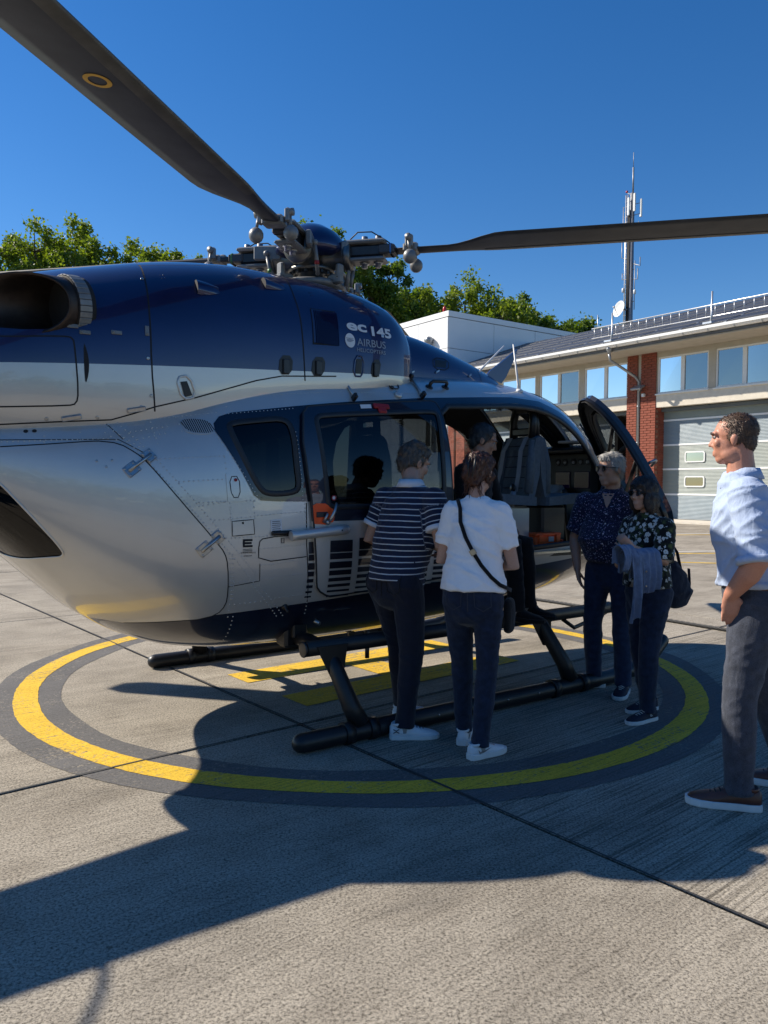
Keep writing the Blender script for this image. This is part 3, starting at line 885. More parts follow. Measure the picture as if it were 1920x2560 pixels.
def ribbon(name, T, line, width, off, mat, parent=None, closed=False, mirror=False, raised=0.0, step=.03, dom='xz'):
    """narrow strip that follows the skin along a line"""
    L = to_xs(T, dens(line, step, closed), dom); X, s_ = L[:, 0], np.clip(L[:, 1]/KS, 0, 1)
    P = surf(T, X, s_); N = snorm(T, X, s_)
    t = np.roll(P, -1, 0)-np.roll(P, 1, 0)
    if not closed: t[0] = P[1]-P[0]; t[-1] = P[-1]-P[-2]
    t /= np.linalg.norm(t, axis=1)[:, None]+1e-12
    w = np.cross(N, t)*width/2
    prof = [(-1, off), (1, off)] if not raised else [(-1, off), (-.7, off+raised), (.7, off+raised), (1, off)]
    rows = [P+w*a+N*b for a, b in prof]
    if mirror: rows = [r_*[1,-1,1] for r_ in rows]
    n = len(P); m = MB(); vs = np.concatenate(rows); fs = []
    for q in range(len(rows)-1):
        for i in range(n if closed else n-1):
            j = (i+1) % n; fs.append((q*n+i, q*n+j, (q+1)*n+j, (q+1)*n+i))
    m.add(vs, fs, 0, bool(raised)); return m.build(name, mat, parent or heli)
def frame_on(T, X, z, off=0.0, dx=(1, 0)):
    """local axes on the skin: along, up, out"""
    p, n = on(T, X, z, off); q, _ = on(T, X+.01*dx[0], z+.01*dx[1], off)
    a = (q-p); a = (a-n*a.dot(n)).normalized(); return p, a, n.cross(a)*(-1 if n.cross(a).z < 0 and abs(dx[0]) > .5 else 1), n

# ---- paint
def paint(name, silver, navy, line=None, above=True, flake=.5):
    """two-tone lacquer: navy above or below a line that climbs 6 cm per metre"""
    t = NT(name); tc = t.n('TexCoord'); sx = t.n('SeparateXYZ'); t.l(tc.outputs['Object'], sx.inputs[0])
    v = t.coord()
    dirt = t.noise(v, 2.6, 5, .6); fl = t.noise(v, 900, 2)
    sc_ = t.ramp(dirt, [(.3, tuple(c*.90 for c in silver)), (.7, silver)])
    nv = t.ramp(dirt, [(.3, tuple(c*.8 for c in navy)), (.7, navy)])
    if line is None: col = sc_; mk = 0.0
    elif line == 'navy': col = nv; mk = 1.0
    else:
        z0, x0, sl = line
        lim = t.math('ADD', t.math('MULTIPLY', t.math('SUBTRACT', sx.outputs['X'], x0), sl), z0)
        mk = t.math('GREATER_THAN' if above else 'LESS_THAN', sx.outputs['Z'], lim)
        col = t.mix(mk, sc_, nv)
    t.set(col=col, coat=1.0, crough=.018, spec=.5)
    rg = t.n('MapRange'); rg.inputs[3].default_value = .30; rg.inputs[4].default_value = .46; t.l(dirt, rg.inputs[0])
    t.set(rough=rg.outputs[0])
    if line == 'navy': t.set(metal=.35)
    elif line is None: t.set(metal=.48)
    else: t.set(metal=t.math('SUBTRACT', .48, t.math('MULTIPLY', mk, .16)))
    # gentle unevenness of sheet metal
    t.bump(t.noise(v, 3.2, 2), .05, .03)
    bn = t.b.inputs['Normal'].links[0].from_socket; t.l(bn, t.b.inputs['Coat Normal'])
    return t.m
SILVER = (.60, .585, .55); NAVY = (.006, .013, .078)
M_HULL = paint('hull_paint', SILVER, (.006,.009,.030), (.775, -.44, .06), False)
M_COWL = paint('cowling_paint', SILVER, NAVY, (2.108, -2.14, .06), True)
M_SLIDE = paint('sliding_door_paint', SILVER, (.006,.009,.024), (1.277, 0, .0), True)
M_NAVY = paint('navy_paint', SILVER, NAVY, 'navy')
M_BAND = paint('window_band_paint', SILVER, (.006,.009,.022), 'navy')
M_SILV = paint('silver_paint', SILVER, NAVY)
M_SEAM = simple('panel_gap', (.012,.012,.014), .8)
M_RUB = simple('black_rubber', (.014,.014,.016), .5, var=.2)
M_BLK = simple('black_painted_metal', (.011,.011,.012), .42, var=.25, scale=30, bump=.05)
M_BLKS = simple('black_satin', (.018,.018,.02), .35, var=.2, scale=20)
M_STEEL = simple('brushed_steel', (.42,.42,.42), .33, metal=.9, var=.12, scale=40)
M_TITAN = simple('dull_titanium', (.17,.165,.155), .36, metal=.85, var=.2, scale=25)
M_HUBG = simple('grey_hub_paint', (.20,.203,.20), .45, metal=.25, var=.12, scale=25)
M_BLADE = simple('grey_blade_paint', (.044,.047,.054), .5, var=.22, scale=5)
M_ABRA = simple('erosion_strip', (.105,.102,.09), .5, metal=.25, var=.2, scale=12)
M_YRING = simple('yellow_mark', (.62,.36,.03), .5)
M_WHITE = simple('white_marking', (.66,.67,.68), .4, var=.03)
M_GREYT = simple('grey_marking', (.30,.32,.36), .4, var=.03)
M_RED = simple('red_cover', (.30,.012,.02), .45, var=.1)
M_ORANGE = simple('orange_safety', (.95,.10,.01), .45, var=.06)
M_TINTG = glass('tinted_cabin_glass', (.03,.036,.04), 1.5, boost=1.0)
M_CLEARG = glass('clear_cockpit_glass', (.86,.90,.90), 1.45, boost=.8)
M_LINING = simple('dark_cabin_lining', (.022,.022,.024), .8, bump=.2)
M_SEAT = simple('grey_blue_seat_cloth', (.12,.145,.17), .9, var=.14, scale=40, bump=.5, bscale=400)
M_BELT = simple('grey_belt_webbing', (.32,.34,.38), .75, var=.08, bump=.3, bscale=500)
M_FLOOR = simple('cabin_floor', (.05,.05,.055), .6)
M_SCREEN = NT('dark_screen').set(col=(.006,.006,.012), rough=.12, coat=.5, emis=(.02,.01,.09), estr=.03).m
M_PANELW = simple('pale_instrument_print', (.45,.45,.45), .5)
M_EXH = simple('heat_stained_steel', (.06,.045,.038), .5, metal=.8, var=.35, scale=9)
M_SOOT = simple('sooty_pipe', (.015,.013,.012), .8)

# ---- outlines read off the side of the fuselage (X forward, z up)
REARWIN = smooth_loop([(-.994,1.825),(-.973,1.853),(-.806,1.878),(-.62,1.900),(-.59,1.80),(-.593,1.616),(-.578,1.49),(-.61,1.452),(-.77,1.440),(-.84,1.470),(-.928,1.651)], 2)
SLIDEWIN = smooth_loop([(-.433,1.842),(-.432,1.905),(-.37,1.925),(.2,1.975),(.50,2.002),(.556,1.99),(.552,1.93),(.536,1.757),(.535,1.5),(.53,1.40),(.47,1.368),(-.3,1.362),(-.385,1.364),(-.398,1.43)], 2)
DOORHOLE = smooth_loop([(.60,2.06),(1.0,2.085),(1.45,2.125),(1.75,2.115),(2.0,2.04),(2.2,1.91),(2.36,1.74),(2.47,1.56),(2.5,1.38),(2.42,1.17),(2.28,1.055),(1.9,1.045),(1.2,1.02),(.665,1.0),(.645,1.1),(.606,1.46),(.597,1.81)], 1)
CLAMWIN = smooth_loop([(-2.19,1.52),(-2.15,1.482),(-2.003,1.307),(-1.87,1.150),(-1.858,1.108),(-1.92,1.103),(-2.04,1.080),(-2.10,1.11),(-2.19,1.23)], 2)
LDOORWIN = smooth_loop([(.65,2.05),(1.2,2.11),(1.65,2.13),(1.96,2.06),(2.18,1.91),(2.33,1.68),(2.40,1.45),(2.28,1.20),(1.6,1.13),(.78,1.12)], 2)
WSCREEN = smooth_loop([(1.98,.965),(1.98,.885),(2.2,.835),(2.45,.775),(2.7,.70),(2.93,.62),(3.02,.60),(3.08,.64),(3.1,.80),(3.08,.965)], 1)  # in (X, ring fraction)
def xs2xz(loop):
    L = np.array(loop); P = surf(HS, L[:, 0], L[:, 1]); return [tuple(p) for p in P[:, [0, 2]]]

FULL = [(-2.75,0.0),(3.34,0.0),(3.34,1.0),(-2.75,1.0)]
def fus(mir, holes_xz, nm, off, mat, sp):
    # all outlines turned into ring fractions first
    hs = []
    for h in holes_xz:
        L = np.array(dens(h, .03)); hs.append(np.stack([L[:, 0], s_of(HS, L[:, 0], L[:, 1])], 1))
    hs.append(np.array(dens(WSCREEN, .03)))
    me = patch_mesh(nm, HS, FULL, hs, off=off, sp=sp, mirror=mir, dom='xs', hdom='xs', mats=mat, skirt=0.02 if off == 0 else 0, step=.05)
    return link(nm, me, heli)
fus(False, [REARWIN, SLIDEWIN, DOORHOLE, CLAMWIN], 'fuselage_skin', 0.0, M_HULL, .055)
fus(True, [REARWIN, SLIDEWIN, LDOORWIN, CLAMWIN], 'fuselage_skin', 0.0, M_HULL, .07)
fus(False, [REARWIN, SLIDEWIN, DOORHOLE, CLAMWIN], 'cabin_lining', -.03, M_LINING, .1)
fus(True, [REARWIN, SLIDEWIN, LDOORWIN, CLAMWIN], 'cabin_lining', -.03, M_LINING, .1)

# dark band round the windows, cut round the open door
bt = [(.513,2.11),(1.448,2.19),(1.80,2.185),(2.02,2.12),(2.22,2.0),(2.40,1.85),(2.52,1.70),(2.60,1.52),(2.61,1.34),(2.52,1.13),(2.44,1.07)]
brear = [(-.936,1.551),(-1.04,1.74),(-1.075,1.80),(-1.075,1.845),(-1.035,1.888),(-.96,1.915),(-.559,1.977),(-.173,2.031)]
BAND = brear + bt + [(2.40,1.14),(2.44,1.2),(2.515,1.38),(2.485,1.57),(2.37,1.755),(2.21,1.925),(2.01,2.055),(1.75,2.13),(1.45,2.14),(1.0,2.092),(.72,2.066),(.615,2.01),(.590,1.81),(.59,1.46),(.62,1.2),(-.50,1.3),(-.51,1.397),(-.72,1.399),(-.832,1.405),(-.875,1.435)]
patch('window_band', HS, BAND, M_BAND, holes=[REARWIN, SLIDEWIN], off=.0025, sp=.07)
BANDL = brear + bt + [(2.40,1.06),(.6,1.03),(.5,1.3),(-.50,1.35),(-.51,1.397),(-.72,1.399),(-.832,1.405),(-.875,1.435)]
patch('window_band', HS, BANDL, M_BAND, holes=[REARWIN, SLIDEWIN, LDOORWIN], off=.0025, sp=.07, mirror=True)
for mir in (False, True):
    o = patch('rear_side_window', HS, REARWIN, M_TINTG, off=-.004, sp=.08, mirror=mir)
    ribbon('window_seal', HS, REARWIN, .035, .003, M_RUB, o, True, mir, .004)
    for side in ((False, True) if not mir else ()): pass
o = patch('front_left_window', HS, LDOORWIN, M_CLEARG, off=-.004, sp=.1, mirror=True)
ribbon('window_seal', HS, LDOORWIN, .04, .003, M_RUB, o, True, True, .005)
o = patch('left_cabin_window', HS, SLIDEWIN, M_TINTG, off=-.004, sp=.1, mirror=True)
ribbon('window_seal', HS, SLIDEWIN, .04, .003, M_RUB, o, True, True, .005)
for mir in (False, True):
    o = patch('windscreen', HS, WSCREEN, M_CLEARG, off=-.003, sp=.08, mirror=mir, dom='xs')
    ribbon('windscreen_seal', HS, WSCREEN, .03, .002, M_BLKS, o, True, mir, .005, dom='xs')
ribbon('door_seal', HS, DOORHOLE, .045, -.008, M_RUB, None, True, False, .014)
ribbon('door_jamb', HS, DOORHOLE, .03, -.022, M_BLKS, None, True, False, .01)

# ---- clamshell doors at the rear
CLAM = [(-2.74,1.70),(-2.4,1.69),(-2.159,1.678),(-1.964,1.695),(-1.758,1.716)]+smooth_loop([(-1.70,1.720),(-1.60,1.712),(-1.521,1.662),(-1.477,1.625),(-1.3,1.404),(-1.101,1.172),(-1.050,1.108),(-1.030,1.04),(-1.013,.872),(-1.013,.80),(-1.05,.742),(-1.15,.718)], 1, False)+[(-1.291,.712),(-1.5,.700),(-1.7,.73),(-1.95,.90),(-2.25,1.25),(-2.5,1.43),(-2.74,1.56)]
for mir in (False, True):
    cd = patch('clamshell_door', HS, CLAM, M_SILV, holes=[CLAMWIN], off=.005, sp=.055, mirror=mir, skirt=.006)
    ribbon('door_gap', HS, CLAM[2:-5], .0065, .0055, M_SEAM, cd, False, mir)
    patch('rear_window', HS, CLAMWIN, M_TINTG, cd, off=.001, sp=.08, mirror=mir)
    ribbon('window_trim', HS, CLAMWIN, .012, .006, M_SILV, cd, True, mir, .003)
    if mir: continue
    for (xa, za), (xb, zb_) in (((-1.445,1.655),(-1.565,1.562)), ((-1.083,1.207),(-1.185,1.122))):
        hm = MB(); pa, na = on(HS, xa, za, .008); pb, nb = on(HS, xb, zb_, .008); t_ = (pb-pa).normalized(); w_ = na.cross(t_).normalized()
        hm.obox(pa+t_*.012, t_, w_, na, .028, .034, .004, 0, .003); hm.obox(pb-t_*.02, t_, w_, nb, .04, .034, .004, 0, .003)
        hm.tube([pa+na*.008, pb+nb*.008], .010, 8)
        for c0, sg in ((pa+t_*.012, .02), (pb-t_*.02, .028)):
            for i in (-1, 1):
                for j in (-1, 1): hm.lathe(c0+t_*sg*i+w_*.022*j, na, [(.007,.002),(.007,.006),(.003,.007)], 8)
        hm.build('hinge', M_STEEL, cd)
    for xz in ((-1.72,1.615),(-1.645,1.62),(-1.675,1.585)):
        p, n = on(HS, *xz, .006); m = MB(); m.lathe(p, n, [(.007,0),(.006,.002),(.002,.003)], 8); m.build('screw', M_STEEL, cd)

# ---- sliding door
SLIDE = smooth_loop([(-.487,1.179),(-.462,.92),(-.445,.86),(-.36,.812),(-.30,.813),(.60,.872),(.645,.90)], 1, False)[:-1]+[(.64,1.0),(.632,1.2),(.606,1.46),(.598,1.81),(.594,2.02),(.575,2.07),(.53,2.078),(-.3,1.995),(-.47,1.972),(-.512,1.93),(-.535,1.82),(-.545,1.748),(-.529,1.556),(-.508,1.399)]
SO = .024
sd = patch('sliding_door', HS, SLIDE, M_SLIDE, holes=[SLIDEWIN], off=SO, sp=.05, skirt=.024)
patch('cabin_window', HS, SLIDEWIN, M_TINTG, sd, off=SO-.006, sp=.07)
ribbon('window_seal', HS, SLIDEWIN, .034, SO-.001, M_RUB, sd, True, False, .006)
ribbon('door_edge', HS, SLIDE, .012, SO+.0005, M_RUB, sd, True, False, .002)
patch('orange_handle_plate', HS, [(-.503,1.373),(-.478,1.386),(-.416,1.385),(-.365,1.354),(-.346,1.318),(-.359,1.273),(-.416,1.257),(-.492,1.263)], M_ORANGE, sd, off=SO+.004, sp=.05, skirt=.003)
m = MB(); p, n = on(HS, -.44, 1.318, SO+.006); a_ = V(1,0,.02)
m.obox(p, a_, n.cross(a_), n, .04, .016, .004, 0, .003); m.build('handle_recess', M_BLKS, sd)
m = MB(); p0, n = on(HS, -.405, 1.275, SO+.02); p1, _ = on(HS, -.395, 1.30, SO+.045); p2, _ = on(HS, -.375, 1.345, SO+.05); p3, _ = on(HS, -.357, 1.388, SO+.035)
m.tube([p0, p1, p2, p3], [.011,.012,.010,.006], 8); m.lathe(on(HS, -.405, 1.272, SO)[0], n, [(.016,0),(.016,.024),(.01,.03)], 12); q0, _ = on(HS, -.43, 1.27, SO+.01); q1, _ = on(HS, -.415, 1.325, SO+.03)
m.tube([q0, q1], [.012,.007], 8); m.build('door_handle', M_STEEL, sd)
# rail and sliding arm
m = MB(); pts = [on(HS, x, 1.212+.02*(x+.75), .012)[0] for x in (-.765,-.7,-.64)]; m.tube(pts, .014, 8); m.build('rail_track', M_BLK, sd)
m = MB(); pts = [on(HS, x, 1.197+.075*(x+.654), SO+.03)[0] for x in np.linspace(-.665,-.285,9)]
m.tube(pts, [.030]*9, 12, round_end=False); m.ball(pts[-1], .030, 12); m.build('rail_arm', M_SILV, sd)
m = MB(); p, n = on(HS, -.33, 1.222, SO+.059); m.lathe(p, n, [(.006,0),(.005,.002)], 8); m.build('screw', M_SEAM, sd)
def sticker_ring(T, X, z, r0, r1, off, mat, par, name):
    p, a_, b_, n = frame_on(T, X, z, off); m = MB(); k = 24
    vs = [p+(a_*math.cos(t)+b_*math.sin(t))*r for r in (r0, r1) for t in np.linspace(0, 2*math.pi, k, endpoint=False)]
    m.add(vs, [(i, (i+1) % k, k+(i+1) % k, k+i) for i in range(k)]); return m.build(name, mat, par)
sticker_ring(HS, -.355, 1.419, .001, .010, SO+.003, M_WHITE, sd, 'round_sticker'); sticker_ring(HS, -.355, 1.419, .010, .017, SO+.003, M_RED, sd, 'round_sticker')
# barred lettering on the door
def bars(xa, xb, z0, z1, par, off, n=9, slant=0.0):
    z = z0; i = 0
    while z > z1 and i < n:
        hgt = (.072, .037, .040, .030, .022, .018, .013, .010, .008)[i]; gap = (.006, .016, .012, .016, .017, .018, .019, .02, .02)[i]
        sh = slant*(z0-z)
        patch('letter_bar', HS, [(xa+sh, z), (xb+sh, z), (xb+sh, z-hgt), (xa+sh, z-hgt)], M_BAND, par, off=off, sp=.1, step=.06)
        z -= hgt+gap; i += 1
bars(-.378,-.215,1.158,.80,sd,SO+.0035)
bars(-.165,.02,1.168,.80,sd,SO+.0035,slant=-.02)
bars(.06,.20,1.175,.80,sd,SO+.0035)
bars(.24,.40,1.18,.80,sd,SO+.0035)
bars(.45,.57,1.185,.82,sd,SO+.0035)
bars(-.515,-.47,1.153,.80,heli,.004)
# placard, red window lock
patch('placard', HS, [(-.085,2.004),(.002,2.012),(.001,1.987),(-.084,1.979)], M_WHITE, sd, off=SO+.004, sp=.1)
m = MB(); p, a_, b_, n = frame_on(HS, .08, 2.003, SO+.006); m.obox(p, a_, b_, n, .062, .018, .010, 0, .006); m.obox(p-b_*.03+a_*.0, a_, b_, n, .032, .022, .012, 0, .008); m.build('red_lock_cover', M_RED, sd)

# ---- small fittings on the flank
def plate(poly, mat, off, name, par=None, rim=None):
    o = patch(name, HS, poly, mat, par, off=off, sp=.08, skirt=off)
    if rim: ribbon('panel_gap', HS, rim, .005, off+.0006, M_SEAM, o, True)
    return o
plate([(-1.042,1.557),(-.943,1.563),(-.931,1.401),(-1.035,1.397)], M_SILV, .004, 'access_panel', None, smooth_loop([(-1.023,1.541),(-.963,1.544),(-.960,1.424),(-1.011,1.422)], 1))
p, n = on(HS, -.985, 1.523, .006); m = MB(); m.lathe(p, n, [(.010,0),(.009,.003),(.004,.001)], 10); m.build('lock', M_RED, heli)
plate([(-1.014,1.29),(-.876,1.299),(-.869,1.208),(-1.01,1.2)], M_SILV, .004, 'service_hatch', None, [(-1.010,1.287),(-.880,1.295),(-.873,1.211),(-1.007,1.203)])
p, n = on(HS, -.945, 1.277, .005); m = MB(); m.lathe(p, n, [(.007,0),(.006,.002)], 10); m.build('lock', M_SEAM, heli)
plate([(-.773,1.29),(-.702,1.296),(-.695,1.224),(-.767,1.22)], M_WHITE, .003, 'data_plate')
for i in range(6):
    patch('printed_line', HS, [(-.762,1.282-i*.011),(-.712+(i % 3)*.004,1.284-i*.011),(-.712+(i % 3)*.004,1.281-i*.011),(-.762,1.279-i*.011)], M_SEAM, None, off=.0042, sp=.1)
plate([(-.705,1.186),(-.68,1.187),(-.679,1.149),(-.704,1.149)], M_STEEL, .003, 'catch', None, [(-.700,1.181),(-.684,1.182),(-.684,1.154),(-.700,1.154)])
ribbon('panel_gap', HS, smooth_loop([(-.533,1.202),(-.814,1.188),(-.846,1.160),(-.843,1.042),(-.529,1.064)], 1, False), .006, .002, M_SEAM)
ribbon('panel_gap', HS, [(-1.019,.908),(-.828,.933),(-.834,1.037)], .004, .002, M_SEAM)
ribbon('panel_gap', HS, [(-.533,1.39),(-.531,1.137),(-.512,.958),(-.485,.76)], .006, .002, M_SEAM)
ribbon('panel_gap', HS, [(-2.16,1.715),(-1.60,1.735),(-1.47,1.66)], .004, .0015, M_SEAM); ribbon('panel_gap', HS, [(-1.66,1.845),(-1.575,1.735)], .004, .0015, M_SEAM)
m = MB(); p, n = on(HS, -.633, .756, 0); m.lathe(p, n, [(.022,0),(.020,.008),(.008,.01),(.008,.05),(.006,.055)], 10); m.build('drain_stud', M_BLK, heli)
for xz in ((-2.035,1.765),(-1.995,1.768)):
    p, n = on(HS, *xz, .001); m = MB(); m.lathe(p, n, [(.012,0),(.010,.002)], 10); m.build('sensor_button', M_SEAM, heli)
# oval vent with slanted slots
ov = [(-1.162+.085*math.copysign(abs(math.cos(t))**.6, math.cos(t)), 1.826+.046*math.copysign(abs(math.sin(t))**.8, math.sin(t))) for t in np.linspace(0, 2*math.pi, 28, endpoint=False)]
vo = patch('vent_grille', HS, ov, M_SILV, off=.004, sp=.05, skirt=.004)
for i in range(15):
    x = -1.245+i*.0118; c0 = abs((x+.006+1.162)/.085); hh = .040*max(0, 1-c0**3)**.5
    if hh > .008: patch('slot', HS, [(x-.010,1.826+hh),(x-.004,1.826+hh),(x+.016,1.826-hh),(x+.010,1.826-hh)], M_SEAM, vo, off=.0050, sp=.1, step=.06)
# the letter E and two lines of print
def text_mesh(txt, size, bold=0.0, spacing=1.0):
    cu = bpy.data.curves.new('txt', 'FONT'); cu.body = txt; cu.size = size; cu.offset = bold; cu.space_character = spacing; cu.resolution_u = 4
    o = bpy.data.objects.new('txt', cu); COL.objects.link(o)
    dg = bpy.context.evaluated_depsgraph_get(); me = bpy.data.meshes.new_from_object(o.evaluated_get(dg))
    bpy.data.objects.remove(o); bpy.data.curves.remove(cu); return me
def lettering(T, txt, X, z, size, off, mat, name, par=None, bold=0.0, spacing=1.0, fit=None, slope=0.0, sx=1.0):
    me = text_mesh(txt, size, bold, spacing)
    co = np.array([v.co[:2] for v in me.vertices]); wd = np.ptp(co[:, 0]); k = (fit/wd) if fit else sx
    Xs = X+(co[:, 0]-co[:, 0].min())*k; zs = z+co[:, 1]+slope*(Xs-X)
    s_ = s_of(T, Xs, zs); P = surf(T, Xs, s_)+snorm(T, Xs, s_)*off
    for v, p in zip(me.vertices, P): v.co = p
    me.materials.clear(); me.materials.append(mat); me.update()
    return link(name, me, par or heli)
m = [(-.944,1.183),(-.885,1.183),(-.885,1.171),(-.932,1.171),(-.932,1.166),(-.890,1.166),(-.890,1.154),(-.932,1.154),(-.932,1.148),(-.884,1.148),(-.884,1.136),(-.943,1.136)]
patch('letter_mark', HS, m, M_SEAM, off=.003, sp=.1)
lettering(HS, 'BORDSPRECHANLAGE', -.955, 1.100, .012, .003, M_SEAM, 'lettering', fit=.092)
lettering(HS, 'INTERCOM', -.937, 1.082, .012, .003, M_SEAM, 'lettering', fit=.05)
for i, z in enumerate((1.126,1.118,1.110)): patch('printed_line', HS, [(-.944,z),(-.885+.0*i,z),(-.885,z-.003),(-.944,z-.003)], M_SEAM, off=.003, sp=.1)

# ---- rivets: thousands of tiny heads, one part
RV = [[(-2.15,1.707),(-1.65,1.738)],[(-2.138,1.794),(-1.631,1.825)],[(-1.616,1.826),(-1.043,1.914)],[(-1.634,1.816),(-.867,.928)],[(-1.585,1.827),(-.857,.974)],[(-1.396,1.635),(-1.044,1.659)],[(-1.306,1.51),(-1.035,1.528)],[(-1.198,1.395),(-.871,1.406)],[(-1.111,1.295),(-.871,1.313)],[(-1.023,1.099),(-.988,.833)],[(-1.005,1.098),(-.979,.833)],[(-1.015,.928),(-.858,.937)],[(-.959,.798),(-.837,.803)],[(-1.041,1.652),(-1.034,1.556)],[(-1.021,1.39),(-1.017,1.311)],[(-1.778,1.811),(-1.787,1.725)],[(-1.947,1.804),(-1.959,1.712)],[(-1.27,1.876),(-1.257,1.795)],[(-1.638,1.799),(-1.5,1.7)],[(-1.659,1.772),(-1.535,1.674)],
[(-.851,1.317),(-.547,1.338)],[(-1.013,1.191),(-.547,1.203)],[(-.836,1.123),(-.546,1.137)],[(-.827,1.024),(-.533,1.049)],[(-.821,.942),(-.527,.964)],[(-.958,.796),(-.8,.807)],[(-.709,.818),(-.508,.831)],[(-.866,.91),(-.672,.70)],[(-.825,.907),(-.63,.70)],[(-.757,1.025),(-.749,.937)],[(-.621,1.044),(-.613,.956)],[(-.545,1.382),(-.48,.70)],[(-1.022,1.402),(-1.014,1.295)],[(-.877,1.401),(-.87,1.3)],[(-1.177,1.378),(-1.026,1.402)],[(-1.075,1.78),(-.842,1.412)],[(-1.022,1.902),(-.563,1.963)],[(-.575,1.817),(-.557,1.408)],[(-.95,.72),(-.93,.55)],[(-.99,.80),(-.98,.72)],[(.9,.94),(2.3,1.0)],[(1.2,.97),(2.2,1.02)],
[(-.9,2.02),(-.3,2.09)],[(-.2,2.10),(.5,2.14)],[(-1.02,2.0),(-.95,1.93)],[(-.62,2.14),(-.6,2.02)],[(-.15,2.2),(-.17,2.08)],[(.3,2.2),(.3,2.13)],[(-1.55,1.9),(-1.3,1.94)],[(-1.53,1.78),(-1.33,1.82)],[(-1.5,1.74),(-1.35,1.78)],[(-1.42,1.9),(-1.4,1.72)]]
def rivet_mesh(lines, T, pitch=.023, r=.0047, off=0.0005):
    vs, fs = [], []
    for a, b in lines:
        a, b = np.array(a), np.array(b); n = max(2, int(np.linalg.norm(b-a)/pitch))
        t = np.linspace(0, 1, n)[:, None]; L = a+(b-a)*t
        s_ = s_of(T, L[:, 0], L[:, 1]); P = surf(T, L[:, 0], s_); N = snorm(T, L[:, 0], s_)
        U = np.cross(N, [1.0, .1, .2]); U /= np.linalg.norm(U, axis=1)[:, None]; W = np.cross(N, U)
        for p, n_, u, w in zip(P, N, U, W):
            k0 = len(vs)
            for q in range(6):
                an = q*math.pi/3; vs.append(p+(u*math.cos(an)+w*math.sin(an))*r+n_*off)
            for q in range(6):
                an = q*math.pi/3; vs.append(p+(u*math.cos(an)+w*math.sin(an))*r*.6+n_*(off+.003))
            fs += [(k0+q, k0+(q+1) % 6, k0+6+(q+1) % 6, k0+6+q) for q in range(6)]+[tuple(range(k0+6, k0+12))]
    return vs, fs
vs, fs = rivet_mesh(RV, HS)
m = MB(); m.add(vs, fs, 0, True); o = m.build('rivets', M_SILV, heli); o['kind'] = 'stuff'

# ---- engine and gearbox cowling
CF = [(-2.9,0.0),(.645,0.0),(.645,1.0),(-2.9,1.0)]
EXHOLE = smooth_loop([(-1.78,2.45),(-1.80,2.56),(-1.92,2.605),(-2.1,2.585),(-2.3,2.50),(-2.45,2.42),(-2.5,2.36),(-2.4,2.30),(-2.1,2.28),(-1.9,2.30),(-1.80,2.34)], 1)   # cut-out for the exhaust outlet
for mir in (False, True):
    cw = patch('engine_cowling', CS, CF, M_COWL, holes=[EXHOLE], off=0, sp=.05, mirror=mir, dom='xs', step=.05)
    if mir: cwl = cw
    else: cwr = cw
    ribbon('panel_gap', CS, smooth_loop([(-1.372,2.80),(-1.396,2.684),(-1.408,2.5),(-1.411,2.412),(-1.412,2.153),(-1.388,1.90)], 1, False), .009, .0008, M_SEAM, cw, False, mir)
    ribbon('panel_gap', CS, smooth_loop([(-.445,2.86),(-.467,2.715),(-.453,2.577),(-.448,2.383),(-.434,2.15)], 1, False), .009, .0008, M_SEAM, cw, False, mir)
m = MB(); m.add([(.648,y,z) for y, z in ((-.27,2.1),(.27,2.1),(.25,2.42),(.1,2.46),(-.1,2.46),(-.25,2.42))], [(0,1,2,3,4,5)]); m.build('intake_front', M_SEAM, cwr)
ribbon('panel_gap', CS, [(-2.5,1.775),(-2.15,1.796),(-1.843,1.824),(-1.619,1.843),(-1.508,1.881),(-1.388,1.926),(-1.154,1.993),(-.776,2.122),(-.6,2.165),(-.2,2.20)], .008, .001, M_SEAM, cwr)
ribbon('cowl_lip', CS, [(-1.39,2.768),(-.9,2.85),(-.45,2.845),(0,2.80),(.3,2.72)], .004, .0008, M_SEAM, cwr)
ribbon('panel_gap', CS, smooth_loop([(-2.4,2.23),(-2.153,2.238),(-1.86,2.268),(-1.815,2.262),(-1.808,2.208),(-1.792,1.975),(-1.80,1.918),(-1.84,1.905),(-2.156,1.883),(-2.4,1.87)], 1, False), .008, .001, M_SEAM, cwr)
gr = patch('intake_grille', CS, smooth_loop([(-1.765,2.25),(-1.748,2.20),(-1.738,2.14),(-1.741,2.075),(-1.757,2.018),(-1.764,2.1)], 1), M_SEAM, cwr, off=.002, sp=.05)
for (x, z), vert in (((-1.814,2.325),0),((-1.755,2.297),0),((-1.594,2.313),0),((-1.431,2.341),1)):
    p, a_, b_, n = frame_on(CS, x, z, .004); m = MB()
    if vert: a_, b_ = b_, a_
    m.obox(p, a_, b_, n, .028, .011, .004, 0, .003); m.lathe(p-a_*.017, n, [(.006,.004),(.005,.007)], 8, 0); m.build('latch', M_HUBG, cwr)
for x, z in ((-1.411,2.659),(-1.411,1.985),(-1.464,1.921),(-1.691,1.852),(-1.94,1.832),(-1.43,2.19)):
    p, n = on(CS, x, z, .001); m = MB(); m.lathe(p, n, [(.010,0),(.009,.003),(.004,.002)], 10); m.build('fastener', M_STEEL, cwr)
for x, z in ((-1.49,1.905),(-1.82,1.845)):
    p, a_, b_, n = frame_on(CS, x, z, .006, (.95,.2)); m = MB(); m.obox(p, a_, b_, n, .05, .013, .008, 0, .004); m.build('toggle_catch', M_STEEL, cwr)
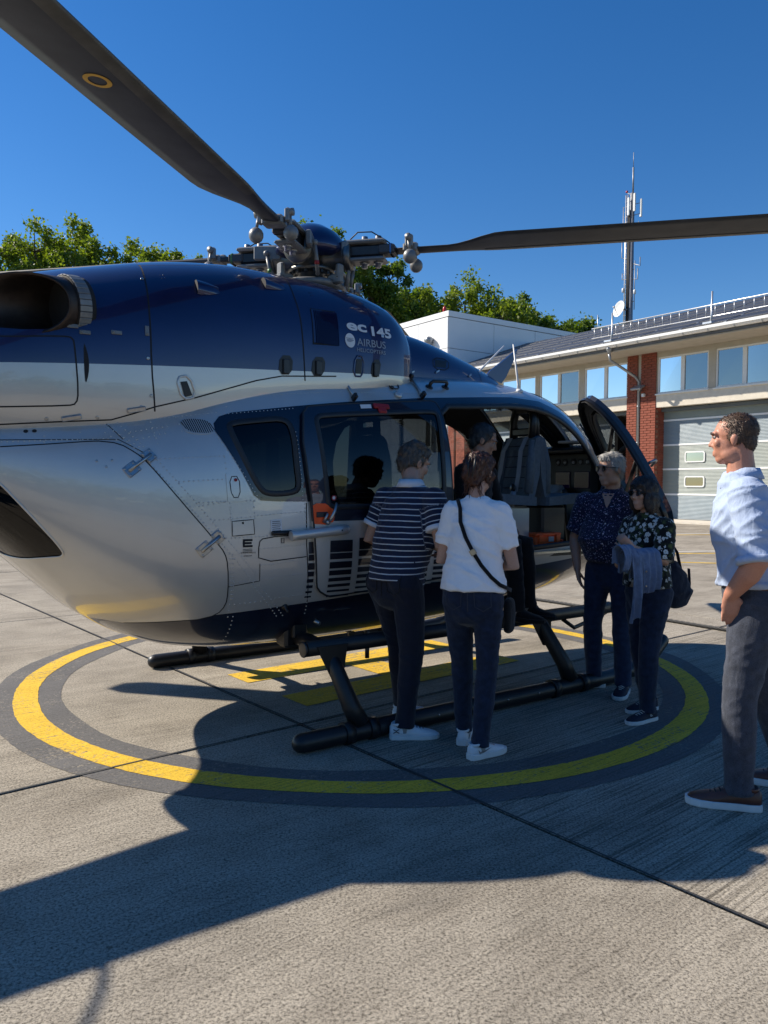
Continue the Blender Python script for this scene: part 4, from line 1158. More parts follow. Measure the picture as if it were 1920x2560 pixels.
# air scoops: raised teardrop lips with a dark mouth facing aft
def scoop(X, z, L, Hh, par):
    p, a_, b_, n = frame_on(CS, X, z, 0); m = MB(); ns, nt = 9, 10; vs, fs = [], []
    for i in range(ns):
        u = i/(ns-1); ln = (-L*.6+L*1.2*u)
        for j in range(nt):
            t = -1+2*j/(nt-1); wd = Hh*(1-.55*u**2); hh = .034*math.sqrt(max(0, 1-t*t))*(1-u)**.7
            q = p+a_*ln+b_*(t*wd)+n*(hh+.001); vs.append(q)
    for i in range(ns-1):
        for j in range(nt-1): fs.append((i*nt+j, (i+1)*nt+j, (i+1)*nt+j+1, i*nt+j+1))
    m.add(vs, fs, 0, True); k = len(m.v); m.add([vs[j] for j in range(nt)], [tuple(range(nt))], 1); return m.build('air_scoop', [M_NAVY, M_SEAM], par)
scoop(-1.045, 2.645, .115, .052, cwr); scoop(-.585, 2.745, .125, .045, cwr)
# louvre with vertical blades
lv = patch('louvre', CS, [(-.365,2.622),(-.176,2.627),(-.180,2.398),(-.375,2.386)], M_SEAM, cwr, off=.003, sp=.06)
for i in range(15):
    x = -.362+i*.0128; top = [on(CS, x+.004, 2.615, o_)[0] for o_ in (.004,)][0]; bm0 = MB(); rows = []
    for z in np.linspace(2.615, 2.396, 7):
        p, n = on(CS, x-.006*(2.615-z)/.22, z, .003); q, _ = on(CS, x+.008-.006*(2.615-z)/.22, z, .014); rows += [p, q]
    bm0.add(rows, [(2*k, 2*k+1, 2*k+3, 2*k+2) for k in range(6)]); bm0.build('slat', M_NAVY, lv)
# recessed pockets with latches along the lower edge
for q in ([(-.615,2.292),(-.524,2.297),(-.529,2.181),(-.626,2.172)], [(-.376,2.307),(-.283,2.314),(-.294,2.193),(-.392,2.185)], [(.095,2.341),(.17,2.346),(.152,2.226),(.077,2.222)]):
    po = patch('latch_pocket', CS, smooth_loop(q, 1), M_BLK, cwr, off=.003, sp=.05)
    xm = sum(a[0] for a in q)/4; zm = sum(a[1] for a in q)/4; p, a_, b_, n = frame_on(CS, xm, zm, .008)
    m = MB(); m.obox(p-b_*.01, a_, b_, n, .022, .045, .008, 0, .004); m.build('latch', M_BLKS, po)
q = [(-.05,2.349),(.022,2.354),(.016,2.218),(-.068,2.214)]
ribbon('pocket_rim', CS, smooth_loop(q, 1), .012, .002, M_NAVY, cwr, True, False, .004); patch('latch_pocket', CS, [(-.038,2.33),(.006,2.332),(.0,2.235),(-.05,2.232)], M_BLK, cwr, off=.003, sp=.05)
q = [(-1.273,2.097),(-1.196,2.117),(-1.149,1.998),(-1.235,1.975)]
ribbon('pocket_rim', CS, smooth_loop(q, 1), .014, .002, M_SILV, cwr, True, False, .006)
patch('latch_pocket', CS, [(-1.248,2.075),(-1.21,2.082),(-1.178,2.005),(-1.222,1.99)], M_BLK, cwr, off=.004, sp=.05)
for cx in ((-1.30,2.70),(-.33,2.74),(.10,2.68)):
    for dx, dz in ((0,0),(.018,.004),(.002,-.02),(.02,-.016)):
        p, n = on(CS, cx[0]+dx, cx[1]+dz, .001); m = MB(); m.lathe(p, n, [(.004,0),(.003,.0015)], 6); m.build('screw', M_NAVY, cwr)
# lettering
lettering(CS, 'ec', -.103, 2.519, .098, .003, M_WHITE, 'lettering', cwr, .0032, 1.0, .165)
lettering(CS, '145', .102, 2.503, .088, .003, M_WHITE, 'lettering', cwr, .0032, 1.0, .180, .02)
lettering(CS, 'AIRBUS', -.030, 2.420, .070, .003, M_GREYT, 'lettering', cwr, .0005, 1.0, .245, .02)
lettering(CS, 'HELICOPTERS', -.034, 2.380, .036, .003, M_GREYT, 'lettering', cwr, .0, 1.0, .245, .015)
p, a_, b_, n = frame_on(CS, -.087, 2.445, .003); m = MB(); k = 24
m.add([p+a_*.040*math.cos(t)+b_*.048*math.sin(t) for t in np.linspace(0, 2*math.pi, k, endpoint=False)], [tuple(range(k))]); lg = m.build('round_emblem', M_WHITE, cwr)
m = MB(); p = p+n*.001; m.add([p-a_*.03+b_*.004, p-a_*.004+b_*.012, p+a_*.03+b_*.006, p+a_*.028+b_*.0, p+a_*.0-b_*.012, p-a_*.022-b_*.01], [tuple(range(6))]); m.tube([p-a_*.034+b_*.013, p+a_*.026+b_*.016], .0016, 4); m.build('emblem_print', M_GREYT, lg)

# ---- exhaust pipes: scarfed outlets, the outer side cut back
for sg in (-1, 1):
    ax = V(-.955, sg*.27, -.10).normalized(); base = V(-1.79, sg*.50, 2.445); ro = .155
    outw = V(0, sg, 0); outw = (outw-ax*outw.dot(ax)).normalized(); upw = V(0,0,1); upw = (upw-ax*upw.dot(ax)-outw*upw.dot(outw)).normalized()
    def exring(t, rad):  # t 0..1 from flange to lip
        vs = []
        for k in range(40):
            an = 2*math.pi*k/40; L = .10+.40*(.5-.5*math.cos(an))**1.15; vs.append(base+ax*(t*L)+(outw*math.cos(an)+upw*math.sin(an))*rad)
        return vs
    ts = [0,.25,.5,.75,1.0]; ex = MB(); vs = []
    for t in ts: vs += exring(t, ro*(1+.05*t))
    vs += exring(1.012, ro*1.03)
    for t in reversed(ts): vs += exring(t, ro*(1+.05*t)-.014)
    n = len(vs)//40; ex.add(vs, [(i*40+k, i*40+(k+1) % 40, (i+1)*40+(k+1) % 40, (i+1)*40+k) for i in range(n-1) for k in range(40)], 0, True); eo = ex.build('exhaust_pipe', M_EXH, heli)
    m = MB(); m.lathe(base+ax*.02, ax, [(ro-.005,0),(ro*.72,.004),(ro*.70,-.10),(ro*.55,-.12)], 36); m.build('pipe_throat', M_SOOT, eo)
    for k in range(34):
        an = 2*math.pi*k/34; d0 = outw*math.cos(an)+upw*math.sin(an); td = ax.cross(d0)
        m = MB(); m.obox(base+ax*.012+d0*(ro+.016), ax, td, (d0-ax*.25), .034, .0148, .003, 0, .002); m.build('heat_shield_segment', M_HUBG, eo)
    m = MB(); m.lathe(base-ax*.05, ax, [(ro+.0,0),(ro+.011,.0),(ro+.011,.10),(ro+.0,.10)], 36); m.build('shield_band', M_SOOT, eo)

# ---- forward fairing and roof gear
fa = patch('roof_fairing', FS, [(.2,0.0),(1.9,0.0),(1.9,1.0),(.2,1.0)], M_NAVY, off=0, sp=.06, dom='xs', step=.06)
fb = patch('roof_fairing', FS, [(.2,0.0),(1.9,0.0),(1.9,1.0),(.2,1.0)], M_NAVY, off=0, sp=.06, dom='xs', step=.06, mirror=True)
ribbon('hatch_gap', FS, smooth_loop([(.849,2.47),(1.03,2.472),(.995,2.382),(.831,2.378)], 1), .008, .001, M_SEAM, fa, True); patch('hatch_window', FS, [(.87,2.455),(1.0,2.458),(.97,2.40),(.855,2.396)], M_BLK, fa, off=.002, sp=.05)
ribbon('panel_gap', FS, [(1.42,2.50),(1.40,2.40),(1.40,2.27)], .006, .001, M_SEAM, fa)
for x, z in ((.87,2.36),(1.25,2.37),(.62,2.33)):
    p, a_, b_, n = frame_on(FS, x, z, .006); m = MB(); m.obox(p, a_+b_*.5, b_, n, .022, .008, .006, 0, .003); m.build('latch', M_STEEL, fa)
def post(a, b, r, mat, name, foot=True):
    m = MB(); a, b = V(a), V(b); m.tube([a, a+(b-a)*.15, b], [r*2.0 if foot else r, r, r*.7], 8)
    if foot: m.lathe(a, (b-a), [(r*4,-.01),(r*3.4,.008),(r*1.8,.02)], 12)
    return m.build(name, mat, heli)
pA, nA = on(HS, 1.674, 2.27, -.003); post(pA, V(1.61,-.45,2.64), .009, M_WHITE, 'rod_antenna')
post((1.645,.0,2.47),(1.945,.0,2.725), .009, M_WHITE, 'rod_antenna', False)
m = MB()   # swept blade aerial standing on the fairing
prof = [(1.74,2.44),(1.80,2.50),(1.95,2.60),(2.125,2.72),(2.07,2.60),(1.98,2.45),(1.93,2.40)]
m.prism([(x, z) for x, z in prof], -.012, .012, 0, lambda x, y, z: (x, z+.02, y)); m.build('blade_aerial', M_NAVY, heli)
def grab(xa, xb, z, hgt, mat):
    pa, na = on(HS, xa, z, 0); pb, nb = on(HS, xb, z+.01, 0)
    m = MB(); m.tube([pa, pa+na*hgt*.7, pa+na*hgt+(pb-pa)*.1, pb+nb*hgt-(pb-pa)*.1, pb+nb*hgt*.7, pb], .013, 8)
    for p, n in ((pa, na), (pb, nb)): m.lathe(p, n, [(.03,0),(.028,.006),(.016,.010)], 12)
    return m.build('grab_handle', mat, heli)
grab(-.575,-.345,2.160,.055,M_SILV); grab(.635,.79,2.205,.05,M_BLKS)
for (xa, za), (xb, zb_) in (((-.097,2.215),(-.10,2.056)), ((.52,2.252),(.495,2.115))):
    pa, na = on(HS, xa, za, .02); pb, nb = on(HS, xb, zb_, .02); m = MB(); m.tube([pa, pb], .009, 8)
    for p, n in ((pa, na), (pb, nb)): m.obox(p, n, (1,0,0), n.cross(V(1,0,0)), .03, .012, .02, 1, .006)
    m.build('door_damper', [M_STEEL, M_BLKS], heli)
p, n = on(HS, .298, 2.188, .004); m = MB(); k = 20; u_ = n.orthogonal().normalized(); w_ = n.cross(u_)
m.tube([p+(u_*math.cos(t)+w_*math.sin(t))*.045 for t in np.linspace(.3, 5.6, 16)], .004, 5); m.lathe(p-u_*.05, n, [(.016,0),(.012,.012)], 10); m.build('tie_cord', M_BLKS, heli)
p, n = on(HS, .285, 2.11, 0); m = MB(); m.lathe(p, n, [(.028,0),(.028,.016),(.018,.022)], 14); m.build('filler_cap', M_SILV, heli)
m = MB(); p, n = on(HS, .36, 2.255, 0); m.add([p+V(-.12,0,-.02), p+V(.10,0,-.02), p+V(.02,.06,.07)], [(0,1,2)]); m.add([p+V(-.12,.08,-.02), p+V(.10,.08,-.02), p+V(.02,.06,.07)], [(0,2,1)]); m.build('cowl_wedge', M_BLK, heli)

# ---- tail
for T_, xe, nm in ((HS, -2.75, 'tail_closure'), (CS, -2.9, 'cowling_closure')):
    q = surf(T_, np.full(24, xe), np.linspace(0, 1, 24)); q = np.concatenate([q, (q*[1,-1,1])[::-1][1:-1]]); m = MB(); m.add(q, [tuple(range(len(q)))]); m.build(nm, M_COWL, heli)
tb = MB(); prof = []
xs_ = [-2.3,-2.8,-3.6,-4.8,-6.2,-7.2]; rs_ = [.36,.30,.25,.21,.175,.16]; zs_ = [1.98,2.0,2.03,2.08,2.14,2.19]
vs, fs = [], []
for x, r_, z in zip(xs_, rs_, zs_):
    for k in range(24): an = 2*math.pi*k/24; vs.append((x, r_*.9*math.cos(an), z+r_*math.sin(an)))
for i in range(5):
    for k in range(24): k2 = (k+1) % 24; fs.append((i*24+k, i*24+k2, (i+1)*24+k2, (i+1)*24+k))
tb.add(vs, fs+[tuple(range(24)), tuple(range(120,144))], 0, True); tb.build('tail_boom', M_COWL, heli)
m = MB(); m.tube([(-3.75,0,2.26),(-3.95,0,2.33),(-4.1,0,2.46),(-4.3,0,2.60),(-4.7,0,2.68),(-5.2,0,2.68)], .012, 8); m.build('boom_aerial', M_BLK, heli)
m = MB(); m.prism([(-6.7,2.2),(-7.25,2.2),(-8.0,3.55),(-7.55,3.55)], -.05, .05, 0, lambda x, y, z: (x, z, y)); m.build('tail_fin', M_NAVY, heli)
m = MB(); m.prism([(-5.3,-1.55),(-5.8,-1.55),(-5.85,1.55),(-5.3,1.55)], 2.1, 2.15); m.build('tailplane', M_SILV, heli)
for sg in (-1, 1):
    m = MB(); m.prism([(-5.15,1.72),(-5.75,1.75),(-6.15,2.85),(-5.7,2.85)], sg*1.55-.02, sg*1.55+.02, 0, lambda x, y, z: (x, z, y)); m.build('end_plate', M_NAVY, heli)
m = MB(); m.tube([(-6.9,0,2.02),(-7.25,0,1.62),(-7.5,0,1.55)], .02, 8); m.build('tail_skid', M_BLK, heli)
m = MB(); m.obox((-7.72,-.22,3.3),(.3,0,1),(1,0,-.3),(0,1,0),.95,.09,.012,0,.01); m.build('tail_rotor_blade', M_BLADE, heli)
# ------------------------------------------------------------------ open front door, hinged along the raked windscreen post
FDO = smooth_loop([(1.29,.92),(1.255,1.5),(1.25,1.94),(1.29,2.03),(1.56,2.065),(1.8,2.045),(1.975,1.995),(2.13,1.92),(2.27,1.83),(2.40,1.68),(2.47,1.52),(2.48,1.36),(2.40,1.13),(2.27,.96)], 1)
FDW = smooth_loop([(1.36,1.22),(1.335,1.6),(1.325,1.93),(1.55,1.99),(1.78,1.97),(1.96,1.915),(2.10,1.84),(2.22,1.75),(2.34,1.60),(2.39,1.44),(2.36,1.28),(2.2,1.17)], 2)
ph, _ = on(HS, 2.5, 1.3, .02); ph = ph+V(0,-.30,0)
axh = V(-math.sin(math.radians(39)), 0, math.cos(math.radians(39)))
DM = Matrix.Translation(ph) @ Matrix.Rotation(math.radians(46), 4, axh) @ Matrix.Translation(-ph) @ Matrix.Translation((0,-.30,0))
fd = patch('front_door', HS, FDO, M_BAND, holes=[FDW], off=.015, sp=.06, skirt=.045); fd.matrix_basis = DM
patch('inner_skin', HS, FDO, M_BLKS, fd, holes=[FDW], off=-.03, sp=.08)
o = patch('bulged_pane', HS, FDW, M_CLEARG, fd, off=.006, sp=.06)
ribbon('door_frame', HS, FDO, .05, -.045, M_BLKS, fd, True, False, .025); ribbon('door_seal', HS, FDO, .022, -.055, M_RUB, fd, True, False, .02)
ribbon('pane_frame', HS, FDW, .045, -.035, M_BLKS, fd, True, False, .045)
for z in (1.74, 1.45):
    m = MB(); a = on(HS, 1.30, z+.02, -.04)[0]; b = on(HS, 2.39 if z < 1.6 else 2.22, z, -.04)[0]; m.tube([a, (a+b)/2, b], .014, 8); m.build('inner_bar', M_BLK, fd)
m = MB(); a = on(HS, 1.31, 1.42, .02)[0]; n = on(HS, 1.31, 1.42, 0)[1]; m.tube([a, a+n*.05, a+n*.06+V(.1,0,.01), a+n*.02+V(.15,0,.0)], .010, 8); m.build('door_handle', M_STEEL, fd)

for z in (1.30, 1.62):   # goose-neck hinge arms
    a = on(HS, 2.52, z, -.01)[0]; b = DM @ on(HS, 2.46 if z < 1.5 else 2.38, z, -.01)[0]; m = MB(); m.tube([a, a+V(.03,-.14,0), b+V(.02,.03,0), b], .014, 8); m.build('door_hinge_arm', M_BLK, heli)

# ------------------------------------------------------------------ rotor
HZ = 3.16
hub = MB()
hub.lathe((0,0,2.72),(0,0,1),[(.095,0),(.095,.30),(.12,.31),(.17,.315),(.17,.335),(.125,.34),(.12,.40),(.15,.47),(.16,.52),(.12,.56)],28)
RA = [math.radians(-48.9+90*k) for k in range(4)]
for an in RA:
    d_ = V(math.cos(an), math.sin(an), 0); hub.lathe(V(0,0,HZ-.03)+d_*.08, d_, [(.10,0),(.092,.04),(.082,.10),(.085,.16),(.095,.17),(.095,.20),(.06,.205)], 20)
hub_o = hub.build('rotor_hub', M_TITAN, heli)
for k in range(16):
    an = 2*math.pi*k/16; m = MB(); m.lathe((.148*math.cos(an),.148*math.sin(an),3.01),(0,0,1),[(.013,0),(.013,.055),(.008,.06)],6,0,False); m.build('bolt', M_BLKS, hub_o)
m = MB(); m.lathe((0,0,3.16),(0,0,1),[(.20,-.03),(.255,.0),(.262,.03),(.24,.09),(.19,.15),(.11,.20),(.03,.218),(.004,.22)],32); m.build('dome_cap', M_NAVY, hub_o)
m = MB(); m.lathe((0,0,2.90),(0,0,1),[(.11,0),(.24,.005),(.25,.03),(.24,.05),(.2,.06),(.12,.07)],28); so = m.build('swash_plate', M_HUBG, hub_o)
for k in range(4):
    an = RA[k]-.5; d_ = V(math.cos(an), math.sin(an), 0); m = MB(); m.obox(d_*.25+V(0,0,2.95), d_, V(0,0,1).cross(d_), (0,0,1), .06, .025, .035, 0, .01); m.obox(d_*.29+V(0,0,3.0), d_, V(0,0,1).cross(d_), (0,0,1), .018, .03, .05, 0, .01); m.build('swash_lug', M_HUBG, hub_o)
m = MB(); sa = V(.16,-.22,2.92); m.tube([sa, sa+V(.02,-.01,.14), V(.08,-.12,3.08)], [.02,.018,.02], 8); m.tube([sa+V(.04,0,0), sa+V(.05,-.01,.12)], .012, 8); m.build('scissor_link', M_HUBG, hub_o)
BMK = [M_RED, simple('blue_band', (.03,.16,.45), .5), simple('yellow_band', (.5,.38,.03), .5), simple('green_band', (.05,.2,.06), .5)]
def blade_secs(part_fn, rs):
    vs = []
    for r in rs:
        t = min(1, max(0, (r-.98)/.42)); t = t*t*(3-2*t)
        le, te = .058+.034*t, -.058-.172*t
        if r > 5.35: te += (r-5.35)*.5; le -= (r-5.35)*.4
        th = (.048-.006*t); tw = math.radians(-3.2)*t
        for x, y in part_fn(le, te, th):
            vs.append((r, x*math.cos(tw)-y*math.sin(tw), HZ-.001*(r-.6)+x*math.sin(tw)+y*math.cos(tw)))
    return vs
AF = [(1.0,0),(.97,.28),(.88,.44),(.70,.5),(.45,.40),(.2,.18),(0,.02),(0,-.02),(.2,-.12),(.45,-.26),(.70,-.34),(.88,-.34),(.97,-.22)]
def full(le, te, th): return [(te+(le-te)*a, th*b) for a, b in AF]
rs = [.60,.75,.90,1.0,1.08,1.16,1.25,1.34,1.42,1.6,2.0,2.6,3.2,3.9,4.6,5.1,5.35,5.45,5.5]
nA_ = len(AF); vs = blade_secs(full, rs); fs = []
for i in range(len(rs)-1):
    for k in range(nA_): k2 = (k+1) % nA_; fs.append((i*nA_+k, i*nA_+k2, (i+1)*nA_+k2, (i+1)*nA_+k))
fs += [tuple(range(nA_)), tuple((len(rs)-1)*nA_+k for k in range(nA_))]
m = MB(); m.add(vs, fs, 0, True); blade_me = m.mesh('rotor_blade', M_BLADE)
def strip(le, te, th):  # nose skin wraps the front fifth
    return [(te+(le-te)*.80, th*.49+.0012), (te+(le-te)*.9, th*.44+.0015), (te+(le-te)*.97+.001, th*.29), (le+.0018, 0), (te+(le-te)*.97+.001, -th*.24), (te+(le-te)*.88, -th*.35-.0018), (te+(le-te)*.80, -th*.36-.0018)]
rs2 = [r for r in rs if 1.16 < r < 5.4]; vs = blade_secs(strip, rs2); fs = []
for i in range(len(rs2)-1):
    for k in range(6): fs.append((i*7+k, i*7+k+1, (i+1)*7+k+1, (i+1)*7+k))
m = MB(); m.add(vs, fs, 0, True); strip_me = m.mesh('erosion_strip', M_ABRA)
m = MB(); k = 32
def under(r, y):
    t = 1; le, te, th = .092, -.23, .042; tw = math.radians(-3.2); a = (y-te)/(le-te)
    yy = -th*np.interp(a, [0,.2,.45,.70,.88,1], [.02,.12,.26,.34,.34,.1])-.0022
    return (r, y*math.cos(tw)-yy*math.sin(tw), HZ-.001*(r-.6)+y*math.sin(tw)+yy*math.cos(tw))
vs = [under(2.52+rr*math.cos(t), -.075+rr*math.sin(t)) for rr in (.038,.058) for t in np.linspace(0, 2*math.pi, k, endpoint=False)]
m.add(vs, [(i, (i+1) % k, k+(i+1) % k, k+i) for i in range(k)]); ring_me = m.mesh('yellow_ring_mark', M_YRING)
for i, an in enumerate(RA):
    bo = link('rotor_blade', blade_me, heli); bo.rotation_euler = (0, math.radians(3.2) if i == 1 else 0, an)
    if i == 1: bo.location.z = 0.0
    link('erosion_strip', strip_me, bo)
    if i == 3: link('yellow_ring_mark', ring_me, bo)
    # grip: fork plates, dark damper block, bolts, pendulum weights
    m = MB()
    for sz in (-1, 1): m.obox((.40,0,HZ+sz*.062),(1,0,0),(0,1,0),(0,0,1),.16,.075,.014,0,.010)
    m.obox((.27,0,HZ),(1,0,0),(0,1,0),(0,0,1),.03,.085,.075,0,.015); m.obox((.30,.09,HZ+.01),(1,.2,0),(0,1,0),(0,0,1),.10,.02,.05,0,.008)
    gp_ = m.build('blade_grip', M_HUBG, bo)
    m = MB(); m.obox((.42,0,HZ),(1,0,0),(0,1,0),(0,0,1),.13,.052,.040,0,.012); m.build('elastomer_block', M_BLKS, bo)
    m = MB(); m.obox((.57,0,HZ+.003),(1,0,0),(0,1,0),(0,0,1),.06,.062,.034,0,.01); m.build('blade_cuff', M_BLADE, bo)
    m = MB(); m.obox((.60,0,HZ+.004),(1,0,0),(0,1,0),(0,0,1),.012,.0645,.0365,0,.01); m.build('colour_band', BMK[(i+1) % 4], bo)
    for sz in (-1, 1):
        for x in (.40,.50):
            m = MB(); m.lathe((x,0,HZ+sz*.074),(0,0,sz),[(.034,0),(.034,.012),(.022,.014),(.022,.036),(.012,.04)],12); m.build('grip_bolt', M_STEEL, bo)
    m = MB(); m.lathe((.26,0,HZ-.03),(1,0,0),[(.098,0),(.104,.01),(.104,.04),(.098,.05)],20); m.build('bearing_ring', M_TITAN, bo)
    # pendulum absorbers either side of the neck
    m = MB(); m.obox((.74,0,HZ+.004),(1,0,0),(0,1,0),(0,0,1),.05,.072,.032,0,.012); m.build('absorber_clamp', M_HUBG, bo)
    for sy_ in (-1, 1):
        m = MB(); c0 = V(.74, sy_*.105, HZ+.035); m.obox(c0-V(0,sy_*.012,0),(1,0,0),(0,1,0),(0,0,1),.028,.018,.045,0,.01); m.lathe(c0+V(0,-.025,.02),(0,1,0),[(.024,0),(.024,.05)],12)
        m.tube([c0, c0+V(.01,sy_*.01,-.07)], [.012,.010], 8); m.ball(c0+V(.012,sy_*.012,-.115), .048, 14, 0, (1,1,1.05)); m.build('pendulum_weight', M_HUBG, bo)
    m = MB(); m.tube([(.30,.125,HZ-.01),(.27,.13,HZ-.12),(.22,.12,2.96)], [.012,.016,.014], 8); m.ball((.30,.125,HZ),.022,10); pl = m.build('pitch_link', M_HUBG, bo)
    m = MB(); m.tube([(.272,.130,HZ-.115),(.266,.129,HZ-.14)], .018, 8); m.build('link_band', BMK[(i+1) % 4], pl)
    m = MB(); m.tube([(.30,-.03,HZ+.09),(.36,-.05,HZ+.13),(.46,-.04,HZ+.13),(.56,-.02,HZ+.07),(.60,-.01,HZ+.04)], .005, 5); m.build('bonding_lead', M_CABLE, bo)

# ------------------------------------------------------------------ landing gear
for sg in (-1, 1):
    Y = 1.2*sg
    m = MB(); m.tube([(-.75,Y,.058),(1.9,Y,.058),(2.2,Y,.075),(2.42,Y,.14),(2.58,Y,.26)], .056, 14, round_end=True); sk = m.build('skid_tube', M_BLK, heli)
    for x in (-.45,-.28,1.30,1.60):
        m = MB(); m.tube([(x-.03,Y,.06),(x+.03,Y,.06)], .066, 14); m.build('skid_clamp', M_BLK, sk)
    for x in (-.1,.2,.5,.8,1.1):
        m = MB(); m.lathe((x,Y+sg*.054,.07),(0,sg,0),[(.008,0),(.007,.005)],6); m.build('rivet_head', M_STEEL, sk)
    m = MB(); m.tube([(-.36,Y,.10),(-.40,Y-sg*.03,.20),(-.44,Y-sg*.13,.40),(-.455,Y-sg*.2,.50),(-.46,Y-sg*.42,.53),(-.46,Y-sg*.6,.52)], [.062,.055,.048,.045,.045,.045], 12); m.build('rear_leg', M_BLK, heli)
    m = MB(); m.tube([(1.48,Y,.10),(1.44,Y-sg*.03,.22),(1.36,Y-sg*.13,.44),(1.33,Y-sg*.22,.58),(1.33,Y-sg*.34,.68),(1.33,Y-sg*.5,.73),(1.33,Y-sg*.8,.72),(1.33,0,.70)], [.062,.055,.05,.048,.048,.048,.048,.048], 12); m.build('front_leg', M_BLK, heli)
    m = MB(); ys = Y-sg*.19; m.tube([(-.62,ys,.535),(2.15,ys,.545)], .046, 14); st_ = m.build('step_tube', M_BLK, heli)
    m = MB(); m.lathe((-.625,ys,.535),(-1,0,0),[(.047,0),(.047,.012),(.04,.014)],14); m.build('end_cap', M_BLKS, st_)
    for x, x2 in ((-.50,-.44),(1.28,1.37)):
        m = MB(); m.prism([(x-.07,.55),(x+.14,.55),(x2+.05,.34),(x2-.02,.34)], ys-.008-sg*.0, ys+.008, 0, lambda a, b, c_: (a, c_+sg*.048, b)); m.build('gusset_plate', M_BLK, heli)
    m = MB(); m.tube([(-.18,ys,.53),(-.18,ys,.43)], .014, 8); m.build('tie_down_pin', M_BLK, heli)
m = MB(); m.tube([(-.46,-.65,.52),(-.46,.65,.52)], .045, 12); m.build('rear_cross_tube', M_BLK, heli)
for sg in (-1, 1):
    m = MB(); m.obox((-.47,sg*.58,.54),(1,0,0),(0,1,0),(0,0,1),.085,.07,.075,0,.02); m.obox((-.47,sg*.66,.58),(1,0,0),(0,1,0),(0,0,1),.05,.03,.05,0,.01); m.build('gear_bracket', M_BLK, heli)
    m = MB(); m.tube([(-.38,sg*.68,.64),(-.36,sg*.74,.62)], [.02,.012], 8); m.lathe((-.30,sg*.7,.66),(0,sg,0),[(.016,0),(.012,.02)],10); m.build('bracket_bolt', M_STEEL, heli)
for x, y, L, w in ((1.75,-.1,.17,.12),(.55,.15,.10,.06),(.2,-.25,.12,.03)):
    m = MB(); zb_ = float(cub(HS, np.array([x]))[0, 1]); m.prism([(x-w,zb_+.04),(x+w,zb_+.04),(x+w*.8,zb_-L),(x-w*.5,zb_-L)], y-.012, y+.012, 0, lambda a, b, c_: (a, c_, b)); m.build('belly_aerial', M_BLK, heli)
m = MB(); m.tube([(1.45,-.5,.60),(1.38,-.42,.52),(1.22,-.3,.40),(1.1,-.2,.36)], .018, 8); m.tube([(1.5,-.5,.60),(1.42,-.42,.5),(1.24,-.3,.37)], .012, 8); m.ball((1.5,-.52,.62),.06,12); m.build('winch_hose', M_BLK, heli)
m = MB(); m.tube([(1.6,-1.02,.50),(1.75,-1.0,.42),(2.0,-.98,.46),(2.15,-.98,.5)], .016, 8); m.build('step_cable', M_BLK, heli)

